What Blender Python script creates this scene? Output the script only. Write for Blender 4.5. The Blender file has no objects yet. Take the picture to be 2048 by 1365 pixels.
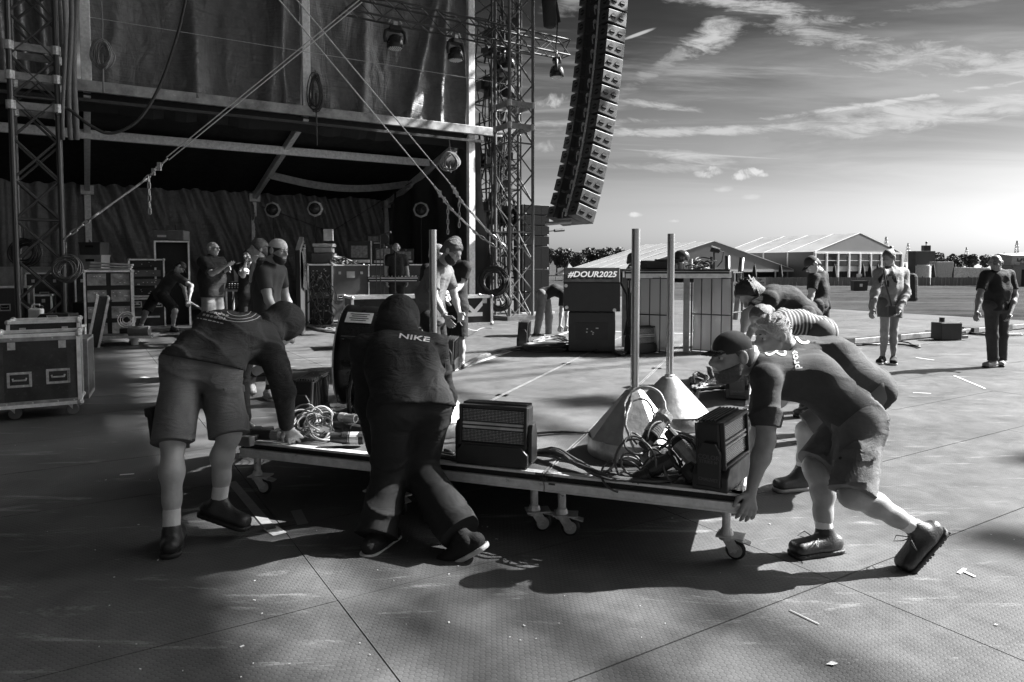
import bpy, bmesh, math, random
import numpy as np
from mathutils import Vector, Matrix, Euler
from mathutils.bvhtree import BVHTree

random.seed(7)
SC = bpy.context.scene
COL = SC.collection

# ------------------------------------------------------------------ camera
CAMZ, PITCH, LENS_PX, CX, HORIZON = 1.45, math.radians(3.0), 1400.0, 1024.0, 530.0
V0 = HORIZON + LENS_PX * math.tan(PITCH)          # row of the principal point in the 2048 px photograph
cam_d = bpy.data.cameras.new('camera')
cam = bpy.data.objects.new('camera', cam_d)
COL.objects.link(cam)
cam.location = (0, 0, CAMZ)
cam.rotation_euler = (math.pi / 2 - PITCH, 0, 0)
cam_d.sensor_width = 36.0
cam_d.lens = LENS_PX / 2048.0 * 36.0
cam_d.shift_y = -(682.5 - V0) / 2048.0
cam_d.clip_start = 0.05
cam_d.clip_end = 5000
SC.camera = cam

# ------------------------------------------------------------------ sun, sky, exposure
SUN = Vector((1.2, 0.4, 1.0)).normalized()
sun_d = bpy.data.lights.new('sun', 'SUN')
sun_d.energy = 5.0
sun_d.angle = math.radians(0.6)
sun_d.color = (1, 1, 1)
sun = bpy.data.objects.new('sun', sun_d)
COL.objects.link(sun)
sun.location = (40, 15, 40)
sun.rotation_euler = (-SUN).to_track_quat('-Z', 'Y').to_euler()

SKY_STRENGTH = 0.15
world = bpy.data.worlds.new('World')
SC.world = world
world.use_nodes = True
def build_sky():
    nt = world.node_tree
    nt.nodes.clear()
    N, L = nt.nodes.new, nt.links.new
    out = N('ShaderNodeOutputWorld'); bg = N('ShaderNodeBackground')
    sky = N('ShaderNodeTexSky'); sky.sky_type = 'NISHITA'; sky.sun_disc = False
    sky.sun_elevation = math.asin(SUN.z)
    sky.sun_rotation = math.atan2(SUN.x, SUN.y)
    sky.altitude = 0; sky.air_density = 1.0; sky.dust_density = 1.6; sky.ozone_density = 1.0
    sep = N('ShaderNodeSeparateColor'); L(sky.outputs[0], sep.inputs[0])
    def m(op, a, b=None, c=None, clamp=False):
        n = N('ShaderNodeMath'); n.operation = op; n.use_clamp = clamp
        for i, x in enumerate((a, b, c)):
            if x is None: continue
            if isinstance(x, (int, float)): n.inputs[i].default_value = x
            else: L(x, n.inputs[i])
        return n.outputs[0]
    # a red filter on black and white film: mostly the red channel
    lum = m('ADD', m('MULTIPLY', sep.outputs[0], 0.85), m('MULTIPLY', sep.outputs[1], 0.15))
    lum = m('MULTIPLY', m('POWER', lum, 1.25), 0.62)
    tc = N('ShaderNodeTexCoord'); sx = N('ShaderNodeSeparateXYZ'); L(tc.outputs['Generated'], sx.inputs[0])
    X, Y, Z = sx.outputs
    zz = m('MAXIMUM', Z, 0.0)
    den = m('ADD', zz, 0.10)
    # flat cloud layer overhead
    comb = N('ShaderNodeCombineXYZ'); L(m('DIVIDE', X, den), comb.inputs[0]); L(m('DIVIDE', Y, den), comb.inputs[1])
    def noise(vec, scale, detail, rough, dist, loc=(0, 0, 0), rot=0, sc=(1, 1, 1)):
        mp = N('ShaderNodeMapping'); L(vec, mp.inputs[0])
        mp.inputs['Location'].default_value = loc; mp.inputs['Rotation'].default_value = (0, 0, rot); mp.inputs['Scale'].default_value = sc
        n = N('ShaderNodeTexNoise'); n.inputs['Scale'].default_value = scale; n.inputs['Detail'].default_value = detail
        n.inputs['Roughness'].default_value = rough; n.inputs['Distortion'].default_value = dist
        L(mp.outputs[0], n.inputs['Vector']); return n.outputs[0]
    def ramp(x, a, b):
        n = N('ShaderNodeMapRange'); n.interpolation_type = 'SMOOTHSTEP'
        n.inputs[1].default_value = a; n.inputs[2].default_value = b
        L(x, n.inputs[0]); return n.outputs[0]
    def ramp2(x, a, b, lo, hi):
        n = N('ShaderNodeMapRange'); n.interpolation_type = 'SMOOTHSTEP'
        n.inputs[1].default_value = a; n.inputs[2].default_value = b; n.inputs[3].default_value = lo; n.inputs[4].default_value = hi
        L(x, n.inputs[0]); return n.outputs[0]
    c1 = ramp(noise(comb.outputs[0], 0.55, 7, 0.58, 0.5, (3.1, 1.4, 0), 0.35, (0.55, 1.7, 1)), 0.50, 0.72)
    c2 = ramp(noise(comb.outputs[0], 1.5, 8, 0.66, 0.9, (0.4, 5.2, 0), -0.25, (0.30, 1.7, 1)), 0.50, 0.78)
    c3 = ramp(noise(comb.outputs[0], 0.8, 6, 0.6, 0.6, (9.4, 2.2, 0), 0.15, (0.5, 1.4, 1)), 0.40, 0.66)   # thin dark/light veil
    cir = m('MINIMUM', m('ADD', m('MULTIPLY', c1, 0.65), m('MULTIPLY', c2, 0.80)), 1.0)
    # cumulus and vapour trails, each at its own bearing (degrees) and height (degrees)
    az = m('MULTIPLY', m('ARCTAN2', X, Y), 57.2958)
    el = m('MULTIPLY', m('ARCSINE', Z), 57.2958)
    wob = noise(tc.outputs['Generated'], 52, 8, 0.66, 0.5)
    wob2 = noise(tc.outputs['Generated'], 9, 6, 0.6, 0.6, (4, 2, 7))
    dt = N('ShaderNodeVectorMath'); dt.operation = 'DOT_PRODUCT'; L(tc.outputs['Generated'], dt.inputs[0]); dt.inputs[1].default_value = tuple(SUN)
    near_sun = ramp2(m('ABSOLUTE', dt.outputs['Value']), 0.81, 0.96, 0.0, 1.0)       # unfiltered along the sun's axis: off-frame glow added as soft fill light
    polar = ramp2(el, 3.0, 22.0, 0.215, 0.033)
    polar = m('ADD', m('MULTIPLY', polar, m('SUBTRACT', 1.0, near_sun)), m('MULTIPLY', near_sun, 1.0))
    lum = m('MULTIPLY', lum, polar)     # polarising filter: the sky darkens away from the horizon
    cs = N('ShaderNodeCombineXYZ'); L(m('ADD', m('MULTIPLY', az, 0.11), m('MULTIPLY', el, 0.10)), cs.inputs[0]); L(m('ADD', m('MULTIPLY', el, 0.42), m('MULTIPLY', az, 0.03)), cs.inputs[1])
    wisp = noise(cs.outputs[0], 2.6, 9, 0.68, 1.1); wisp2 = noise(cs.outputs[0], 0.9, 5, 0.6, 1.4, (3, 8, 1))
    tot = None
    def add(x):
        nonlocal tot
        tot = x if tot is None else m('MAXIMUM', tot, x)
    def pix(u, v):
        d = Vector(((u - CX) / LENS_PX, 1.0, (HORIZON - v) / LENS_PX))
        return math.degrees(math.atan2(d.x, d.y)), math.degrees(math.asin(d.z / d.length))
    def puff(u, v, wu, wv, amp, hard, tilt=0.0):
        a0, e0 = pix(u, v); k = 57.2958 / LENS_PX
        da = m('SUBTRACT', az, a0); de = m('SUBTRACT', el, e0)
        if tilt: de = m('SUBTRACT', de, m('MULTIPLY', da, tilt))
        q = m('ADD', m('POWER', m('DIVIDE', da, wu * k), 2), m('POWER', m('DIVIDE', de, wv * k), 2))
        g = m('SUBTRACT', 1.0, q)
        if wu > 60 and wv > 3:
            g = m('ADD', g, m('MULTIPLY', m('SUBTRACT', wisp, 0.52), 4.6)); g = m('ADD', g, m('MULTIPLY', m('SUBTRACT', wisp2, 0.5), 2.6))
            g = m('ADD', g, m('MULTIPLY', m('SUBTRACT', wob, 0.5), 0.8)); add(m('MULTIPLY', ramp(g, -0.35, 1.6), amp))
        else:
            g = m('ADD', g, m('MULTIPLY', m('SUBTRACT', wob, 0.5), hard[0])); g = m('ADD', g, m('MULTIPLY', m('SUBTRACT', wob2, 0.5), hard[1]))
            add(m('MULTIPLY', ramp(g, 0.0, hard[2]), amp))
    puff(1412, 86, 62, 30, 0.95, (2.4, 1.6, 1.5), 0.25)
    puff(1330, 132, 130, 18, 0.45, (1.6, 1.4, 1.6), 0.55)
    puff(1108, 208, 36, 15, 0.85, (4.6, .8, 1.8), 0.1)
    puff(1092, 296, 34, 12, 0.5, (5, 1.0, 2))
    puff(1404, 350, 20, 8, 0.8, (4.2, .6, 1.5), -.1)
    puff(1426, 343, 22, 9, 0.85, (4.4, .6, 1.4), -.1)
    puff(1482, 355, 24, 8, 0.95, (4.4, .6, 1.3))
    puff(1500, 348, 24, 9, 0.95, (4.6, .6, 1.3), -.1)
    puff(1520, 352, 12, 5, 0.8, (4.0, .6, 1.3))
    puff(1445, 380, 20, 7, 0.4, (2.0, .5, 1.2))
    puff(1268, 431, 17, 6, 0.85, (3.6, .3, 1.2))
    puff(1346, 443, 14, 4, 0.5, (3.4, .3, 1.3))
    puff(1500, 395, 20, 6, 0.35, (2.0, .5, 1.2))
    puff(1400, -14, 170, 26, 0.9, (1.3, 1.5, 1.5), -0.10)
    puff(1560, 38, 170, 20, 0.9, (1.3, 1.5, 1.6), -0.30)
    puff(1730, 94, 180, 24, 0.8, (1.5, 1.7, 1.7), -0.30)
    puff(1930, 140, 230, 26, 0.75, (1.5, 1.8, 1.7), -0.17)
    puff(1830, 122, 60, 22, 0.5, (2.2, 1.5, 1.5))
    puff(1880, 226, 240, 26, 0.75, (1.4, 2.4, 1.8), 0.05)
    puff(1740, 224, 110, 15, 0.5, (1.6, 2.0, 1.6))
    puff(1850, 197, 250, 6, 0.95, (0.8, 0.5, 1.0), 0.055)
    puff(1330, 268, 330, 9, 0.7, (1.2, 1.4, 1.6), -0.02)
    puff(1310, 215, 100, 8, 0.7, (1.6, 1.2, 1.3), -0.16)
    puff(1380, 317, 80, 12, 0.65, (1.8, 1.4, 1.5), -0.14)
    puff(1330, 338, 130, 9, 0.45, (1.6, 1.4, 1.5), -0.06)
    puff(1400, 312, 190, 2.5, 0.5, (0.6, 0.5, 1.2), -0.10)
    puff(1180, 250, 130, 8, 0.5, (1.4, 1.6, 1.5))
    puff(1272, 78, 36, 4, 0.85, (0.6, 0.3, 0.9), 0.27)
    puff(1150, 10, 70, 26, 0.5, (1.6, 1.6, 1.6), 0.35)
    puff(1960, 8, 160, 9, 0.3, (1.6, 1.8, 1.7), -0.04)
    fade = ramp(el, 3.0, 12.0)
    cloud = m('MAXIMUM', m('MULTIPLY', m('MULTIPLY', cir, 0.55), fade), tot)
    lum = m('MULTIPLY', lum, m('SUBTRACT', 1.0, m('MULTIPLY', m('MULTIPLY', c3, fade), 0.38)))
    bright = m('ADD', m('MULTIPLY', lum, 0.5), 1.0)
    mx = N('ShaderNodeMix'); mx.data_type = 'FLOAT'
    L(cloud, mx.inputs[0]); L(lum, mx.inputs[2]); L(m('MAXIMUM', bright, lum), mx.inputs[3])
    cc = N('ShaderNodeCombineColor')
    for i in range(3): L(mx.outputs[0], cc.inputs[i])
    L(cc.outputs[0], bg.inputs[0]); bg.inputs[1].default_value = SKY_STRENGTH
    L(bg.outputs[0], out.inputs[0])
build_sky()
VS = SC.view_settings
SC.display_settings.display_device = 'sRGB'
VS.view_transform = 'Standard'
VS.look = 'None'
VS.exposure = 2.0
VS.gamma = 1.0
VS.use_curve_mapping = False

# ------------------------------------------------------------------ places: a point of the photograph put at a distance or on a level
def ray(u, v):
    a, b = (u - CX) / LENS_PX, (V0 - v) / LENS_PX
    s, c = math.sin(PITCH), math.cos(PITCH)
    return Vector((a, b * s + c, b * c - s))
def P(u, v, D):
    d = ray(u, v)
    return Vector((0, 0, CAMZ)) + d * (D / d.y)
def G(u, v, z=0.0):
    d = ray(u, v)
    return Vector((0, 0, CAMZ)) + d * ((z - CAMZ) / d.z)
def px(D, n):                 # metres of n photo pixels at distance D
    return n * D / LENS_PX
# the stage is laid out on one grid: E1 along the front edge, N2 towards the audience
E1 = Vector((0.523, -0.852, 0)).normalized()
N2 = Vector((0.852, 0.523, 0)).normalized()
GRID_ANGLE = math.atan2(N2.y, N2.x)
def S(e, n, z=0.0):
    return E1 * e + N2 * n + Vector((0, 0, z))
# the rolling riser
RZ = 0.35
RX = Vector((0.9395, -0.3425, 0)); RY = Vector((0.3425, 0.9395, 0)); RO = Vector((-1.71, 4.33, 0))
RANG = math.atan2(RX.y, RX.x)
def R(a, b, z=RZ):
    return RO + RX * a + RY * b + Vector((0, 0, z))

# ------------------------------------------------------------------ materials
MATS = {}
def mat(name, v, rough=0.6, metal=0.0, var=0.25, scale=6.0, bump=0.0, bscale=60.0, spec=0.5, stretch=(1, 1, 1), detail=5, trans=0.0, sub=0.0, dirt=0.0, wrinkle=0.0, wscale=16.0):
    if name in MATS: return MATS[name]
    m = bpy.data.materials.new(name); m.use_nodes = True
    nt = m.node_tree; N, L = nt.nodes.new, nt.links.new
    b = nt.nodes['Principled BSDF']
    b.inputs['Roughness'].default_value = rough; b.inputs['Metallic'].default_value = metal
    b.inputs['Specular IOR Level'].default_value = spec
    b.inputs['Base Color'].default_value = (v, v, v, 1)
    if trans: b.inputs['Transmission Weight'].default_value = trans
    tc = N('ShaderNodeTexCoord'); mp = N('ShaderNodeMapping'); L(tc.outputs['Object'], mp.inputs[0]); mp.inputs['Scale'].default_value = stretch
    if var:
        n = N('ShaderNodeTexNoise'); n.inputs['Scale'].default_value = scale; n.inputs['Detail'].default_value = detail; n.inputs['Roughness'].default_value = 0.65
        L(mp.outputs[0], n.inputs['Vector'])
        r = N('ShaderNodeMapRange'); r.inputs[1].default_value = 0.3; r.inputs[2].default_value = 0.7
        r.inputs[3].default_value = v * (1 - var); r.inputs[4].default_value = v * (1 + var)
        L(n.outputs[0], r.inputs[0])
        c = N('ShaderNodeCombineColor')
        src = r.outputs[0]
        if dirt:
            n3 = N('ShaderNodeTexNoise'); n3.inputs['Scale'].default_value = scale * 5.3; n3.inputs['Detail'].default_value = 8; n3.inputs['Roughness'].default_value = 0.75
            L(mp.outputs[0], n3.inputs['Vector'])
            r3 = N('ShaderNodeMapRange'); r3.inputs[1].default_value = 0.56; r3.inputs[2].default_value = 0.72; r3.inputs[4].default_value = dirt
            L(n3.outputs[0], r3.inputs[0])
            ad = N('ShaderNodeMath'); ad.operation = 'ADD'; L(src, ad.inputs[0]); L(r3.outputs[0], ad.inputs[1]); src = ad.outputs[0]
        for i in range(3): L(src, c.inputs[i])
        L(c.outputs[0], b.inputs['Base Color'])
        rr = N('ShaderNodeMapRange'); rr.inputs[1].default_value = 0.3; rr.inputs[2].default_value = 0.7
        rr.inputs[3].default_value = max(0.03, rough - 0.12); rr.inputs[4].default_value = min(1, rough + 0.12)
        L(n.outputs[0], rr.inputs[0]); L(rr.outputs[0], b.inputs['Roughness'])
    if bump:
        n2 = N('ShaderNodeTexNoise'); n2.inputs['Scale'].default_value = bscale; n2.inputs['Detail'].default_value = 4
        L(mp.outputs[0], n2.inputs['Vector'])
        bp = N('ShaderNodeBump'); bp.inputs['Strength'].default_value = bump; bp.inputs['Distance'].default_value = 0.01
        L(n2.outputs[0], bp.inputs['Height']); L(bp.outputs[0], b.inputs['Normal'])
    if wrinkle:
        n4 = N('ShaderNodeTexNoise'); n4.inputs['Scale'].default_value = wscale; n4.inputs['Detail'].default_value = 3; n4.inputs['Roughness'].default_value = 0.5; n4.inputs['Distortion'].default_value = 0.7
        mp4 = N('ShaderNodeMapping'); mp4.inputs['Scale'].default_value = (0.7, 0.7, 1.5); L(tc.outputs['Object'], mp4.inputs[0]); L(mp4.outputs[0], n4.inputs['Vector'])
        b4 = N('ShaderNodeBump'); b4.inputs['Strength'].default_value = wrinkle; b4.inputs['Distance'].default_value = 0.05
        L(n4.outputs[0], b4.inputs['Height'])
        if bump: L(b4.outputs[0], bp.inputs['Normal'])
        else: L(b4.outputs[0], b.inputs['Normal'])
    MATS[name] = m
    return m
ALU = lambda: mat('aluminium', 0.80, 0.40, 0.2, 0.22, 14, 0.15, 90)
STEEL = lambda: mat('galvanised steel', 0.55, 0.42, 0.5, 0.3, 30, 0.2, 120)
SATIN = lambda: mat('brushed steel tube', 0.55, 0.30, 0.95, 0.15, 8, 0.05, 60, stretch=(1, 1, .05))
BLACK = lambda: mat('black paint', 0.022, 0.45, 0, 0.3, 9, 0.1, 150)
RUBBER = lambda: mat('black rubber', 0.02, 0.65, 0, 0.3, 20, 0.1, 200)
LAM = lambda: mat('black phenolic laminate', 0.03, 0.38, 0, 0.5, 5, 0.12, 220, dirt=0.05)
GREYLAM = lambda: mat('grey laminate', 0.11, 0.45, 0, 0.25, 4, 0.1, 180, dirt=0.04)
WHITE = lambda: mat('white print', 0.75, 0.6, 0, 0.08, 30)
DARKM = lambda: mat('dark truss steel', 0.06, 0.42, 0.6, 0.3, 10, 0.1, 90)
GREYM = lambda: mat('weathered grey steel', 0.28, 0.45, 0.35, 0.35, 9, 0.15, 90)
CABLE = lambda: mat('cable rubber', 0.035, 0.45, 0, 0.2, 20)
PLAST = lambda: mat('black plastic housing', 0.026, 0.42, 0, 0.25, 12, 0.08, 240)

# ------------------------------------------------------------------ objects
ORIG = {}
def tag(o, label=None, cat=None, group=None, kind=None):
    if label: o['label'] = label
    if cat: o['category'] = cat
    if group: o['group'] = group
    if kind: o['kind'] = kind
    return o
def thing(name, label, cat, loc=(0, 0, 0), rotz=0.0, group=None):
    o = bpy.data.objects.new(name, None); COL.objects.link(o)
    o.empty_display_size = 0.1
    o.location = loc; o.rotation_euler = (0, 0, rotz)
    ORIG[o] = Vector(loc)
    return tag(o, label, cat, group)
def origin_of(o):
    while o is not None and o not in ORIG: o = o.parent
    return ORIG[o] if o is not None else Vector((0, 0, 0))
def link(name, me, parent=None, loc=None, kind=None, label=None):
    o = bpy.data.objects.new(name, me); COL.objects.link(o)
    if parent is not None: o.parent = parent
    if loc is not None: o.location = loc
    if kind: o['kind'] = kind
    if label: o['label'] = label
    return o
def basis(d):
    d = Vector(d).normalized()
    h = Vector((0, 0, 1)) if abs(d.z) < 0.95 else Vector((1, 0, 0))
    x = h.cross(d).normalized(); y = d.cross(x)
    return x, y, d

class MB:
    def __init__(s): s.v = []; s.f = []
    def add(s, vs, fs):
        n = len(s.v); s.v += [tuple(p) for p in vs]; s.f += [tuple(i + n for i in f) for f in fs]; return s
    def box(s, c, size, rot=None, taper=None):
        x, y, z = size[0] / 2, size[1] / 2, size[2] / 2
        tx, ty = taper if taper else (1, 1)
        vs = [Vector((-x, -y, -z)), Vector((x, -y, -z)), Vector((x, y, -z)), Vector((-x, y, -z)),
              Vector((-x * tx, -y * ty, z)), Vector((x * tx, -y * ty, z)), Vector((x * tx, y * ty, z)), Vector((-x * tx, y * ty, z))]
        if rot is not None:
            rm = rot if isinstance(rot, Matrix) else Euler(rot).to_matrix()
            vs = [rm @ p for p in vs]
        c = Vector(c)
        return s.add([p + c for p in vs], [(0, 3, 2, 1), (4, 5, 6, 7), (0, 1, 5, 4), (1, 2, 6, 5), (2, 3, 7, 6), (3, 0, 4, 7)])
    def beam(s, a, b, w, h, up=(0, 0, 1)):
        a, b = Vector(a), Vector(b); d = (b - a).normalized(); up = Vector(up)
        x = d.cross(up).normalized(); y = x.cross(d)
        vs = []
        for p in (a, b):
            for sx, sy in ((-1, -1), (1, -1), (1, 1), (-1, 1)): vs.append(p + x * sx * w / 2 + y * sy * h / 2)
        return s.add(vs, [(3, 2, 1, 0), (4, 5, 6, 7), (0, 1, 5, 4), (1, 2, 6, 5), (2, 3, 7, 6), (3, 0, 4, 7)])
    def cyl(s, a, b, r, r2=None, n=12, cap=True):
        a, b = Vector(a), Vector(b); r2 = r if r2 is None else r2
        x, y, d = basis(b - a); vs = []
        for p, q in ((a, r), (b, r2)):
            for i in range(n):
                t = 2 * math.pi * i / n; vs.append(p + x * math.cos(t) * q + y * math.sin(t) * q)
        fs = [(i, (i + 1) % n, n + (i + 1) % n, n + i) for i in range(n)]
        if cap: fs += [tuple(range(n - 1, -1, -1)), tuple(range(n, 2 * n))]
        return s.add(vs, fs)
    def tube(s, pts, r, n=7, closed=False):
        pts = [Vector(p) for p in pts]; m = len(pts); vs = []; prev = None
        for i, p in enumerate(pts):
            a = pts[(i - 1) % m] if (closed or i > 0) else p
            b = pts[(i + 1) % m] if (closed or i < m - 1) else p
            d = (b - a)
            if d.length < 1e-9: d = Vector((0, 0, 1))
            d.normalize()
            if prev is None: x, y, _ = basis(d)
            else:
                x = prev - d * prev.dot(d)
                if x.length < 1e-6: x, y, _ = basis(d)
                x.normalize(); y = d.cross(x)
            prev = x
            for k in range(n):
                t = 2 * math.pi * k / n; vs.append(p + x * math.cos(t) * r + y * math.sin(t) * r)
        fs = []
        for i in range(m if closed else m - 1):
            j = (i + 1) % m
            for k in range(n):
                fs.append((i * n + k, i * n + (k + 1) % n, j * n + (k + 1) % n, j * n + k))
        if not closed: fs += [tuple(range(n - 1, -1, -1)), tuple((m - 1) * n + k for k in range(n))]
        return s.add(vs, fs)
    def lathe(s, c, prof, n=24, axis=(0, 0, 1)):
        x, y, d = basis(axis); c = Vector(c); vs = []
        for r, z in prof:
            for i in range(n):
                t = 2 * math.pi * i / n; vs.append(c + x * math.cos(t) * r + y * math.sin(t) * r + d * z)
        fs = [(j * n + i, j * n + (i + 1) % n, (j + 1) * n + (i + 1) % n, (j + 1) * n + i) for j in range(len(prof) - 1) for i in range(n)]
        return s.add(vs, fs)
    def ball(s, c, r, n=10, m=6, sc=(1, 1, 1)):
        c = Vector(c); vs = [c + Vector((0, 0, -r * sc[2]))]
        for j in range(1, m):
            ph = -math.pi / 2 + math.pi * j / m
            for i in range(n):
                t = 2 * math.pi * i / n
                vs.append(c + Vector((math.cos(t) * math.cos(ph) * r * sc[0], math.sin(t) * math.cos(ph) * r * sc[1], math.sin(ph) * r * sc[2])))
        vs.append(c + Vector((0, 0, r * sc[2]))); T = len(vs) - 1
        fs = [(0, 1 + (i + 1) % n, 1 + i) for i in range(n)]
        for j in range(m - 2):
            for i in range(n):
                fs.append((1 + j * n + i, 1 + j * n + (i + 1) % n, 1 + (j + 1) * n + (i + 1) % n, 1 + (j + 1) * n + i))
        fs += [(1 + (m - 2) * n + i, 1 + (m - 2) * n + (i + 1) % n, T) for i in range(n)]
        return s.add(vs, fs)
    def prism(s, poly, a, b):      # poly: 2D points in the xz plane, extruded from y=a to y=b
        n = len(poly)
        vs = [(p[0], a, p[1]) for p in poly] + [(p[0], b, p[1]) for p in poly]
        return s.add(vs, [tuple(range(n)), tuple(range(2 * n - 1, n - 1, -1))] + [(i, n + i, n + (i + 1) % n, (i + 1) % n) for i in range(n)])
    def torus(s, c, axis, R_, r, n=16, k=6, arc=1.0):
        x, y, d = basis(axis); c = Vector(c)
        pts = [c + x * math.cos(2 * math.pi * arc * i / n) * R_ + y * math.sin(2 * math.pi * arc * i / n) * R_ for i in range(n if arc == 1 else n + 1)]
        return s.tube(pts, r, k, closed=(arc == 1))
    def quad(s, a, b, c, d): return s.add([a, b, c, d], [(0, 1, 2, 3)])
    def moved(s, M):
        s.v = [tuple(M @ Vector(p)) for p in s.v]; return s
    def mesh(s, name, m=None, smooth=False, off=None):
        me = bpy.data.meshes.new(name)
        vs = s.v if off is None else [(p[0] - off.x, p[1] - off.y, p[2] - off.z) for p in s.v]
        me.from_pydata(vs, [], s.f)
        if m: me.materials.append(m)
        if smooth: me.polygons.foreach_set('use_smooth', [True] * len(me.polygons))
        me.update()
        return me
    def build(s, name, m, parent=None, smooth=False, bevel=0.0, world=False, kind=None, label=None):
        me = s.mesh(name, m, smooth, origin_of(parent) if (world and parent is not None) else None)
        o = link(name, me, parent, kind=kind, label=label)
        if bevel:
            b = o.modifiers.new('bevel', 'BEVEL'); b.width = bevel; b.segments = 2; b.limit_method = 'ANGLE'; b.angle_limit = math.radians(40)
        return o
def solo(mb, name, m, label, cat, group=None, smooth=False, bevel=0, base=None):   # a thing that is one mesh, given in world coordinates
    vs = np.array(mb.v); o0 = Vector(base) if base is not None else Vector((vs[:, 0].mean(), vs[:, 1].mean(), vs[:, 2].min()))
    me = mb.mesh(name, m, smooth, o0)
    o = link(name, me); o.location = o0; ORIG[o] = o0
    if bevel:
        b = o.modifiers.new('bevel', 'BEVEL'); b.width = bevel; b.segments = 2; b.limit_method = 'ANGLE'
    return tag(o, label, cat, group)
_unit = {}
def bar(name, a, b, r, m, parent, n=8):         # one round bar, sharing mesh data with all alike
    k = (m.name, n)
    if k not in _unit: _unit[k] = MB().cyl((0, 0, 0), (0, 0, 1), 1, n=n).mesh('bar', m, smooth=False)
    a, b = Vector(a), Vector(b)
    o = link(name, _unit[k], parent)
    x, y, d = basis(b - a)
    o.location = a - origin_of(parent)
    o.rotation_euler = Matrix((x, y, d)).transposed().to_euler()
    o.scale = (r, r, (b - a).length)
    return o
def copy_tree(o, parent=None, loc=None, rotz=None, label=None, group=None):
    c = o.copy(); COL.objects.link(c)
    if parent is not None: c.parent = parent
    else:
        if loc is not None: c.location = loc
        if rotz is not None: c.rotation_euler = (0, 0, rotz)
        if label: c['label'] = label
        if group: c['group'] = group
        ORIG[c] = Vector(c.location)
    for ch in list(o.children): copy_tree(ch, c)
    return c
def text_geo(s, size=1.0, shear=0.0, bold=0.0):
    cu = bpy.data.curves.new('t', 'FONT'); cu.body = s; cu.size = size; cu.align_x = 'CENTER'; cu.align_y = 'CENTER'; cu.shear = shear; cu.offset = bold
    cu.resolution_u = 3
    o = bpy.data.objects.new('t', cu); COL.objects.link(o)
    dg = bpy.context.evaluated_depsgraph_get()
    me = o.evaluated_get(dg).to_mesh()
    vs = [tuple(v.co) for v in me.vertices]; fs = [tuple(p.vertices) for p in me.polygons]
    o.evaluated_get(dg).to_mesh_clear()
    bpy.data.objects.remove(o); bpy.data.curves.remove(cu)
    return vs, fs
def text_plate(name, s, size, m, parent, o, x, y, shear=0.0, bold=0.0, sx=1.0):   # flat lettering: o centre, x reading direction, y up (local to the thing)
    vs, fs = text_geo(s, size, shear, bold); o, x, y = Vector(o), Vector(x).normalized(), Vector(y).normalized()
    mb = MB().add([o + x * p[0] * sx + y * p[1] for p in vs], fs)
    return mb.build(name, m, parent)

# smooth random fields
def vnoise(x, y, seed=0):
    rs = np.random.RandomState(seed); T = rs.rand(256, 256)
    xi, yi = np.floor(x).astype(int), np.floor(y).astype(int); fx, fy = x - xi, y - yi
    fx = fx * fx * (3 - 2 * fx); fy = fy * fy * (3 - 2 * fy)
    g = lambda a, b: T[a % 256, b % 256]
    return (g(xi, yi) * (1 - fx) + g(xi + 1, yi) * fx) * (1 - fy) + (g(xi, yi + 1) * (1 - fx) + g(xi + 1, yi + 1) * fx) * fy - 0.5
def sheet(p00, p10, p11, p01, nu, nv, disp):     # cloth between four corners; disp(s, t) metres along the normal
    p00, p10, p11, p01 = map(Vector, (p00, p10, p11, p01))
    n = (p10 - p00).cross(p01 - p00).normalized()
    s, t = np.meshgrid(np.linspace(0, 1, nu + 1), np.linspace(0, 1, nv + 1), indexing='ij')
    d = disp(s, t)
    A = lambda p: np.array(p)[None, None, :]
    q = A(p00) * ((1 - s) * (1 - t))[..., None] + A(p10) * (s * (1 - t))[..., None] + A(p11) * (s * t)[..., None] + A(p01) * ((1 - s) * t)[..., None] + A(n) * d[..., None]
    mb = MB(); mb.v = [tuple(p) for p in q.reshape(-1, 3)]
    W = nv + 1
    mb.f = [(i * W + j, (i + 1) * W + j, (i + 1) * W + j + 1, i * W + j + 1) for i in range(nu) for j in range(nv)]
    return mb
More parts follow.
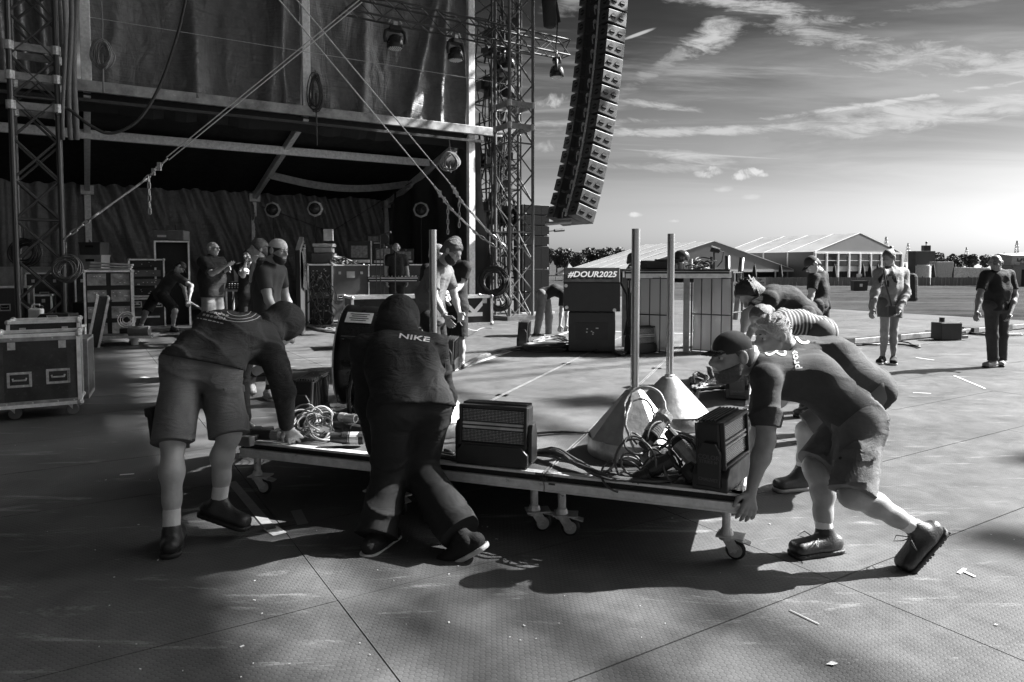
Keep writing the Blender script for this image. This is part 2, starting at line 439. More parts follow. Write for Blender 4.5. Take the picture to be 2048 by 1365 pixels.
# ================================================================== SETTING
FIELD_Z = -1.3
def position_coords(nt, angle=0.0, scale=(1, 1, 1)):
    g = nt.nodes.new('ShaderNodeNewGeometry'); mp = nt.nodes.new('ShaderNodeMapping')
    nt.links.new(g.outputs['Position'], mp.inputs[0])
    mp.inputs['Rotation'].default_value = (0, 0, angle); mp.inputs['Scale'].default_value = scale
    return mp.outputs[0]
def floor_material(name, base, cell, gloss, hexamt, scuff):
    m = bpy.data.materials.new(name); m.use_nodes = True
    nt = m.node_tree; N, L = nt.nodes.new, nt.links.new
    b = nt.nodes['Principled BSDF']; b.inputs['Specular IOR Level'].default_value = 0.10
    def mth(op, a, c=None, clamp=False):
        n = N('ShaderNodeMath'); n.operation = op; n.use_clamp = clamp
        for i, x in enumerate((a, c)):
            if x is None: continue
            if isinstance(x, (int, float)): n.inputs[i].default_value = x
            else: L(x, n.inputs[i])
        return n.outputs[0]
    def noise(vec, sc, det, ro, dist=0.0):
        n = N('ShaderNodeTexNoise'); n.inputs['Scale'].default_value = sc; n.inputs['Detail'].default_value = det
        n.inputs['Roughness'].default_value = ro; n.inputs['Distortion'].default_value = dist; L(vec, n.inputs['Vector']); return n.outputs[0]
    def rng(x, a, c, lo=0.0, hi=1.0):
        n = N('ShaderNodeMapRange'); n.inputs[1].default_value = a; n.inputs[2].default_value = c; n.inputs[3].default_value = lo; n.inputs[4].default_value = hi
        L(x, n.inputs[0]); return n.outputs[0]
    w = position_coords(nt, -GRID_ANGLE)
    st = position_coords(nt, -GRID_ANGLE + 0.5, (0.6, 3.2, 1))
    st2 = position_coords(nt, -GRID_ANGLE - 0.7, (0.5, 4.0, 1))
    big = noise(w, 0.7, 6, 0.6); mid = noise(w, 5, 8, 0.7, 0.4); s1 = noise(st, 2.2, 9, 0.72, 0.6); s2 = noise(st2, 3.5, 8, 0.75, 0.3)
    fine = noise(w, 90, 4, 0.7)
    # hexagonal anti-slip mesh pressed into the film
    vec = N('ShaderNodeVectorMath'); vec.operation = 'SCALE'; vec.inputs['Scale'].default_value = 1.0 / cell; L(w, vec.inputs[0])
    def wrapped(off):
        a = N('ShaderNodeVectorMath'); a.operation = 'ADD'; L(vec.outputs[0], a.inputs[0]); a.inputs[1].default_value = off
        q = N('ShaderNodeVectorMath'); q.operation = 'WRAP'; L(a.outputs[0], q.inputs[0])
        q.inputs[1].default_value = (0.5, 0.8660254, 10.0); q.inputs[2].default_value = (-0.5, -0.8660254, -10.0)
        f = N('ShaderNodeVectorMath'); f.operation = 'MULTIPLY'; L(q.outputs[0], f.inputs[0]); f.inputs[1].default_value = (1, 1, 0)
        l = N('ShaderNodeVectorMath'); l.operation = 'LENGTH'; L(f.outputs[0], l.inputs[0]); return l.outputs['Value']
    hx = mth('MINIMUM', wrapped((0, 0, 0)), wrapped((0.5, 0.8660254, 0)))
    line = rng(hx, 0.36, 0.50)
    col = mth('MULTIPLY', rng(big, 0.3, 0.7, base * 0.72, base * 1.28), rng(mid, 0.3, 0.72, 0.72, 1.25))
    col = mth('ADD', col, mth('MULTIPLY', rng(s1, 0.58, 0.74, 0, 1), scuff))
    col = mth('ADD', col, mth('MULTIPLY', rng(s2, 0.62, 0.78, 0, 1), scuff * 0.8))
    col = mth('MULTIPLY', col, mth('SUBTRACT', 1.0, mth('MULTIPLY', line, hexamt)))
    col = mth('MULTIPLY', col, rng(fine, 0.3, 0.7, 0.88, 1.12))
    c = N('ShaderNodeCombineColor')
    for i in range(3): L(col, c.inputs[i])
    L(c.outputs[0], b.inputs['Base Color'])
    L(rng(mid, 0.3, 0.7, gloss - 0.10, gloss + 0.14), b.inputs['Roughness'])
    bp = N('ShaderNodeBump'); bp.inputs['Strength'].default_value = 0.4; bp.inputs['Distance'].default_value = 0.002
    h = mth('ADD', mth('MULTIPLY', line, -1.0 if hexamt else 0.0), mth('MULTIPLY', mid, 0.7)); L(h, bp.inputs['Height'])
    L(bp.outputs[0], b.inputs['Normal'])
    return m
M_FLOOR = floor_material('anti-slip stage panel film', 0.095, 0.024, 0.58, 0.13, 0.20)
M_DECK = floor_material('riser deck film', 0.12, 0.012, 0.58, 0.15, 0.05)

# ---- stage floor: a dark base and the panels on it
PE, PN, E0, N0 = 1.0, 2.0, -1.91, 2.904
base = MB()
c4 = [S(11, -14, -0.03), S(11, 20.5, -0.03), S(-30, 20.5, -0.03), S(-30, -14, -0.03)]
low = [p - Vector((0, 0, 0.25)) for p in c4]
base.add(c4 + low, [(0, 1, 2, 3), (0, 4, 5, 1), (1, 5, 6, 2), (2, 6, 7, 3), (3, 7, 4, 0)])
stage = base.build('stage_floor', mat('dark plywood core', 0.03, 0.8), kind='structure')
pan = MB().box((0, 0, -0.013), (PN - 0.005, PE - 0.005, 0.026)).mesh('floor_panel', M_FLOOR)
far = MB(); rp = random.Random(3); npan = 0
def onscreen(p):
    if p.y < 0.4: return False
    return abs(p.x / p.y) < 0.82 + 1.3 / p.y and (CAMZ / p.y) < 0.62 + 0.9 / p.y
for i in range(-28, 8):
    for j in range(-9, 9):
        c = S(E0 + (i + .5) * PE, N0 + (j + .5) * PN)
        n_c = N0 + (j + .5) * PN
        if n_c > 20.2: continue
        dz = rp.uniform(-.0012, .0012)
        if onscreen(c) and c.y < 15 and npan < 230:
            o = link('floor_panel', pan, stage, (c.x, c.y, dz)); npan += 1
            o.rotation_euler = (rp.uniform(-.0006, .0006), rp.uniform(-.0004, .0004), GRID_ANGLE)
        elif c.y > -8:
            far.box((c.x, c.y, -0.013 + dz), (PN - 0.006, PE - 0.006, 0.026), (0, 0, GRID_ANGLE))
far.build('floor_panel', M_FLOOR, stage, kind='stuff')

# ---- ground, hill
mg = bpy.data.materials.new('trodden grass'); mg.use_nodes = True
def grass_mat(m):
    nt = m.node_tree; N, L = nt.nodes.new, nt.links.new; b = nt.nodes['Principled BSDF']; b.inputs['Roughness'].default_value = 0.9; b.inputs['Specular IOR Level'].default_value = 0.0
    w = position_coords(nt, 0.35, (0.25, 1, 1))
    a = N('ShaderNodeTexNoise'); a.inputs['Scale'].default_value = 0.35; a.inputs['Detail'].default_value = 9; a.inputs['Roughness'].default_value = 0.72; L(w, a.inputs['Vector'])
    a2 = N('ShaderNodeTexNoise'); a2.inputs['Scale'].default_value = 3.0; a2.inputs['Detail'].default_value = 6; a2.inputs['Roughness'].default_value = 0.8; L(w, a2.inputs['Vector'])
    mx = N('ShaderNodeMath'); mx.operation = 'ADD'; L(a.outputs[0], mx.inputs[0]); L(a2.outputs[0], mx.inputs[1])
    r = N('ShaderNodeMapRange'); r.inputs[1].default_value = 0.75; r.inputs[2].default_value = 1.25; r.inputs[3].default_value = 0.015; r.inputs[4].default_value = 0.085; L(mx.outputs[0], r.inputs[0])
    c = N('ShaderNodeCombineColor')
    for i in range(3): L(r.outputs[0], c.inputs[i])
    L(c.outputs[0], b.inputs['Base Color'])
    bp = N('ShaderNodeBump'); bp.inputs['Distance'].default_value = 0.15; bp.inputs['Strength'].default_value = 0.6; L(a2.outputs[0], bp.inputs['Height']); L(bp.outputs[0], b.inputs['Normal'])
grass_mat(mg)
MB().quad((-3000, -3000, FIELD_Z), (3000, -3000, FIELD_Z), (3000, 4000, FIELD_Z), (-3000, 4000, FIELD_Z)).build('ground', mg, kind='structure')
hl = MB(); nx_, ny_ = 40, 14
for i in range(nx_ + 1):
    for j in range(ny_ + 1):
        x = 60 + i * 9.0; y = 185 + j * 16.0
        t = max(0, min(1, (y - 185) / 90)); s_ = max(0, min(1, (x - 62) / 60)); q = max(0, min(1, (x - 190) / 70))
        z = FIELD_Z + (3 * t * t * (3 - 2 * t)) * s_ + 9 * t * t * q * q * (3 - 2 * q) * max(0, 1 - abs(y - 300) / 140) - (0.5 if t == 0 or s_ == 0 else 0)
        hl.v.append((x, y, z))
W_ = ny_ + 1
hl.f = [(i * W_ + j, (i + 1) * W_ + j, (i + 1) * W_ + j + 1, i * W_ + j + 1) for i in range(nx_) for j in range(ny_)]
hl.build('hill', mat('hillside grass', 0.16, 0.9, var=0.4, scale=0.05, detail=9), kind='structure', smooth=True)

# ---- stage roof high above (its shade lies over the upstage half of the floor)
RH = 15.0
CANOPY = bpy.data.materials.new('translucent grey pvc canopy'); CANOPY.use_nodes = True
def canopy_mat():
    nt = CANOPY.node_tree; N, L = nt.nodes.new, nt.links.new; nt.nodes.clear(); o = N('ShaderNodeOutputMaterial'); d = N('ShaderNodeBsdfDiffuse'); tr = N('ShaderNodeBsdfTranslucent'); ad = N('ShaderNodeAddShader')
    d.inputs[0].default_value = (.08, .08, .08, 1); tr.inputs[0].default_value = (.015, .015, .015, 1); L(d.outputs[0], ad.inputs[0]); L(tr.outputs[0], ad.inputs[1]); L(ad.outputs[0], o.inputs[0])  # slight translucency, added to lift the shade beneath the roof
canopy_mat()
def roof():
    t = thing('stage_roof', 'black stage roof on trusses high over the stage floor, outside the frame', 'roof', (0, 0, RH))
    edge = 18.95
    cl = sheet(S(4.0, -14, RH), S(4.0, edge, RH), S(-18.3, edge, RH), S(-18.3, -14, RH), 24, 16, lambda s, q: 0.25 * np.sin(s * 40) * 0.3 + 0.4 * np.sin(q * 25) * 0.2)
    cl.build('canopy', CANOPY, t, world=True)
    for k, n in enumerate((edge,)):
        fr = MB()
        for dz in (0, 0.9):
            for dn in (0, 0.7): fr.cyl(S(4, n + dn, RH - dz), S(-18.3, n + dn, RH - dz), 0.07, n=6)
        for i in range(22):
            e = 4 - i * 1.0
            fr.cyl(S(e, n, RH), S(e - 1, n + .7, RH - .9), 0.035, n=5); fr.cyl(S(e, n + .7, RH), S(e - 1, n, RH), 0.035, n=5)
        fr.build('front_truss', DARKM(), t, world=True)
    for e in (3.4, -0.2, -5.0, -9.5, -14):
        fr = MB()
        for dz in (0, 1.0):
            for de in (-.35, .35): fr.cyl(S(e + de, -13.8, RH - .2 - dz), S(e + de, 18.5, RH - .2 - dz), 0.07, n=6)
        for i in range(31):
            n = -13.5 + i
            fr.cyl(S(e - .35, n, RH - .2), S(e + .35, n + 1, RH - 1.2), 0.045, n=5); fr.cyl(S(e + .35, n, RH - .2), S(e - .35, n + 1, RH - 1.2), 0.045, n=5)
        fr.build('cross_truss', DARKM(), t, world=True)
    rq = random.Random(11)  # unseen boxes added past the roof edge to dapple the floor with shade
    for (e, n, le, ln) in ((-8.3, 22.1, .5, 1.1), (-7.2, 21.4, .6, 1.3), (-6.2, 22.5, .5, 1.1), (-4.6, 20.9, .5, 1.2), (-1.3, 22.1, .5, 1.5), (.1, 20.9, 1.3, .4), (-2.6, 21.3, .5, 1.2), (-10.2, 21.5, .6, 1.4), (-3.4, 22.8, .4, 1.2),
                           (-11.9, 20.6, .5, 1.2), (4.0, 20.7, 3.4, .35), (4.4, 22.0, 3.4, .75), (-13.6, 21.6, .6, 1.5), (-5.4, 20.1, .4, .8), (1.6, 23.6, 1.4, .5)):
        mb = MB()
        for k in range(2):
            mb.box(S(e + rq.uniform(-.45, .45) * le, n + rq.uniform(-.35, .35) * ln, RH - 1.0 + rq.uniform(-.9, .6)), (ln * rq.uniform(.35, .7), le * rq.uniform(.3, .55), .2), (0, 0, GRID_ANGLE + rq.uniform(-.3, .3)))
        mb.build('shade_block', BLACK(), t, world=True)
    for e in (-8.0, -2.0, 4.2):
        fr = MB()
        for de in (-.2, .2): fr.cyl(S(e + de, 18.5, RH - .6), S(e + de, 23.4, RH - .6), 0.04, n=6)
        fr.build('outrigger', DARKM(), t, world=True)
    # towers and the dark cloth round the stage that keep it off the ground
    for (e, n) in ((4, -14), (4, 18.3), (-18.2, -14)):
        MB().box(S(e, n, RH / 2 - .65), (.7, .7, RH + 1.3 - .3), (0, 0, GRID_ANGLE)).build('roof_tower', DARKM(), t, world=True)
    return t
roof()
bw = sheet(S(10, -14.5, 0), S(-30, -14.5, 0), S(-30, -14.5, RH), S(10, -14.5, RH), 120, 4, lambda s, q: 0.12 * np.sin(s * 260))
solo(bw, 'stage_backdrop', mat('black stage cloth', 0.015, 0.85), 'black cloth hung along the back of the stage, behind the viewer', 'backdrop')  # unseen cloth added to keep the shaded stage dark

# ---- the wing: an open tent of aluminium frames under tall tarpaulins
def tarp_mat(name, v, rough, amp, vert=1.0):
    m = bpy.data.materials.new(name); m.use_nodes = True
    nt = m.node_tree; N, L = nt.nodes.new, nt.links.new; b = nt.nodes['Principled BSDF']
    b.inputs['Roughness'].default_value = rough; b.inputs['Specular IOR Level'].default_value = 0.6
    w = position_coords(nt, -GRID_ANGLE, (1, 1, 1))
    def noise(vec, sc, det, ro, dist=0.0):
        n = N('ShaderNodeTexNoise'); n.inputs['Scale'].default_value = sc; n.inputs['Detail'].default_value = det
        n.inputs['Roughness'].default_value = ro; n.inputs['Distortion'].default_value = dist; L(vec, n.inputs['Vector']); return n.outputs[0]
    mp = N('ShaderNodeMapping'); L(w, mp.inputs[0]); mp.inputs['Scale'].default_value = (1.6, 1.6, 0.55)
    mp2 = N('ShaderNodeMapping'); L(w, mp2.inputs[0]); mp2.inputs['Scale'].default_value = (0.25, 0.25, 5.0)
    a = noise(mp.outputs[0], 1.3, 5, 0.52, 1.6); c = noise(mp2.outputs[0], 2.2, 5, 0.55, 0.5)
    ad = N('ShaderNodeMath'); ad.operation = 'MULTIPLY_ADD'; L(c, ad.inputs[0]); ad.inputs[1].default_value = 0.55; L(a, ad.inputs[2])
    bp = N('ShaderNodeBump'); bp.inputs['Strength'].default_value = amp; bp.inputs['Distance'].default_value = 0.10; L(ad.outputs[0], bp.inputs['Height']); L(bp.outputs[0], b.inputs['Normal'])
    r = N('ShaderNodeMapRange'); r.inputs[1].default_value = 0.3; r.inputs[2].default_value = 0.7; r.inputs[3].default_value = v * .75; r.inputs[4].default_value = v * 1.3; L(noise(w, 9, 8, 0.8), r.inputs[0])
    cc = N('ShaderNodeCombineColor')
    for i in range(3): L(r.outputs[0], cc.inputs[i])
    L(cc.outputs[0], b.inputs['Base Color']); return m
M_TARP = tarp_mat('dark woven tarpaulin', 0.13, 0.5, 0.8)
M_TARP2 = tarp_mat('black shiny tarpaulin', 0.2, 0.24, 0.5)
M_ROOFCL = mat('black tent roof cloth', 0.010, 0.8)
WE, WB, BZ, BACKZ = -18.0, -24.6, 5.3, 3.67
NP = (0.2, 4.95, 9.65)
def wing():
    t = thing('side_stage_tent', 'open black wing tent with pale aluminium posts and tall dark tarpaulins left of the stage', 'tent', S(WE, NP[1], 0))
    kw = dict(world=True)
    for n in NP:
        MB().beam(S(WE, n, 0) if n == 9.65 else S(WE, n, BZ), S(WE, n, 11.5), 0.16, 0.2, N2).build('front_post', ALU(), t, bevel=.01, **kw)
        MB().beam(S(WE - .05, n, BZ - .1), S(WB, n, BACKZ), 0.14, 0.2).build('rafter', ALU(), t, bevel=.01, **kw)
        MB().beam(S(WB, n, 0), S(WB, n, BACKZ + .05), 0.17, 0.17, N2).build('back_post', ALU(), t, bevel=.01, **kw)
        MB().box(S(WB + .1, n, BACKZ), (.34, .34, .26), (0, 0, GRID_ANGLE)).box(S(WB + .25, n, BACKZ + .12), (.1, .3, .2), (0.3, 0, GRID_ANGLE)).build('joint', STEEL(), t, **kw)
    MB().beam(S(WE + .14, -2.0, BZ), S(WE + .14, 10.6, BZ), 0.12, 0.24).build('front_beam', mat('scuffed aluminium beam', 0.34, 0.5, 0.5, 0.6, 2.2, 0.1, 50, dirt=0.2), t, bevel=.012, **kw)
    MB().beam(S(WE + .14, -2.0, BZ - .3), S(WE + .14, 10.0, BZ - .3), 0.06, 0.07).build('valance_rail', DARKM(), t, **kw)
    MB().beam(S(-20.1, -1.6, 4.62), S(-20.1, 9.3, 4.62), 0.12, 0.22).build('purlin', ALU(), t, bevel=.01, **kw)
    pts = [S(-22.3, 4.95 + 4.6 * q, 4.2 - 0.28 * math.sin(math.pi * q)) for q in np.linspace(0, 1, 14)]
    mb = MB()
    for a, b in zip(pts, pts[1:]): mb.beam(a, b, 0.1, 0.22)
    mb.build('sagging_purlin', GREYM(), t, **kw)
    MB().tube([S(-22.0, 9.65, 4.3), S(-24.4, 7.5, 2.6), S(-24.5, 5.2, 3.4)], .012).build('stay_cable', DARKM(), t, **kw)
    # roof cloth
    sheet(S(WE, -7, BZ + .12), S(WE, 9.9, BZ + .12), S(WB - .3, 9.9, BACKZ + .12), S(WB - .3, -7, BACKZ + .12), 30, 8,
          lambda s, q: -0.10 * np.sin(np.pi * q) - 0.03 * np.sin(s * 60)).build('roof_cloth', M_ROOFCL, t, **kw)
    # valance hanging under the beam
    sheet(S(WE, -2, BZ - .12), S(WE, 9.65, BZ - .12), S(WE - .3, 9.65, BZ - .48), S(WE - .3, -2, BZ - .48), 50, 8,
          lambda s, q: 0.06 * q * np.sin(s * 70 + 3 * np.sin(s * 17))).build('valance', M_ROOFCL, t, **kw)
    # upper tarpaulins
    def up(seed, k):
        def f(s, q):
            fold = 0
            rs = np.random.RandomState(seed)
            for _ in range(6):
                c0, sl, w, a = rs.rand(), rs.uniform(-.38, .05), rs.uniform(.012, .045), rs.uniform(.08, .26)
                fold = fold + a * np.exp(-((s - c0 - sl * (1 - q)) / w) ** 2) * np.clip(1.1 - .55 * q + .3 * (1 - q), .2, 1)
            return fold + .14 * vnoise(s * 9, q * 5, seed) + .07 * vnoise(s * 26, q * 15, seed + 1) - .25 * np.sin(np.pi * s) * np.sin(np.pi * np.clip(q, 0, 1)) * k
        return f
    sheet(S(WE - .1, NP[0] + .1, BZ), S(WE - .1, NP[1] - .1, BZ), S(WE - .1, NP[1] - .1, 11.4), S(WE - .1, NP[0] + .1, 11.4), 90, 90, up(4, .8)).build('upper_tarpaulin', M_TARP, t, smooth=True, **kw)
    sheet(S(WE - .1, NP[1] + .1, BZ), S(WE - .1, NP[2] - .1, BZ), S(WE - .1, NP[2] - .1, 11.4), S(WE - .1, NP[1] + .1, 11.4), 90, 90, up(9, .7)).build('upper_tarpaulin', M_TARP, t, smooth=True, **kw)
    sheet(S(WE - .1, -3.5, BZ), S(WE - .1, NP[0] - .25, BZ), S(WE - .1, NP[0] - .25, 11.4), S(WE - .1, -3.5, 11.4), 60, 30, lambda s, q: .16 * np.sin(s * 60 + 2 * np.sin(q * 3))).build('upper_tarpaulin', M_TARP2, t, smooth=True, **kw)
    # low back walls, creased on the slant
    def cr(seed, a):
        def f(s, q):
            u_ = s * 26 + q * 7
            return a * (vnoise(u_, q * 2.2, seed) + .5 * vnoise(u_ * 2.3, q * 4, seed + 3)) + .05 * np.sin(s * 9)
        return f
    sheet(S(WB, -8, 0), S(WB, NP[0], 0), S(WB, NP[0], BACKZ + .4), S(WB, -8, BACKZ + .4), 70, 16, lambda s, q: .14 * np.sin(s * 120)).build('back_tarpaulin', M_TARP2, t, smooth=True, **kw)
    sheet(S(WB, NP[0], 0), S(WB, NP[1], 0), S(WB, NP[1], BACKZ + .4), S(WB, NP[0], BACKZ + .4), 90, 30, cr(21, .42)).build('back_tarpaulin', M_TARP2, t, smooth=True, **kw)
    sheet(S(WB, NP[1], 0), S(WB, NP[2], 0), S(WB, NP[2], BACKZ + .4), S(WB, NP[1], BACKZ + .4), 90, 30, cr(33, .34)).build('back_tarpaulin', M_TARP2, t, smooth=True, **kw)
    sheet(S(WE + .1, 10.3, -.03), S(WB, NP[2], -.03), S(WB, NP[2], BACKZ + .2), S(WE, 9.8, BZ - .2), 60, 30, lambda s, q: .09 * np.sin(s * 26 + 2 * q) + .12 * vnoise(s * 14, q * 3, 5)).build('side_tarpaulin', mat('plain black tarpaulin', 0.06, 0.5, var=.2, scale=2, bump=.2, bscale=14), t, smooth=True, **kw)
    # rope bundles tied to the posts
    return t
wing()

# ---- lattice towers
def tower(label, F, H, side, r, m, seed, group, zj=None, cell=.77):
    F = Vector((F.x, F.y, 0)); C = [F, F - E1 * side, F + N2 * side - E1 * side, F + N2 * side]
    t = thing('truss_tower', label, 'truss tower', F, 0, group)
    for c in C: bar('chord', c, c + Vector((0, 0, H)), r, m, t, 10)
    k = int(H / cell)
    for i in range(k):
        z0, z1 = i * cell, (i + 1) * cell
        for a, b in ((0, 1), (0, 3), (1, 2), (3, 2)):
            A, B = C[a], C[b]
            front = a == 0
            if front or i % 2 == 0: bar('brace', A + Vector((0, 0, z0)), B + Vector((0, 0, z1)), r * .5, m, t, 6)
            if (a, b) == (0, 3) or (a, b) == (1, 2): bar('brace', B + Vector((0, 0, z0)), A + Vector((0, 0, z1)), r * .5, m, t, 6)
            if i % 3 == 0 and front: bar('rung', A + Vector((0, 0, z0)), B + Vector((0, 0, z0)), r * .55, m, t, 6)
    if zj:
        for z in zj:
            for a, b in ((0, 1), (0, 3), (1, 2), (3, 2)):
                MB().beam(C[a] + Vector((0, 0, z)), C[b] + Vector((0, 0, z)), .04, .14).build('joint_plate', GREYM(), t, world=True)
            for c in C: MB().cyl(c + Vector((0, 0, z - .08)), c + Vector((0, 0, z + .08)), r * 1.7, n=10).build('coupler', STEEL(), t, world=True)
    MB().box(F + (N2 - E1) * side / 2 + Vector((0, 0, .05)), (side + .3, side + .3, .1), (0, 0, GRID_ANGLE)).build('base_plate', m, t, world=True)
    return t
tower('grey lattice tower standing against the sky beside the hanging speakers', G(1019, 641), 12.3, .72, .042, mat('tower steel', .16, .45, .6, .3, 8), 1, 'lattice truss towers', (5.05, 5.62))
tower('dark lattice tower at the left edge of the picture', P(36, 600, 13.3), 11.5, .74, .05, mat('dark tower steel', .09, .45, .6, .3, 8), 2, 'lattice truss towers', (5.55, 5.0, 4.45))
# the mass of cable-laden scaffold behind the right tower
t = thing('scaffold_tower', 'dark scaffold full of hanging cables between wing tent and lattice tower', 'scaffold', S(-17.6, 10.35))
dk = mat('scaffold steel', 0.05, 0.5, 0.5, .3, 8); rq = random.Random(5)
for n in (10.3, 11.3):
    for e in (-17.9, -19.1): bar('standard', S(e, n, 0), S(e, n, 9.2), .03, dk, t)
for i in range(14):
    z = .4 + i * .66
    for n in (10.3, 11.3): bar('ledger', S(-17.9, n, z), S(-19.1, n, z), .024, dk, t, 6)
    for e in (-17.9, -19.1):
        bar('ledger', S(e, 10.3, z), S(e, 11.3, z), .024, dk, t, 6); bar('brace', S(e, 10.3, z), S(e, 11.3, z + .66), .018, dk, t, 6); bar('brace', S(e, 11.3, z), S(e, 10.3, z + .66), .018, dk, t, 6)
mb = MB()
for k in range(130):
    e, n, z = rq.uniform(-19.0, -17.8), rq.uniform(10.35, 11.25), rq.uniform(.6, 8.2); l = rq.uniform(.5, 2.2)
    mb.tube([S(e, n, z + l), S(e + rq.uniform(-.1, .1), n + rq.uniform(-.12, .12), z + l * .5), S(e + rq.uniform(-.15, .15), n + rq.uniform(-.15, .15), max(.05, z - .2))], rq.uniform(.012, .035), 5)
mb.build('cable', CABLE(), t, world=True, kind='stuff')
for k in range(62):
    e, n, z = rq.uniform(-18.9, -17.85), rq.uniform(10.4, 11.2), rq.uniform(2.8, 8.9)
    MB().box(S(e, n, z), (rq.uniform(.16, .4), rq.uniform(.16, .4), rq.uniform(.14, .4)), (0, 0, GRID_ANGLE + rq.uniform(-.3, .3))).build('junction_box', BLACK(), t, world=True)

# ---- horizontal lighting truss with moving heads
def htruss():
    a, b = P(690, -32, 16.4), P(1140, 82, 20.0); b.z = a.z = 7.75; w = .42
    d = (b - a).normalized(); lat = Vector((-d.y, d.x, 0)); up = Vector((0, 0, 1))
    t = thing('lighting_truss', 'grey horizontal lighting truss reaching out towards the speaker column', 'truss', b)
    m = mat('dark truss aluminium', .05, .5, .3, .3, 10); C = [a, a + lat * w, a + up * -w, a + lat * w - up * w]
    for c in C: bar('chord', c, c + (b - a), .028, m, t)
    L_ = (b - a).length; k = int(L_ / .45)
    for i in range(k):
        p, q = d * (i * L_ / k), d * ((i + 1) * L_ / k)
        bar('brace', C[0] + p, C[2] + q, .013, m, t, 6) if i % 2 else bar('brace', C[2] + p, C[0] + q, .013, m, t, 6)
        bar('brace', C[0] + p, C[1] + q, .013, m, t, 6); bar('brace', C[2] + p, C[3] + q, .013, m, t, 6)
        bar('brace', C[1] + p, C[3] + q, .013, m, t, 6) if i % 2 else bar('brace', C[3] + p, C[1] + q, .013, m, t, 6)
    for c in C: bar('end_brace', b + (c - a), b + (C[(C.index(c) + 1) % 4] - a), .016, m, t, 6)
    mb = MB().tube([a + d * (i * .35) + lat * .2 + up * (.03 + .05 * math.sin(i * 2.1)) for i in range(int(L_ / .35))], .022)
    mb.build('cable', CABLE(), t, world=True)
    return a, b, d, lat
ta, tb, td, tl = htruss()
def moving_head(loc, rz, label):
    t = thing('moving_head_light', label, 'stage light', loc, rz, 'moving head lights under the truss')
    m = PLAST()
    mb = MB().box((0, 0, -.08), (.10, .10, .12)).cyl((-.16, 0, -.05), (-.10, 0, .05), .02).cyl((.16, 0, -.05), (.10, 0, .05), .02); mb.build('clamp', STEEL(), t)
    MB().box((0, 0, -.18), (.34, .26, .12), taper=(.8, .8)).build('base', m, t, bevel=.02)
    for s in (-1, 1):
        MB().tube([(s * .13, 0, -.2), (s * .235, 0, -.26), (s * .255, 0, -.40), (s * .235, 0, -.52)], .045, 8).build('yoke_arm', m, t, smooth=True)
    MB().lathe((0, 0, -.52), [(0, .19), (.09, .185), (.15, .15), (.19, .06), (.205, -.02), (.205, -.10), (.185, -.125), (.17, -.13)], 24).build('head', mat('glossy black housing', .02, .18), t, smooth=True)
    ln = MB().lathe((0, 0, -.647), [(.0, 0), (.17, 0)], 24); o = ln.build('lens', mat('lens glass', .25, .25, spec=.8), t)
    for k in range(7):
        x = -.135 + k * .045; h = math.sqrt(.165 ** 2 - x * x)
        MB().box((x, 0, -.655), (.022, h * 2, .014)).build('lens_cell', mat('pale lens cells', .8, .35), t)
    return t
for i, (u, v, lab) in enumerate(((790, 28, 'first moving head light from the left under the truss, before the tarpaulin'), (911, 53, 'second moving head light from the left under the truss, at the tarpaulin edge'),
                                 (1016, 75, 'third moving head light from the left under the truss, before the lattice tower'), (1114, 96, 'moving head light at the right end of the truss against the sky'))):
    D = ta.y + (tb.y - ta.y) * ((u - 690) / 450.0) - .05
    p = P(u, v, D); moving_head((p.x, p.y, 7.30), .4 + i * .35, lab).scale = (1.0, 1.0, 1.0)

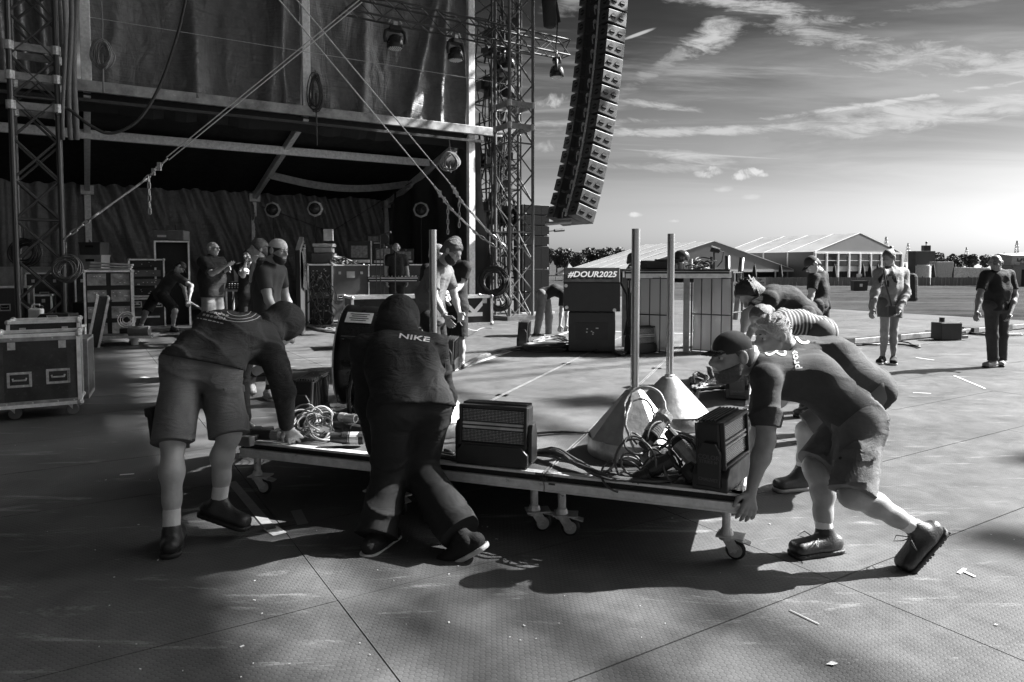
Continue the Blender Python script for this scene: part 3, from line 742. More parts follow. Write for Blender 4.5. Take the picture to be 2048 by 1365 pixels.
# ---- hanging line array
def line_array():
    hx = math.atan2(E1.y, E1.x)
    w, d, h = 1.30, .60, .37
    def cabinet(label, loc, tilt):
        t = thing('line_array_speaker', label, 'speaker', loc, 0, 'speaker cabinets of the hanging line array')
        m = mat('charcoal speaker paint', 0.045, 0.5, var=.2, scale=7, bump=.08, bscale=200)
        for s in (-1, 1):
            mb = MB(); x0, x1 = sorted((s * .65, s * .30)); hh = h / 2 - .008
            mb.add([(x0, 0, -hh + .02), (x1, 0, -hh + .02), (x1, d, -hh), (x0, d, -hh), (x0, 0, hh - .02), (x1, 0, hh - .02), (x1, d, hh), (x0, d, hh)],
                   [(0, 3, 2, 1), (4, 5, 6, 7), (0, 1, 5, 4), (1, 2, 6, 5), (2, 3, 7, 6), (3, 0, 4, 7)])
            mb.build('cabinet_wing', m, t, bevel=.014)
            pos = [(Vector((s * .475, -.004, 0)), Vector((0, -1, 0)))] + [(Vector((s * .654, y, 0)), Vector((s, 0, 0))) for y in (.17, .43)]
            for c, n in pos:
                MB().cyl(c - n * .004, c + n * .004, .078, n=20).build('handle_recess', mat('handle recess', .006, .8), t)
                tx = Vector((0, 0, 1)).cross(n)
                MB().box(c + n * .010, (.15 if abs(n.y) > .5 else .012, .012 if abs(n.y) > .5 else .15, .026)).build('handle_bar', m, t)
            MB().box((s * .27, -.03, 0), (.03, .04, h * 1.02)).build('rigging_bar', STEEL() if s > 0 else DARKM(), t)
        MB().box((0, .36, 0), (.60, .46, h - .03)).build('centre_body', m, t)
        MB().cyl((-.05, .09, .05), (-.05, .14, .05), .05, n=12).cyl((.08, .10, -.06), (.08, .14, -.06), .035, n=12).tube([(-.05, .1, .05), (0, .04, -.05), (.02, .06, -.18)], .012).build('connector', STEEL(), t)
        t.rotation_euler = (Matrix.Rotation(hx, 3, 'Z') @ Matrix.Rotation(-tilt, 3, 'X')).to_euler()
        return t
    # visible rear corner of the column, from top to bottom
    D0 = 18.0; x_corner = (1216 - CX) / LENS_PX * D0
    pos = Vector((x_corner, D0, 1.45 + (530 + 20) * D0 / LENS_PX)) ; pos.z = 8.9
    pos += (N2 * .04)
    z = pos.z; n = 0.0; first = None; i = 0; rows = []
    nb = 17
    for i in range(nb):
        tilt = math.radians(4.2 + 15.5 * (i / (nb - 1)) ** 1.6)
        rows.append((n, z, tilt)); n -= math.sin(tilt) * .385; z -= math.cos(tilt) * .385
    print('array bottom z', z)
    for i, (n, z, tilt) in enumerate(rows):
        p = Vector((pos.x, pos.y, z)) + N2 * n - E1 * .65
        nm = ('first', 'second', 'third', 'fourth', 'fifth', 'sixth', 'seventh', 'eighth', 'ninth', 'tenth', 'eleventh', 'twelfth', 'thirteenth', 'fourteenth', 'fifteenth', 'sixteenth', 'topmost')[nb - 1 - i]
        lab = 'charcoal speaker cabinet, %s from the bottom of the hanging column' % nm if nm != 'topmost' else 'charcoal speaker cabinet at the top of the hanging column'
        if nm == 'first': lab = 'lowest charcoal speaker cabinet of the hanging column, just above the treeline'
        if first is None: first = cabinet(lab, p, tilt)
        else:
            o = copy_tree(first, None, p, None, lab, first['group'])
            o.rotation_euler = (Matrix.Rotation(hx, 3, 'Z') @ Matrix.Rotation(-tilt, 3, 'X')).to_euler()
    # pull-back bar and chain motor bag
    e = rows[-1]; p = Vector((pos.x, pos.y, e[1] - .3)) + N2 * (e[0]) - E1 * .9
    solo(MB().cyl(p - N2 * .35 + Vector((0, 0, -.05)), p + N2 * .1 + E1 * .5, .05, n=10), 'pull_back_bar', GREYM(), 'grey steel bar tied under the rear of the speaker column', 'steel bar')
    solo(MB().cyl(P(1100, 52, 18.5), P(1096, -30, 18.5), .17, .2, n=14).ball(P(1100, 52, 18.5), .165, sc=(1, 1, .4)), 'chain_bag', mat('black canvas', .03, .8), 'black chain bag hanging at the top between truss and speakers', 'chain bag', smooth=True)
    solo(MB().tube([P(1112, -20, 18.6), P(1115, 50, 18.6), P(1112, 98, 19.6)], .02).tube([P(1108, -20, 18.6), P(1119, 45, 18.6)], .035), 'hanging_strap', mat('black canvas', .03, .8), 'black strap hanging beside the chain bag above the truss end', 'strap')
line_array()

# ---- ground stack of speakers
c0 = G(1049, 629)
def stack():
    m = mat('black speaker paint', 0.012, 0.5, var=.2, scale=5, bump=.06, bscale=200); g = mat('speaker grille cloth', 0.012, 0.95, spec=.08, var=.15, scale=30, bump=.3, bscale=260)
    hts = [.58, .68, .68, .305, .305, .305, .305]; z = .06
    names = ['subwoofer at the bottom of the tall speaker stack', 'second subwoofer from the bottom of the tall speaker stack', 'third subwoofer from the bottom of the tall speaker stack',
             'lowest of the four slim speakers on the three subwoofers', 'second lowest slim speaker on the three subwoofers', 'second highest slim speaker of the tall stack', 'slim speaker at the top of the tall stack']
    for i, hh in enumerate(hts):
        w, d = .86, .62
        c = c0 - E1 * d / 2 + N2 * w / 2
        t = thing('stacked_speaker', 'black ' + names[i], 'speaker', (c.x, c.y, z), GRID_ANGLE + (rp.uniform(-.02, .02) if i > 2 else 0), 'speakers of the ground stack')
        MB().box((0, 0, hh / 2), (w, d, hh - .012)).build('cabinet', m, t, bevel=.012)
        for k in range(3):
            MB().box((-w / 3 + k * w / 3, -d / 2 - .008, hh / 2), (w / 3 - .006, .016, hh - .04)).build('grille', g, t)
        MB().box((-w / 2 + .03, -d / 2 - .012, .03), (.03, .02, .02)).box((w / 2 - .05, -d / 2 - .02, .035), (.035, .012, .03)).build('badge', ALU(), t)
        MB().box((w / 2 + .012, -d / 2 + .06, hh / 2), (.02, .05, hh * .9)).box((-w / 2 - .012, -d / 2 + .06, hh / 2), (.02, .05, hh * .9)).build('rigging_rail', STEEL(), t)
        z += hh
    b = c0 - E1 * .31 + N2 * .43
    solo(MB().box((b.x, b.y, .03), (1.15, .85, .06), (0, 0, GRID_ANGLE)), 'stack_dolly', mat('pale plywood', .4, .7), 'pale wooden board under the tall speaker stack', 'dolly board')
    s0 = c0 + N2 * .86
    solo(MB().tube([s0 + Vector((0, 0, 2.45)), s0 + N2 * .22 + Vector((0, 0, 2.47))], .018).cyl(s0 + N2 * .2 + Vector((0, 0, 2.47)), s0 + N2 * .55 + Vector((0, 0, 2.5)), .045), 'microphone', BLACK(), 'black microphone sticking out to the right of the speaker stack', 'microphone')
stack()

# ================================================================== FAR GROUND
def tent(label, peak_uv, D, axis, hw, length, eave_z, peak_z, glazed, group, wall_bottom):
    c = P(peak_uv[0], 540, D); c = Vector((c.x, c.y, FIELD_Z)); a = Vector((axis[0], axis[1], 0)).normalized(); l = Vector((a.y, -a.x, 0))
    t = thing('marquee_tent', label, 'marquee', c, 0, group)
    Wm = mat('white tent cloth', 0.20, 0.65, var=.08, scale=.6); Gm = mat('grey tent gable cloth', 0.19, 0.7, var=.1, scale=.5); Al = ALU()
    zt = Vector((0, 0, 1)); pz, ez = peak_z - FIELD_Z, eave_z - FIELD_Z
    nb = max(3, int(length / 5))
    for s in (-1, 1):
        for k in range(nb):
            p0, p1 = c + a * (length * k / nb + .06), c + a * (length * (k + 1) / nb - .06)
            mb = MB(); q = []
            for f in np.linspace(0, 1, 5):
                z = pz + (ez - pz) * f - .12 * math.sin(math.pi * f)
                q.append((f * hw * 1.03 * s, z))
            for (x0, z0), (x1, z1) in zip(q, q[1:]): mb.quad(p0 + l * x0 + zt * z0, p1 + l * x0 + zt * z0, p1 + l * x1 + zt * z1, p0 + l * x1 + zt * z1)
            mb.build('roof_panel', Wm, t, world=True)
            mb = MB().quad(p0 + l * hw * s + zt * wall_bottom, p1 + l * hw * s + zt * wall_bottom, p1 + l * hw * s + zt * ez, p0 + l * hw * s + zt * ez)
            mb.build('side_wall', Wm, t, world=True)
        for k in range(nb + 1):
            p = c + a * (length * k / nb); MB().beam(p + l * hw * s, p + l * hw * s + zt * ez, .25, .25, a).beam(p + l * hw * s + zt * (ez + .04), p + zt * (pz + .04), .18, .1).build('frame', Al, t, world=True)
    g = c - a * .05
    MB().add([g - l * hw + zt * ez, g + l * hw + zt * ez, g + zt * pz], [(0, 1, 2)]).build('gable', Gm, t, world=True)
    MB().beam(g - l * hw + zt * (ez - .1), g + l * hw + zt * (ez - .1), .2, .35).build('eave_beam', Al, t, world=True)
    if glazed:
        nw = 8; ww = 2 * hw / nw
        for k in range(nw + 1):
            MB().beam(g - l * (hw - k * ww) - a * .1, g - l * (hw - k * ww) - a * .1 + zt * (ez - .2), .3, .3, a).build('column', mat('white column', .7, .5), t, world=True)
        for k in range(nw):
            x0, x1 = -hw + k * ww + .2, -hw + (k + 1) * ww - .2
            MB().quad(g + l * x0 + zt * (ez - 2.3), g + l * x1 + zt * (ez - 2.3), g + l * x1 + zt * (ez - .4), g + l * x0 + zt * (ez - .4)).build('window', mat('dark glass', .05, .08, spec=.9), t, world=True)
            MB().beam(g + l * x0 - a * .15 + zt * (ez - 1.4), g + l * x1 - a * .15 + zt * (ez - 1.4), .06, .08).build('railing', Al, t, world=True)
            MB().quad(g + l * x0 + zt * (ez - 3.2), g + l * x1 + zt * (ez - 3.2), g + l * x1 + zt * (ez - 2.35), g + l * x0 + zt * (ez - 2.35)).build('parapet', mat('grey parapet', .42, .7), t, world=True)
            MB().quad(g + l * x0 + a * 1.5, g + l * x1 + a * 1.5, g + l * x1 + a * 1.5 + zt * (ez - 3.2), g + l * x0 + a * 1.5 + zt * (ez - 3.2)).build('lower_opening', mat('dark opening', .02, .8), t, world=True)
    else:
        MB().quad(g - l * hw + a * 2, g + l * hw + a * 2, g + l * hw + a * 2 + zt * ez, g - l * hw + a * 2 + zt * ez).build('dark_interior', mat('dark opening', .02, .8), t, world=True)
        for k in range(9):
            MB().beam(g - l * (hw - k * hw / 4), g - l * (hw - k * hw / 4) + zt * ez, .18, .18, a).build('post', Al, t, world=True)
    return t
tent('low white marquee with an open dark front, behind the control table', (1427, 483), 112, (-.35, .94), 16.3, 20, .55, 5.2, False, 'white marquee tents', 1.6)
tent('large two-storey white marquee with a glazed upper floor, behind the standing man in a cap', (1718, 467), 118, (-.42, .91), 10.4, 22, 3.55, 6.75, True, 'white marquee tents', 0.0)
# pagoda tops and stalls far left
for i, (u, vt, vb, wpx, lab) in enumerate(((1138, 527, 548, 44, 'small white pagoda tent before the trees, left of the wedge speaker'), (1238, 527, 545, 60, 'pale pagoda tent before the trees, right of the wedge speaker top'), (1300, 534, 548, 40, 'small pale stall roof low before the trees by the steel poles'))):
    D = 120; p = P(u, vb, D); w = px(D, wpx) / 2; z1 = px(D, vb - vt)
    t = thing('pagoda_tent', lab, 'tent', (p.x, p.y, FIELD_Z), .3, 'small pagoda tents'); zb = p.z - FIELD_Z
    MB().add([(-w, -w, zb), (w, -w, zb), (w, w, zb), (-w, w, zb), (-w * .3, -w * .3, zb + z1 * .5), (w * .3, -w * .3, zb + z1 * .5), (w * .3, w * .3, zb + z1 * .5), (-w * .3, w * .3, zb + z1 * .5), (0, 0, zb + z1)],
             [(0, 1, 5, 4), (1, 2, 6, 5), (2, 3, 7, 6), (3, 0, 4, 7), (4, 5, 8), (5, 6, 8), (6, 7, 8), (7, 4, 8)]).build('roof', mat('white tent cloth', .62, .65, var=.08, scale=.6), t)
    for sx in (-1, 1):
        for sy in (-1, 1): MB().cyl((sx * w * .95, sy * w * .95, 0), (sx * w * .95, sy * w * .95, zb), .06, n=6).build('post', ALU(), t)

# fence across the field
f0, f1 = P(1478, 573, 92), P(2090, 575, 92)
t = thing('site_fence', 'long low grey board fence across the far side of the field', 'fence', (f0.x, f0.y, FIELD_Z))
mfence = mat('grey fence boards', .19, .75, var=.3, scale=1.2, stretch=(6, 6, .3))
nf = 20; L_ = (f1.x - f0.x) / nf
for k in range(nf):
    q = k + .5; mb = MB()
    for b in range(8): mb.box((f0.x + (k + (b + .5) / 8) * L_, f0.y + (b % 2) * .03 + rp.uniform(-.015, .015), FIELD_Z + .55 + rp.uniform(-.02, .02)), (L_ / 8 - .02, .04, 1.1))
    mb.build('fence_panel', mfence, t, world=True)
    MB().box((f0.x + k * L_, f0.y + .1, FIELD_Z + .6), (.09, .09, 1.25)).build('post', DARKM(), t, world=True)
# the sign board on the fence
p = P(1519, 563, 91.5); t = thing('fence_sign', 'small white sign board hung on the fence right of the control table', 'sign', (p.x, p.y, p.z))
MB().box((0, 0, 0), (1.6, .05, .95)).build('board', mat('white sign face', .5, .6), t)
text_plate('lettering', 'VIP', .4, BLACK(), t, (0, -.03, .18), (1, 0, 0), (0, 0, 1), bold=.01)
text_plate('lettering', 'ENTRANCE', .24, BLACK(), t, (0, -.03, -.2), (1, 0, 0), (0, 0, 1), bold=.01)
# rubbish bins on the field
p = P(1718, 582, 74); t = thing('field_bins', 'black rubbish bin alone on the field, behind the woman in the hoodie', 'bin', (p.x, p.y, FIELD_Z))
MB().box((0, 0, .5), (1.4, .8, .95), taper=(1.06, 1.06)).build('body', BLACK(), t, bevel=.03)
MB().box((0, 0, 1.02), (1.55, .9, .1)).build('lid', DARKM(), t); MB().box((.0, -.42, .6), (.3, .03, .3)).build('label_plate', WHITE(), t)
p = P(1720, 545, 92); solo(MB().box((p.x, p.y + .2, -.15), (.7, .06, .8)), 'notice_board', WHITE(), 'white notice board above the fence, behind the black bin', 'sign')

# closed black parasols
par = None
for i, (u, vt, D) in enumerate(((1509, 536, 105), (1561, 536, 105), (1669, 527, 104), (1726, 528, 103), (1740, 527, 102), (1756, 528, 103), (1810, 529, 104), (1834, 530, 104), (1855, 528, 101), (1861, 529, 102), (1867, 528, 100), (1910, 530, 103), (1924, 530, 102))):
    p = P(u, vt, D)
    lab = ['closed black parasol farthest left, under the low marquee roof', 'closed black parasol before the low marquee, left of the capped man', 'closed black parasol right beside the standing man in a cap', 'closed black parasol left of the woman, leftmost of three',
           'closed black parasol left of the woman, middle of three', 'closed black parasol nearest to the left of the woman in the hoodie', 'closed black parasol just right of the woman\'s head', 'closed black parasol left of the white tank',
           'closed black parasol at the right side of the white tank, leftmost of three', 'closed black parasol middle of three right of the white tank', 'closed black parasol rightmost of three right of the white tank', 'closed black parasol alone, left of the pair near the van', 'closed black parasol just left of the white van'][i]
    if par is None:
        par = thing('closed_parasol', lab, 'parasol', (p.x, p.y, FIELD_Z), 0, 'closed parasols across the field')
        MB().lathe((0, 0, 0), [(.05, .55), (.36, .7), (.34, 1.3), (.2, 2.3), (.06, 2.85), (.0, 2.9)], 10).build('canopy', mat('black parasol cloth', .015, .8), par, smooth=True)
        MB().cyl((0, 0, 0), (0, 0, 3.0), .05, n=6).build('pole', DARKM(), par); MB().box((0, 0, .06), (.8, .8, .12)).build('base', DARKM(), par)
    else: copy_tree(par, None, (p.x, p.y, FIELD_Z), i * .7, lab, par['group'])
# white tank, van, ticket hut, light tower, pylons
p = P(1846, 552, 97); solo(MB().cyl((p.x, p.y, FIELD_Z), (p.x, p.y, FIELD_Z + 2.6), .95, n=20).cyl((p.x, p.y, FIELD_Z + 2.6), (p.x, p.y, FIELD_Z + 2.75), .8, n=20), 'white_tank', mat('white tank', .6, .5), 'white upright tank behind the fence, right of the woman', 'tank')
p = P(1952, 548, 99); t = thing('white_van', 'white van parked behind the fence, left of the man on the right', 'van', (p.x, p.y, FIELD_Z))
MB().prism([(-2.6, .45), (2.6, .45), (2.6, 1.3), (1.9, 1.5), (1.3, 2.3), (-2.6, 2.4)], -.9, .9).build('body', mat('white van paint', .55, .3), t, bevel=.05)
for x in (-1.6, 1.7): MB().cyl((x, -.95, .4), (x, -.7, .4), .38, n=14).build('wheel', RUBBER(), t)
MB().box((1.35, -.91, 1.75), (.8, .02, .5)).build('window', mat('dark glass', .05, .08, spec=.9), t)
p = P(1882, 545, 108); solo(MB().box((p.x, p.y, .3), (2.6, 2, 3.2)), 'white_cabin', mat('white cabin', .5, .6), 'pale site cabin behind the parasols, between tank and van', 'cabin', bevel=.04)
p = P(2040, 560, 90); t = thing('ticket_hut', 'sign-fronted hut behind the fence at the right edge of the picture', 'hut', (p.x, p.y, FIELD_Z), .1)
MB().box((0, 0, 1.3), (4.6, 3, 2.6)).build('wall', mat('grey hut boards', .28, .7), t); MB().box((0, -.1, 3.3), (4.8, 2.4, 1.5), (.12, 0, 0)).build('sign_board', mat('pale sign board', .34, .6), t)
MB().box((0, -.4, 2.62), (5.2, 3.6, .12)).build('roof', mat('white tent cloth', .62), t); MB().box((-.6, -1.52, 1.1), (1.1, .04, 2.1)).build('door', mat('dark opening', .02, .8), t)
text_plate('lettering', 'DOUR', 1.0, BLACK(), t, (-.3, -1.36, 3.45), (1, 0, 0), (0, .12, 1), bold=.03); text_plate('lettering', 'Experience', .42, BLACK(), t, (-.3, -1.30, 2.9), (1, 0, 0), (0, .12, 1))
p = P(1852, 497, 125); t = thing('light_tower', 'dark box on a mast above the trees, right of the large marquee', 'light tower', (p.x, p.y, FIELD_Z))
MB().cyl((0, 0, 0), (0, 0, p.z - FIELD_Z), .15, n=8).build('mast', DARKM(), t); MB().box((0, 0, p.z - FIELD_Z), (1.3, .8, 1.0)).build('lamp_box', DARKM(), t, bevel=.05)
MB().cyl((0, 0, p.z - FIELD_Z + .5), (0, 0, p.z - FIELD_Z + 1.0), .08, n=6).ball((.05, 0, p.z - FIELD_Z + 1.0), .2).build('beacon', DARKM(), t)
p = P(1843, 519, 112); solo(MB().box((p.x, p.y, p.z - 1.2), (3.2, 2, 5)), 'dark_container', mat('dark container', .05, .6, bump=.3, bscale=6, stretch=(6, 6, .1)), 'dark container tower beside the large marquee, under the light mast', 'container', bevel=.04)
for i, (u, vt, D, lab) in enumerate(((1772, 474, 420, 'thin lattice pylon behind the peak of the large marquee, left one'), (1816, 487, 470, 'thin lattice pylon right of the large marquee roof'), (1933, 495, 520, 'tiny lattice pylon above the trees, left of the right-hand man'), (2034, 482, 400, 'tall thin lattice pylon at the right edge above the trees'))):
    p = P(u, vt, D); t = thing('pylon', lab, 'pylon', (p.x, p.y, FIELD_Z), .5, 'power pylons on the horizon'); H = p.z - FIELD_Z; mb = MB()
    for sx in (-1, 1):
        for sy in (-1, 1): mb.cyl((sx * 1.6, sy * 1.6, 0), (sx * .2, sy * .2, H), .12, n=4)
    for k in range(9):
        a, b = 1.6 - 1.4 * k / 9, 1.6 - 1.4 * (k + 1) / 9; z0, z1 = H * k / 9, H * (k + 1) / 9
        for sy in (-1, 1): mb.cyl((-a, sy * a, z0), (b, sy * b, z1), .09, n=4); mb.cyl((a, sy * a, z0), (-b, sy * b, z1), .09, n=4)
    mb.build('mast', DARKM(), t); mb = MB()
    for z, w in ((.72, 2.6), (.84, 2.1), (.95, 1.4)): mb.cyl((-w, 0, H * z), (w, 0, H * z), .12, n=4)
    mb.build('cross_arm', DARKM(), t)

# trees
def tree_meshes(seed, H, wid):
    rs = random.Random(seed); mb = MB()
    blobs = [(Vector((rs.uniform(-.6, .6) * wid, rs.uniform(-.5, .5) * wid, H * rs.uniform(.35, .86))), rs.uniform(.22, .42) * wid) for _ in range(13)] + [(Vector((0, 0, H * .6)), wid * .55)]
    for c, r in blobs:
        for _ in range(95):
            d = Vector((rs.gauss(0, 1), rs.gauss(0, 1), rs.gauss(0, 1))).normalized() * r * rs.uniform(.65, 1.08); d.z *= .85
            p = c + d; s_ = rs.uniform(.16, .42)
            x = Vector((rs.gauss(0, 1), rs.gauss(0, 1), rs.gauss(0, 1))).normalized(); y = x.cross(Vector((rs.gauss(0, 1), rs.gauss(0, 1), rs.gauss(0, 1)))).normalized()
            mb.quad(p - x * s_, p + y * s_ * .8, p + x * s_, p - y * s_ * .8)
    tr = MB().cyl((0, 0, -.5), (.1, 0, H * .45), .28, .14, n=7)
    for k in range(4):
        a = k * 1.6; tr.cyl((0.06, 0, H * .32), (math.cos(a) * wid * .5, math.sin(a) * wid * .5, H * .62), .11, .04, n=5)
    return mb.mesh('crown', mat('dark leaves', .05, .7, var=.5, scale=1.5)), tr.mesh('trunk', mat('bark', .06, .9))
TV = [tree_meshes(s_, 8, w_) for s_, w_ in ((1, 3.0), (2, 3.6), (3, 2.4), (4, 4.0))]
spots = []; CNT = {}; ORD = 'first second third fourth fifth sixth seventh eighth ninth tenth eleventh twelfth thirteenth fourteenth fifteenth sixteenth seventeenth eighteenth nineteenth twentieth twenty-first twenty-second'.split()
for u in range(1088, 1350, 13): spots.append((u + rp.uniform(-3, 3), 494 + 5 * math.sin(u * .05) + rp.uniform(-5, 6), rp.uniform(170, 215), 'left'))
for u in (1482, 1495, 1507, 1518, 1529): spots.append((u, 496 + rp.uniform(0, 5), 190, 'mid'))
for u in range(1838, 2062, 16): spots.append((u + rp.uniform(-5, 5), 505 - max(0, (u - 1990) * .03) + rp.uniform(-4, 5), rp.uniform(200, 250), 'right'))
for i, (u, vt, D, w_) in enumerate(spots):
    p = P(u, vt, D); zb = FIELD_Z
    H = p.z - zb; cm, tm = TV[i % 4]
    where = {'left': 'in the treeline left of the marquees', 'mid': 'between the two marquee roofs', 'right': 'on the rise right of the large marquee'}[w_]
    kind = ('round', 'broad', 'narrow', 'spreading')[i % 4]
    CNT[w_] = CNT.get(w_, 0) + 1
    t = thing('tree', '%s dark tree, %s from the left %s' % (kind, ORD[CNT[w_] - 1], where), 'tree', (p.x, p.y, zb), rp.uniform(0, 6), 'distant trees ' + where)
    sc = H / 8.0; t.scale = (sc * rp.uniform(.9, 1.25), sc * rp.uniform(.9, 1.25), sc)
    link('crown', cm, t); link('trunk', tm, t)
# ================================================================== PEOPLE: bodies and clothes grown from tapered limbs
def A3(p): return np.array((p[0], p[1], p[2]), dtype=np.float32)
class Field:
    def __init__(s, k=0.03): s.p = []; s.k = k; s.sub = []; s.cuts = []
    def cone(s, a, b, ra, rb=None): s.p.append(('c', A3(a), A3(b), ra, ra if rb is None else rb)); return s
    def ell(s, c, r, M=None): s.p.append(('e', A3(c), np.array(r, dtype=np.float32), np.eye(3, dtype=np.float32) if M is None else np.array(M, dtype=np.float32))); return s
    def hole(s, c, r, M=None): s.sub.append(('e', A3(c), np.array(r, dtype=np.float32), np.eye(3, dtype=np.float32) if M is None else np.array(M, dtype=np.float32))); return s
    def cut(s, p, n): s.cuts.append((A3(p), A3(Vector(n).normalized()))); return s       # removes the side n points to
def _bounds(q):
    if q[0] == 'c':
        r = max(q[3], q[4]); return np.minimum(q[1], q[2]) - r, np.maximum(q[1], q[2]) + r
    R_ = max(q[2]); return q[1] - R_, q[1] + R_
def _dist(q, X, Y, Z):
    if q[0] == 'c':
        a, b = q[1], q[2]; ab = b - a; L2 = float(ab @ ab) + 1e-9
        px_, py_, pz_ = X - a[0], Y - a[1], Z - a[2]
        t = np.clip((px_ * ab[0] + py_ * ab[1] + pz_ * ab[2]) / L2, 0, 1)
        return np.sqrt((px_ - t * ab[0]) ** 2 + (py_ - t * ab[1]) ** 2 + (pz_ - t * ab[2]) ** 2) - (q[3] + (q[4] - q[3]) * t)
    c, r, M = q[1], q[2], q[3]
    p = [X - c[0], Y - c[1], Z - c[2]]
    l = [(M[0][i] * p[0] + M[1][i] * p[1] + M[2][i] * p[2]) / r[i] for i in range(3)]
    k = np.sqrt(l[0] ** 2 + l[1] ** 2 + l[2] ** 2)
    return (k - 1) * float(min(r)) if max(r) / min(r) > 2.5 else (k - 1) * float(np.mean(r))
CORN = [(0, 0, 0), (1, 0, 0), (0, 1, 0), (1, 1, 0), (0, 0, 1), (1, 0, 1), (0, 1, 1), (1, 1, 1)]
EDG = [(0, 1), (2, 3), (4, 5), (6, 7), (0, 2), (1, 3), (4, 6), (5, 7), (0, 4), (1, 5), (2, 6), (3, 7)]
def nets(f, org, h):
    s = f < 0
    if not s.any(): return np.zeros((0, 3)), np.zeros((0, 4), int)
    nx, ny, nz = f.shape
    cnt = np.zeros((nx - 1, ny - 1, nz - 1), np.int8)
    for dx, dy, dz in CORN: cnt += s[dx:nx - 1 + dx, dy:ny - 1 + dy, dz:nz - 1 + dz]
    idx = np.argwhere((cnt > 0) & (cnt < 8)); M = len(idx)
    vals = np.stack([f[idx[:, 0] + c[0], idx[:, 1] + c[1], idx[:, 2] + c[2]] for c in CORN], 1)
    acc = np.zeros((M, 3)); n = np.zeros(M); cc = np.array(CORN, float)
    for a, b in EDG:
        va, vb = vals[:, a], vals[:, b]; x = (va < 0) != (vb < 0)
        t = np.where(x, va / np.where(np.abs(va - vb) < 1e-9, 1e-9, va - vb), 0)
        acc += np.where(x[:, None], cc[a] + (cc[b] - cc[a]) * t[:, None], 0); n += x
    v = org + (idx + acc / n[:, None]) * h
    vid = -np.ones(cnt.shape, np.int64); vid[idx[:, 0], idx[:, 1], idx[:, 2]] = np.arange(M)
    Q = []
    for ax in range(3):
        o1, o2 = [(1, 2), (2, 0), (0, 1)][ax]
        sl0 = [slice(None)] * 3; sl1 = [slice(None)] * 3; sl0[ax] = slice(0, -1); sl1[ax] = slice(1, None)
        a, b = s[tuple(sl0)], s[tuple(sl1)]
        e = np.argwhere(a != b)
        e = e[(e[:, o1] > 0) & (e[:, o2] > 0) & (e[:, o1] < f.shape[o1] - 1) & (e[:, o2] < f.shape[o2] - 1)]
        fl = a[e[:, 0], e[:, 1], e[:, 2]]
        def g(d1, d2):
            q = e.copy(); q[:, o1] -= d1; q[:, o2] -= d2; return vid[q[:, 0], q[:, 1], q[:, 2]]
        q = np.stack([g(1, 1), g(0, 1), g(0, 0), g(1, 0)], 1)
        q[~fl] = q[~fl][:, ::-1]
        Q.append(q)
    q = np.concatenate(Q); q = q[(q >= 0).all(1)]
    return v, q
def grow(F, h, fold=None):
    bs = [_bounds(q) for q in F.p]; m = 0.05
    lo = np.min([b[0] for b in bs], 0) - m; hi = np.max([b[1] for b in bs], 0) + m
    sh = np.ceil((hi - lo) / h).astype(int) + 1
    ax = [(lo[i] + h * np.arange(sh[i])).astype(np.float32) for i in range(3)]
    f = np.full(sh, 0.6, np.float32); k = F.k
    for q, (a, b) in zip(F.p, bs):
        i0 = np.maximum(0, np.floor((a - m - k - lo) / h).astype(int)); i1 = np.minimum(sh, np.ceil((b + m + k - lo) / h).astype(int) + 1)
        sl = tuple(slice(i0[i], i1[i]) for i in range(3))
        d = _dist(q, ax[0][sl[0]][:, None, None], ax[1][sl[1]][None, :, None], ax[2][sl[2]][None, None, :])
        g = f[sl]; t = np.clip(.5 + .5 * (g - d) / k, 0, 1)
        f[sl] = g + (d - g) * t - k * t * (1 - t)
    X, Y, Z = ax[0][:, None, None], ax[1][None, :, None], ax[2][None, None, :]
    for q in F.sub:
        d = -_dist(q, X, Y, Z); kk = .008; t = np.clip(.5 - .5 * (f - d) / kk, 0, 1); f = f + (d - f) * t + kk * t * (1 - t)
    if fold is not None: f = f + fold(X, Y, Z)
    for p, n in F.cuts: f = np.maximum(f, (X - p[0]) * n[0] + (Y - p[1]) * n[1] + (Z - p[2]) * n[2])
    return nets(f, lo, h)
def folds(seed, amp, freq, axis=None):
    rs = np.random.RandomState(seed); D = [rs.normal(size=3) for _ in range(5)]
    if axis is not None:
        a = np.array(axis) / np.linalg.norm(axis); D = [d - .55 * a * (d @ a) + a * rs.choice((-1, 1)) * .9 for d in D]
    D = [d / np.linalg.norm(d) for d in D]; ph = rs.rand(5) * 6.28
    def fn(X, Y, Z):
        dot = lambda i: D[i][0] * X + D[i][1] * Y + D[i][2] * Z
        w = np.sin(dot(3) * freq * .31 + ph[3]) * 1.3
        w2 = np.sin(dot(4) * freq * .43 + ph[4]) * 1.1
        m = .55 + .45 * np.sin(dot(2) * freq * .22 + ph[2])
        a = 1 - np.sqrt(np.abs(np.sin(dot(0) * freq * .5 + ph[0] + w))) * 2.0
        b = np.sin(dot(1) * freq * .8 + ph[1] + w2)
        return (-amp * m * np.maximum(a + .45 * b, -.4)).astype(np.float32)
    return fn
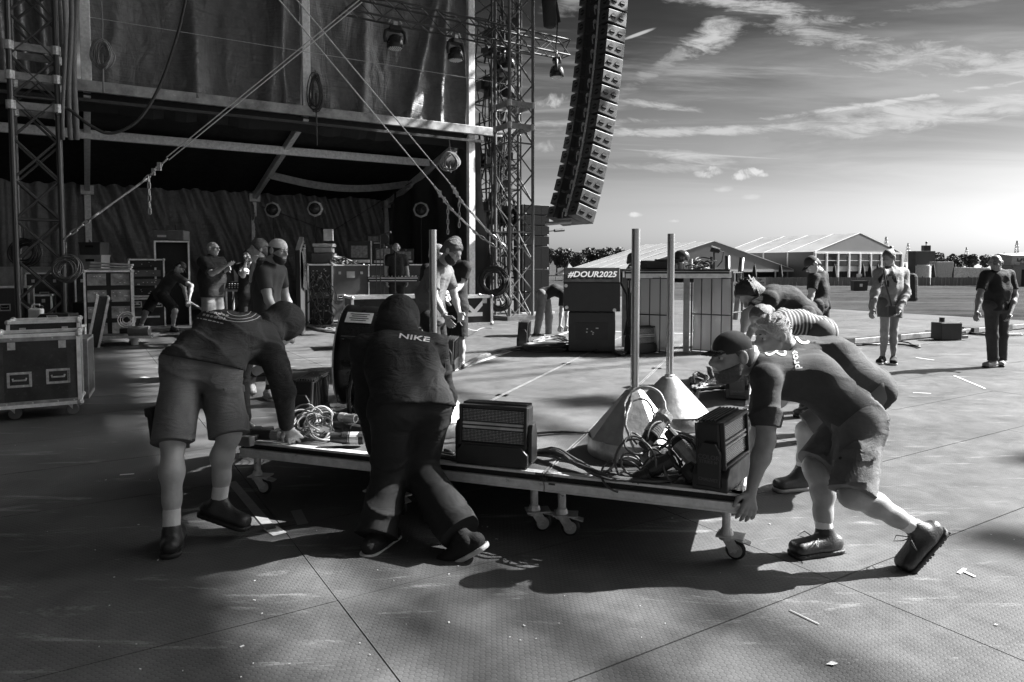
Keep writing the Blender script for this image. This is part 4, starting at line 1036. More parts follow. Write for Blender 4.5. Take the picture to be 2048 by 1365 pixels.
def skin_obj(name, parts, m, parent=None, off=None):
    V_, Q_, n = [], [], 0
    for v, q in parts:
        if len(v): V_.append(v); Q_.append(q + n); n += len(v)
    v = np.concatenate(V_); q = np.concatenate(Q_)
    o = off if off is not None else origin_of(parent)
    v = v - np.array(o)
    me = bpy.data.meshes.new(name)
    me.vertices.add(len(v)); me.vertices.foreach_set('co', v.astype(np.float32).ravel())
    me.loops.add(len(q) * 4); me.loops.foreach_set('vertex_index', q.astype(np.int32).ravel())
    me.polygons.add(len(q)); me.polygons.foreach_set('loop_start', np.arange(0, len(q) * 4, 4, dtype=np.int32))
    me.polygons.foreach_set('use_smooth', np.ones(len(q), bool))
    me.update(calc_edges=True); me.validate()
    me.materials.append(m)
    ob = link(name, me, parent)
    return ob
SKIN = lambda: mat('skin', 0.37, 0.5, var=.12, scale=18, bump=.12, bscale=240)
SKIN_D = lambda: mat('tanned skin', 0.26, 0.5, var=.14, scale=18, bump=.12, bscale=240)
CLOTH_BLK = lambda: mat('black cotton', 0.022, 0.85, var=.2, scale=12, bump=.35, bscale=320, spec=.25, wrinkle=.28, wscale=11)
CLOTH_DRK = lambda: mat('dark washed cotton', 0.05, 0.85, var=.25, scale=9, bump=.35, bscale=320, spec=.25, wrinkle=.28, wscale=11)
CLOTH_GRY = lambda: mat('grey cotton', 0.24, 0.85, var=.2, scale=9, bump=.35, bscale=320, spec=.2, wrinkle=.28, wscale=11)
CLOTH_MID = lambda: mat('mid grey work cloth', 0.15, 0.8, var=.2, scale=10, bump=.35, bscale=260, spec=.25, wrinkle=.28, wscale=11)
CLOTH_LGT = lambda: mat('light grey cloth', 0.13, 0.85, var=.15, scale=9, bump=.3, bscale=320, spec=.2, wrinkle=.28, wscale=11)
SATINY = lambda: mat('dark nylon', 0.020, 0.75, var=.2, scale=8, wrinkle=.3, wscale=7, spec=.3)
HAIR_D = lambda: mat('dark hair', 0.025, 0.55, var=.5, scale=40, bump=.9, bscale=170)
HAIR_L = lambda: mat('fair hair', 0.42, 0.55, var=.4, scale=60, bump=.9, bscale=150)
HAIR_M = lambda: mat('brown hair', 0.09, 0.55, var=.5, scale=40, bump=.9, bscale=170)
LEATHER = lambda: mat('worn black leather', 0.028, 0.42, var=.35, scale=14, bump=.25, bscale=120)
SOCK = lambda: mat('pale sock', 0.62, 0.9, var=.08, scale=20, bump=.3, bscale=300)

def frame(fwd, up):
    f = Vector(fwd).normalized(); u = Vector(up); u = (u - f * u.dot(f)).normalized(); r = f.cross(u)
    return Matrix((r, f, u)).transposed()      # columns: right, forward, up
def lerp(a, b, t): return a + (b - a) * t
def hand_parts(F, w, d, n, th, q, curl, spread=.15):
    # w wrist, d towards the fingers, n back of the hand, th side of the thumb
    d = Vector(d).normalized(); n = Vector(n); n = (n - d * n.dot(d)).normalized(); s = d.cross(n)
    if s.dot(Vector(th)) < 0: s = -s
    for k in (-1, -.33, .33, 1): F.cone(w + d * .015 * q, w + d * .085 * q + s * .030 * k * q, .018 * q, .0135 * q)
    for i, k in enumerate((1, .33, -.33, -1)):
        L_ = (.075, .083, .078, .06)[i] * q; p = w + d * .085 * q + s * .030 * k * q; dd = (d + s * spread * k * .5).normalized(); c = 0
        for j, fr in enumerate((.45, .3, .25)):
            c += curl * (.9, 1.1, .8)[j]; e = dd * math.cos(c) - n * math.sin(c)
            p2 = p + e * L_ * fr; F.cone(p, p2, (.0105, .0095, .0085)[j] * q, (.0095, .0085, .007)[j] * q); p = p2
    p = w + d * .03 * q + s * .026 * q; e = (d * .62 + s * .75 - n * .25 * (.4 + curl)).normalized(); p2 = p + e * .042 * q
    F.cone(p, p2, .0145 * q, .0115 * q); e = (d * .9 + s * .25 - n * .45 * (.3 + curl)).normalized(); F.cone(p2, p2 + e * .045 * q, .0115 * q, .0085 * q)

def person(label, J, face, headup=(0, 0, 1), q=1.0, h=.012, hh=.008, skin=None, shirt=None, bottom=None, shoes=None, socks=None, hair=None, cap=None, hood=None, beard=None, glasses=False, hands=None, seed=1, female=False, extra=None, group=None, eyes=False):
    """J: joints (world).  Left/right are the person's own."""
    sk = skin or SKIN()
    J = {k: Vector(v) for k, v in J.items()}
    cS, cH = (J['sL'] + J['sR']) / 2, (J['hL'] + J['hR']) / 2
    sp = J.get('sp', (cS + cH) / 2)
    lS = (J['sL'] - J['sR']).normalized(); lH = (J['hL'] - J['hR']).normalized(); lM = (lS + lH).normalized()
    nk = J.get('nk', cS + (cS - sp).normalized() * .06 * q); hd = J['hd']
    foot = [J[k] for k in ('aL', 'aR') if k in J]
    zf = min([p.z for p in foot] + [cH.z - .5]) - .08
    root_loc = Vector((cH.x, cH.y, max(zf, 0)))
    bw = .92 if female else 1.0
    def torso(F, g, hem=0.0, loose=0.0):
        for s in (-1, 1):
            F.cone(cH + lH * s * .065 * q * bw, sp + lM * s * .055 * q * bw, (.112 if g else .098) * q + g, .098 * q * bw + g + loose)
            F.cone(sp + lM * s * .055 * q * bw, cS + lS * s * .07 * q * bw + (sp - cS) * .12, .098 * q * bw + g + loose, .098 * q * bw + g)
        F.cone(J['sL'] - lS * .02, J['sR'] + lS * .02, .062 * q + g, .062 * q + g)
    # --- body: one continuous surface
    F = Field(.03); torso(F, 0)
    F.cone(J['hL'], J['hR'], .092 * q, .092 * q)
    F.cone(cS, nk, .075 * q, .058 * q); F.cone(nk, hd - Vector(headup).normalized() * .05 * q, .056 * q, .05 * q)
    F.cone(hd - Vector(headup).normalized() * .05 * q, hd, .05 * q, .06 * q)
    for s in 'LR':
        sh, el, wr = J['s' + s], J['e' + s], J['w' + s]
        F.cone(sh, el, .054 * q, .042 * q); F.cone(lerp(sh, el, .3), lerp(sh, el, .7), .05 * q, .046 * q)
        F.cone(el, lerp(el, wr, .35), .042 * q, .043 * q); F.cone(lerp(el, wr, .35), wr, .043 * q, .026 * q)
        if 'k' + s in J:
            hp, kn, an = J['h' + s], J['k' + s], J['a' + s]
            F.cone(hp, kn, .078 * q, .058 * q)
            to = J.get('t' + s, an + Vector((0, -.2, -.07))); back = (an - to); back.z = 0
            back = back.normalized() if back.length > 1e-4 else Vector((0, 0, 0))
            sd = (an - kn).normalized(); back = back - sd * back.dot(sd)
            F.cone(kn, lerp(kn, an, .34) + back * .022 * q, .054 * q, .057 * q); F.cone(lerp(kn, an, .34) + back * .022 * q, lerp(kn, an, .65) + back * .008 * q, .057 * q, .042 * q); F.cone(lerp(kn, an, .62), an, .042 * q, .034 * q)
            F.cone(kn + (-back) * .012, kn + sd * .03 - back * .012, .05 * q, .046 * q)
            F.cone(an, an + (to - an).normalized() * min((to - an).length, .10 * q), .033 * q, .02 * q)
    parts = [grow(F, h)]
    # head
    M = frame(face, headup); W = lambda x, y, z: hd + M @ (Vector((x, y, z)) * q)
    Hf = Field(.022)
    Hf.ell(W(0, -.012, .028), [.076 * q, .096 * q, .088 * q], M); Hf.ell(W(0, .022, -.035), [.060 * q, .068 * q, .080 * q], M)
    Hf.cone(W(0, .055, -.092), W(0, .05, -.06), .026 * q, .03 * q)
    Hf.cone(W(-.045, -.0, -.055), W(-.02, .055, -.095), .026 * q, .022 * q); Hf.cone(W(.045, -.0, -.055), W(.02, .055, -.095), .026 * q, .022 * q)
    Hf.cone(W(-.034, .074, .026), W(.034, .074, .026), .017 * q); Hf.cone(W(-.042, .062, -.018), W(-.036, .066, -.022), .02 * q); Hf.cone(W(.042, .062, -.018), W(.036, .066, -.022), .02 * q)
    Hf.cone(W(0, .03, -.06), nk, .05 * q, .05 * q); Hf.cone(W(0, -.03, -.02), nk, .055 * q, .05 * q)
    Hd = Field(.010); Hd.p = []
    Hs = Hf; Hs.k = .02
    Hs.cone(W(0, .090, .016), W(0, .118, -.022), .011 * q, .0155 * q); Hs.cone(W(-.016, .098, -.030), W(.016, .098, -.030), .0115 * q)
    Hs.cone(W(-.020, .087, -.056), W(.020, .087, -.056), .0095 * q); Hs.cone(W(-.017, .085, -.070), W(.017, .085, -.070), .010 * q)
    Hs.hole(W(-.032, .098, .002), [.017 * q, .016 * q, .011 * q], M); Hs.hole(W(.032, .098, .002), [.017 * q, .016 * q, .011 * q], M)
    Hs.hole(W(0, .098, -.063), [.02 * q, .012 * q, .0022 * q], M)
    for s in (-1, 1):
        Hs.ell(W(s * .087, -.014, -.004), [.015 * q, .025 * q, .037 * q], M); Hs.hole(W(s * .104, -.006, -.002), [.010 * q, .013 * q, .02 * q], M)
    parts.append(grow(Hs, hh))
    for i, s in enumerate('LR'):
        el, wr = J['e' + s], J['w' + s]
        hs = (hands or {}).get(s)
        if hs is None:
            d = (wr - el).normalized(); th = Vector((face[0], face[1], 0)); 
            if th.length < .1: th = Vector((0, 1, 0))
            hs = dict(d=d, n=(lS if s == 'L' else -lS), th=th, curl=.35)
        Fh = Field(.009); hand_parts(Fh, wr, hs['d'], hs['n'], hs['th'], q, hs.get('curl', .3), hs.get('spread', .15)); Fh.cone(lerp(wr, el, .12), wr + Vector(hs['d']).normalized() * .02, .027 * q, .024 * q)
        parts.append(grow(Fh, hs.get('h', min(hh, .0065))))
    body = skin_obj('person', parts, sk, None, root_loc); body.location = root_loc; ORIG[body] = root_loc
    tag(body, label, 'person', group)
    out = {'body': body}
    if eyes:
        mb = MB()
        for s in (-1, 1): mb.ball(W(s * .032, .080, .003), .0125 * q, 10, 8)
        mb.build('eye', mat('eye white', .55, .15), body, smooth=True, world=True)
        mb = MB()
        for s in (-1, 1): mb.ball(W(s * .032, .0875, .003), .0062 * q, 10, 8)
        mb.build('iris', mat('dark iris', .02, .1), body, smooth=True, world=True)
        mb = MB()
        for s in (-1, 1): mb.cyl(W(s * .012, .094, .027), W(s * .05, .079, .03), .005 * q, .003 * q, n=6)
        mb.build('eyebrow', HAIR_D(), body, world=True)
    # --- trousers / shorts
    if bottom:
        g = bottom.get('loose', .012); F = Field(.03)
        gw = min(g, .010) + .006
        for s in (-1, 1): F.cone(cH + lH * s * .065 * q * bw, lerp(cH, sp, .45) + lM * s * .055 * q * bw, .113 * q + gw, .10 * q * bw + gw * .3)
        F.cone(J['hL'], J['hR'], .106 * q + gw)
        for s in 'LR':
            if 'k' + s not in J: continue
            hp, kn, an = J['h' + s], J['k' + s], J['a' + s]; fr = bottom.get('len', 2.0)
            gl = bottom.get('flare', g)
            if fr <= 1.12:
                e = hp + (kn - hp) * fr; F.cone(hp, e, .092 * q + g, .066 * q + gl)
                Fd = (kn - hp).normalized()
                F.cone(lerp(hp, e, .5), e, .08 * q + g, .07 * q + gl)
            else:
                e = kn + (an - kn) * (fr - 1); F.cone(hp, kn, .090 * q + g, .062 * q + gl); F.cone(kn, e, .062 * q + gl, .05 * q + gl * bottom.get('bell', 1.0))
        v, qd = grow(F, bottom.get('h', h), folds(seed + 40, bottom.get('fold', .006), bottom.get('freq', 42), (0, 0, 1)))
        if True:      # trim each leg square at the hem
            keep = np.ones(len(v), bool)
            for s in 'LR':
                if 'k' + s not in J: continue
                hp, kn, an = J['h' + s], J['k' + s], J['a' + s]; bl = bottom.get('len', 2.0)
                e, n = (hp + (kn - hp) * bl, (kn - hp).normalized()) if bl <= 1.12 else (kn + (an - kn) * (bl - 1), (an - kn).normalized())
                r = v - np.array(e); d = r @ np.array(n); near = np.linalg.norm(r, axis=1) < .2
                v[near & (d > 0)] -= np.outer(d[near & (d > 0)], np.array(n))
        out['bottom'] = skin_obj(bottom.get('name', 'shorts' if bottom.get('len', 2) <= 1.12 else 'trousers'), [(v, qd)], bottom['mat'], body)
    # --- shirt
    if shirt:
        g = shirt.get('loose', .012); F = Field(.035); F2 = Field(.03); torso(F, g, loose=shirt.get('belly', 0.0))
        dn = (cH - sp).normalized(); hem = shirt.get('hem', .10)
        hw_ = max(.062 * q * bw, .72 * (J['hL'] - J['hR']).length / 2)
        for s in (-1, 1): F.cone(cH + lH * s * hw_, cH + lH * s * hw_ + dn * hem, .118 * q + g, .118 * q + g + shirt.get('flare', .0))
        sl = shirt.get('sleeve', .55)
        for s in 'LR':
            sh, el, wr = J['s' + s], J['e' + s], J['w' + s]; gs = shirt.get('sloose', g)
            if sl <= 1: F.cone(sh, lerp(sh, el, sl), .058 * q + g, .054 * q + gs)
            else:
                e = lerp(el, wr, sl - 1); F.cone(sh, lerp(sh, el, .7), .058 * q + g, .051 * q + gs)
                F2.cone(lerp(sh, el, .25), el, .056 * q + gs, .048 * q + gs); F2.cone(el, e, .048 * q + gs, .034 * q + gs * .8)
        F.cone(cS, lerp(cS, nk, .9), .085 * q + g, .062 * q + g * .5)
        for hp in shirt.get('drape', []): F.cone(*hp)
        if 'hemdir' in shirt: dn = Vector(shirt['hemdir']).normalized()
        F.cut(cH + dn * hem, dn)
        v, qd = grow(F, shirt.get('h', h), folds(seed, shirt.get('fold', .006), shirt.get('freq', 36), tuple(lM)))
        if sl <= 1:
            for s in 'LR':
                sh, el = J['s' + s], J['e' + s]; e = np.array(lerp(sh, el, sl)); n = np.array((el - sh).normalized()); r = v - e; d = r @ n
                mk = (np.linalg.norm(r, axis=1) < .12) & (d > 0); v[mk] -= np.outer(d[mk], n)
        SP = [(v, qd)]
        if F2.p: SP.append(grow(F2, shirt.get('h', h), folds(seed + 5, shirt.get('fold', .006), shirt.get('freq', 36) * 1.2, tuple((J['eR'] - J['wR']).normalized()))))
        out['shirt'] = skin_obj(shirt.get('name', 't_shirt'), SP, shirt['mat'], body)
    # --- shoes and socks
    for s in 'LR':
        if 'a' + s not in J or 't' + s not in J: continue
        an, to = J['a' + s], J['t' + s]; sd = (J['k' + s] - an).normalized()
        if socks:
            Fk = Field(.01); Fk.cone(an - sd * .03, an + sd * socks['h'], .042 * q, .042 * q); v, qd = grow(Fk, min(h, .008), folds(seed + 3, .0012, 150, tuple(sd)))
            out['sock' + s] = skin_obj('sock', [(v, qd)], socks.get('mat', SOCK()), body)
        if shoes:
            f = (to - an); dn = J.get('u' + s)           # sole direction
            dn = Vector(dn).normalized() if dn is not None else Vector((0, 0, -1))
            f = f - dn * f.dot(dn); L_ = .19 * q; f = f.normalized(); side = f.cross(dn)
            off = .04 * q if ('u' + s in J or an.z > .3) else min(.075, max(.012, an.z - .052)); a0 = an + dn * off; 
            Fs = Field(.02); hi_ = shoes.get('high', .03)
            Fs.cone(a0 - f * .05 * q, a0 + f * .03 * q, .045 * q, .044 * q)
            for k in (-1, 1): Fs.cone(a0 + f * .02 * q + side * k * .012, a0 + f * .165 * q + side * k * .018 + dn * .006, .041 * q, .036 * q)
            Fs.cone(a0 - f * .012, an + sd * hi_, .049 * q, .045 * q); Fs.cone(a0 + f * .085, an + f * .03, .036 * q, .034 * q)
            Fs.cut(a0 + dn * .032 * q, dn)
            v, qd = grow(Fs, min(h, .009), folds(seed + 7, .0015, 90))
            so = skin_obj('shoe', [(v, qd)], shoes['mat'], body); out['shoe' + s] = so
            Fo = Field(.012)
            for k in (-1, 1): Fo.cone(a0 - f * .053 * q + side * k * .008 + dn * .032, a0 + f * .170 * q + side * k * .019 + dn * .032, .044 * q, .036 * q)
            Fo.cut(a0 + dn * .050 * q, dn); Fo.cut(a0 + dn * .026 * q, -dn)
            skin_obj('sole', [grow(Fo, min(h, .007))], shoes.get('sole', RUBBER()), so)
            if shoes.get('laces'):
                mb = MB(); rm = Matrix((f, side, -dn)).transposed()
                for k in range(15):
                    for e in (-1, 1):
                        if k in (5, 6): continue
                        wd = .030 + .012 * math.sin(k / 14 * 3.1); mb.box(a0 + f * (-.085 + k * .0195) * q + side * e * wd * q + dn * .0495 * q, (.012, .020, .006), rm)
                mb.build('tread', RUBBER(), so, world=True)
                mb = MB(); up = -dn
                for k in range(5):
                    t_ = .045 + k * .021; c = an + f * t_ + dn * (.004 + .012 * k) + up * .002 + f * .02
                    mb.tube([c - side * .027 - up * .012, c + up * .010, c + side * .027 - up * .012], .0035, 5)
                c = an + f * .06 + up * .016
                for k in (-1, 1): mb.tube([c, c + side * k * .05 + f * .03 + up * .025, c + side * k * .075 + f * .05 - up * .005, c + side * k * .03 + f * .03 - up * .004, c], .0028, 5)
                mb.build('laces', mat('grey laces', .12, .7), so, world=True)
    # --- hair, beard, headwear
    hf = lambda a, fr, sd_: folds(sd_, a, fr)
    if hair:
        Fh = Field(.02); t = hair.get('t', .014) * q
        Fh.ell(W(0, -.016, .034), [.077 * q + t, .096 * q + t, .088 * q + t], M)
        Fh.cone(W(0, -.06, -.02), W(0, -.07, hair.get('back', -.045)), .06 * q + t * .6, .045 * q + t)
        a = M @ Vector((0, .80, hair.get('slope', -.55)))           # hairline: forward and downwards removed
        Fh.cut(W(0, .072 + hair.get('fr', 0), hair.get('z', .055)), a)
        Fh.cut(W(0, .02, -.01), M @ Vector((0, .55, -.83)))
        if cap: Fh.cut(W(0, 0, .036), M @ Vector((0, 0, 1)))
        for e in hair.get('blobs', []): Fh.cone(W(*e[0]), W(*e[1]), e[2] * q, e[3] * q)
        v, qd = grow(Fh, hair.get('h', hh), hf(hair.get('amp', .004), hair.get('freq', 130), seed + 11))
        out['hair'] = skin_obj('hair', [(v, qd)], hair['mat'], body)
    if beard:
        Fb = Field(.02); t = .012 * q
        Fb.ell(W(0, .020, -.046), [.060 * q + t, .068 * q + t, .080 * q + t], M); Fb.cone(W(0, .058, -.097), W(0, .05, -.06), .026 * q + t + beard.get('len', 0), .03 * q + t)
        Fb.cone(W(-.024, .090, -.047), W(.024, .090, -.047), .011 * q)
        Fb.cut(W(0, .04, -.045), M @ Vector((0, .35, 1))); Fb.cut(W(0, -.012, 0), M @ Vector((0, -1, .1)))
        Fb.hole(W(0, .098, -.064), [.02 * q, .02 * q, .006 * q], M)
        out['beard'] = skin_obj('beard', [grow(Fb, hh, hf(.0025, 260, seed + 13))], beard['mat'], body)
    if cap:
        Fc = Field(.015); bk = -1 if cap.get('backwards') else 1
        Fc.ell(W(0, -.012, .042), [.086 * q, .104 * q, .086 * q], M); Fc.cut(W(0, 0, .024), M @ Vector((0, -.10 * bk, -1)))
        v, qd = grow(Fc, hh, hf(.0012, 70, seed + 17)); cp = skin_obj('cap', [(v, qd)], cap['mat'], body); out['cap'] = cp
        Fb = Field(.01)
        for x in np.linspace(-.058, .058, 7):
            Fb.cone(W(x, bk * .075, .032), W(x * .92, bk * (.075 + .085 * math.sqrt(max(0, 1 - (x / .075) ** 2))), .034 - .10 * x * x / .058 ** 1 - .008), .006 * q)
        skin_obj('cap_peak', [grow(Fb, min(hh, .006))], cap.get('peak', cap['mat']), cp)
    if hood:
        hs_ = hood.get('sc', 1.0); q0 = q; q = q * hs_; W = lambda x, y, z: hd + M @ (Vector((x, y, z)) * q)
        Fo = Field(.03); Fo.ell(W(0, -.012, .022), [.104 * q, .128 * q, .122 * q], M); Fo.ell(W(0, -.06, -.08), [.10 * q, .09 * q, .09 * q], M)
        Fo.cone(W(0, -.05, -.05), nk, .085 * q, .095 * q); Fo.hole(W(0, .15, -.01), [.075 * q, .105 * q, .10 * q], M)
        out['hood'] = skin_obj('hood', [grow(Fo, hh, folds(seed + 19, .005, 60))], hood['mat'], body); q = q0; W = lambda x, y, z: hd + M @ (Vector((x, y, z)) * q0)
    if glasses:
        mb = MB()
        for s in (-1, 1): mb.torus(W(s * .033, .098, .002), M @ Vector((0, 1, 0)), .022 * q, .0025, 12, 5).tube([W(s * .055, .095, .006), W(s * .082, .0, .008)], .0025, 5)
        mb.tube([W(-.011, .102, .004), W(.011, .102, .004)], .0025, 5).build('glasses', BLACK(), body, world=True)
    out['W'] = W; out['M'] = M
    return out
def on_cloth(name, s, garment, cuv, ru, dv, size, m, shear=0.0, bold=0.0, geo=None, lift=.004):
    """lettering printed on a garment: cuv the centre in the photograph, ru / dv the pixel steps along and up one metre of text"""
    vs, fs = geo or text_geo(s, size, shear, bold)
    bm = bmesh.new()
    vv = [bm.verts.new(p) for p in vs]
    for f in fs:
        try: bm.faces.new([vv[i] for i in f])
        except ValueError: pass
    bmesh.ops.triangulate(bm, faces=bm.faces[:])
    bmesh.ops.subdivide_edges(bm, edges=bm.edges[:], cuts=1)
    bm.verts.ensure_lookup_table()
    me = garment.data; org = origin_of(garment)
    bvh = BVHTree.FromPolygons([v.co + org for v in me.vertices], [p.vertices[:] for p in me.polygons])
    C = Vector((0, 0, CAMZ)); ok = {}
    for v in bm.verts:
        u, w = cuv[0] + ru[0] * v.co.x + dv[0] * v.co.y, cuv[1] + ru[1] * v.co.x + dv[1] * v.co.y
        d = ray(u, w).normalized(); hit = bvh.ray_cast(C, d)
        if hit[0] is None: ok[v.index] = False; continue
        n = hit[1] if hit[1].dot(d) < 0 else -hit[1]
        v.co = hit[0] + n * lift - org; ok[v.index] = True
    bm.verts.index_update()
    bad = [v for v in bm.verts if not ok.get(v.index, True)]
    bmesh.ops.delete(bm, geom=bad, context='VERTS')
    o2 = bpy.data.meshes.new(name); bm.to_mesh(o2); bm.free(); o2.materials.append(m)
    return link(name, o2, garment)
def stand(u, D, v=None, f=(0, -1), q=1.0, z0=0.0, lean=0.0):
    x = (u - CX) / LENS_PX * D; fx = Vector((f[0], f[1], 0)).normalized(); l = Vector((-fx.y, fx.x, 0)); b = Vector((x, D, z0)); Zv = Vector((0, 0, 1))
    J = {'hd': b + Zv * 1.655 * q + fx * (.03 + lean * .5), 'nk': b + Zv * 1.52 * q + fx * lean * .35, 'sp': b + Zv * 1.16 * q + fx * lean * .1}
    for s, k in (('L', 1), ('R', -1)):
        J['s' + s] = b + Zv * 1.43 * q + l * k * .185 * q + fx * lean * .3; J['e' + s] = b + Zv * 1.14 * q + l * k * .25 * q + fx * (.0 + lean * .3); J['w' + s] = b + Zv * .90 * q + l * k * .24 * q + fx * (.09 + lean * .3)
        J['h' + s] = b + Zv * .91 * q + l * k * .09 * q; J['k' + s] = b + Zv * .50 * q + l * k * .10 * q + fx * .015; J['a' + s] = b + Zv * .085 * q + l * k * .11 * q - fx * .02; J['t' + s] = b + Zv * .03 + l * k * .14 * q + fx * .15
    return J
def PJ(**k): return {n: (P(*v) if isinstance(v, tuple) else v) for n, v in k.items()}

# 1 -- hooded man at the left end of the riser, seen from behind
J = PJ(hd=(567, 652, 4.42), nk=(535, 668, 4.28), sp=(455, 672, 3.98), sL=(497, 652, 4.42), sR=(540, 702, 4.10), eL=(478, 765, 4.52), wL=(488, 838, 4.50), eR=(568, 785, 4.02), wR=(573, 850, 4.2),
       hL=(366, 735, 3.76), hR=(440, 735, 3.82), kL=(346, 882, 3.56), kR=(458, 866, 3.70), aL=(343, 1066, 3.46), aR=(437, 1008, 3.70), tL=(352, 1082, 3.62), tR=(474, 1056, 3.66))
J['uR'] = Vector((-.25, -.1, -1))
p1 = person("hooded person in cargo shorts, seen from behind, bent over the riser's left end", J, (.45, .45, -.75), (.5, .5, .7), h=.0095, hh=.008,
            shirt=dict(mat=mat('dark hoodie cloth', .05, .9, var=.25, scale=10, bump=.4, bscale=300, spec=.2, wrinkle=.5, wscale=9), name='hoodie', sleeve=1.97, loose=.028, sloose=.016, hem=-.02, hemdir=(-.15, -.30, -.95), fold=.016, freq=34, belly=.01),
            bottom=dict(mat=mat('grey cargo cloth', .13, .75, var=.25, scale=9, bump=.3, bscale=260, spec=.3, wrinkle=.5, wscale=8), len=1.04, loose=.014, flare=.030, fold=.016, freq=30), socks=dict(h=.13), shoes=dict(mat=LEATHER(), high=.02, laces=False),
            hair=dict(mat=HAIR_D()), hood=dict(mat=mat('dark hoodie cloth', .034), sc=1.06), hands={'R': dict(d=(.28, .30, -.75), n=(-.1, -.75, .65), th=(-1, .2, 0), curl=.22, spread=.5), 'L': dict(d=(.15, .1, -1), n=(-.4, -.9, 0), th=(1, 0, 0), curl=.4)}, seed=3)
mb = MB()      # cargo pockets, dark hip panel
sh = p1['bottom']
def pocket(par, c, x, y, n, w, hh_, d, m, name='pocket'):
    x, y, n = Vector(x).normalized(), Vector(y).normalized(), Vector(n).normalized(); rm = Matrix((x, y, n)).transposed()
    MB().box(c, (w, hh_, d), rm).box(Vector(c) + y * (hh_ * .4) + n * d * .3, (w * 1.05, hh_ * .26, d), rm).build(name, m, par, world=True, bevel=.01)
GC = mat('grey cargo cloth', .13); DC = mat('black pocket cloth', .02, .85, bump=.3, bscale=300)
pocket(sh, P(318, 850, 3.66) + Vector((.01, 0, 0)), (.25, 1, 0), (-.1, 0, 1), (-1, .25, .1), .15, .19, .035, DC)
pocket(sh, P(467, 805, 3.74), (.5, .9, 0), (-.1, 0, 1), (.9, -.4, 0), .13, .17, .03, GC)
# rings and lines printed on the back
WP = mat('faded white print', .6, .7, var=.1)
def ring_geo(R_, w, a0, a1, n=20):
    vs, fs = [], []
    for i in range(n + 1):
        t = a0 + (a1 - a0) * i / n
        for r in (R_, R_ + w): vs.append((math.cos(t) * r, math.sin(t) * r, 0))
    for i in range(n): fs.append((2 * i, 2 * i + 2, 2 * i + 3, 2 * i + 1))
    return vs, fs
for R_ in (.085, .13, .17):
    on_cloth('back_print', '', p1['shirt'], (478, 622), (260, 45), (90, -125), 1, WP, geo=ring_geo(R_, .006, -2.6, .9))
for k in range(3):
    vs, fs = [], []; rr = random.Random(k)
    x = -.13
    while x < .13:
        w = rr.uniform(.012, .03); n = len(vs); hgt = (.022, .030, .014)[k]; vs += [(x, 0, 0), (x + w, 0, 0), (x + w, hgt, 0), (x, hgt, 0)]; fs.append((n, n + 1, n + 2, n + 3)); x += w + .008
    on_cloth('back_print', '', p1['shirt'], (422 - 6 * k, 627 + 7 * k), (270, 60), (90, -130), 1, WP, geo=(vs, fs))

# 2 -- hooded figure in black at the middle of the riser
J = PJ(hd=(797, 648, 4.24), nk=(800, 676, 4.12), sp=(806, 732, 3.86), sL=(730, 702, 4.02), sR=(868, 698, 4.06), eL=(733, 812, 3.98), wL=(748, 902, 3.95), eR=(893, 795, 4.12), wR=(868, 880, 4.12),
       hL=(784, 815, 3.62), hR=(864, 805, 3.72), kL=(782, 945, 3.72), kR=(838, 938, 3.76), aL=(750, 1082, 3.50), aR=(928, 1078, 3.40), tL=(772, 1096, 3.60), tR=(882, 1126, 3.42))
J['uR'] = Vector((.50, -.15, -.85))
BH = mat('black hoodie cloth', .026, .85, var=.3, scale=8, bump=.5, bscale=260, spec=.3, wrinkle=.7, wscale=9)
p2 = person('hooded person in wide black trousers, back to the viewer, pushing the middle of the riser', J, (0, .7, -.7), (.02, .72, .7), h=.0095, hh=.008,
            shirt=dict(mat=BH, name='hoodie', sleeve=1.97, loose=.034, sloose=.016, hem=.02, hemdir=(.05, -.35, -.9), fold=.018, freq=34, belly=.02),
            bottom=dict(mat=SATINY(), len=1.93, loose=.030, flare=.042, bell=1.35, fold=.014, freq=28), socks=dict(h=.12, mat=CLOTH_BLK()), shoes=dict(mat=CLOTH_BLK(), sole=mat('white rubber sole', .6, .5), high=.01),
            hair=dict(mat=HAIR_D()), hood=dict(mat=BH, sc=1.24), hands={'L': dict(d=(.10, .25, -.95), n=(-.55, -.8, .1), th=(1, .2, 0), curl=.55)}, seed=5)
on_cloth('chest_print', 'NIKE', p2['shirt'], (826, 677), (300, 40), (-40, -150), .095, mat('white print', .75), shear=.25, bold=.0015)
MB().torus(P(749, 899, 3.95), (.1, .2, -1), .032, .006, 14, 5).build('wrist_band', SOCK(), p2['body'], world=True)

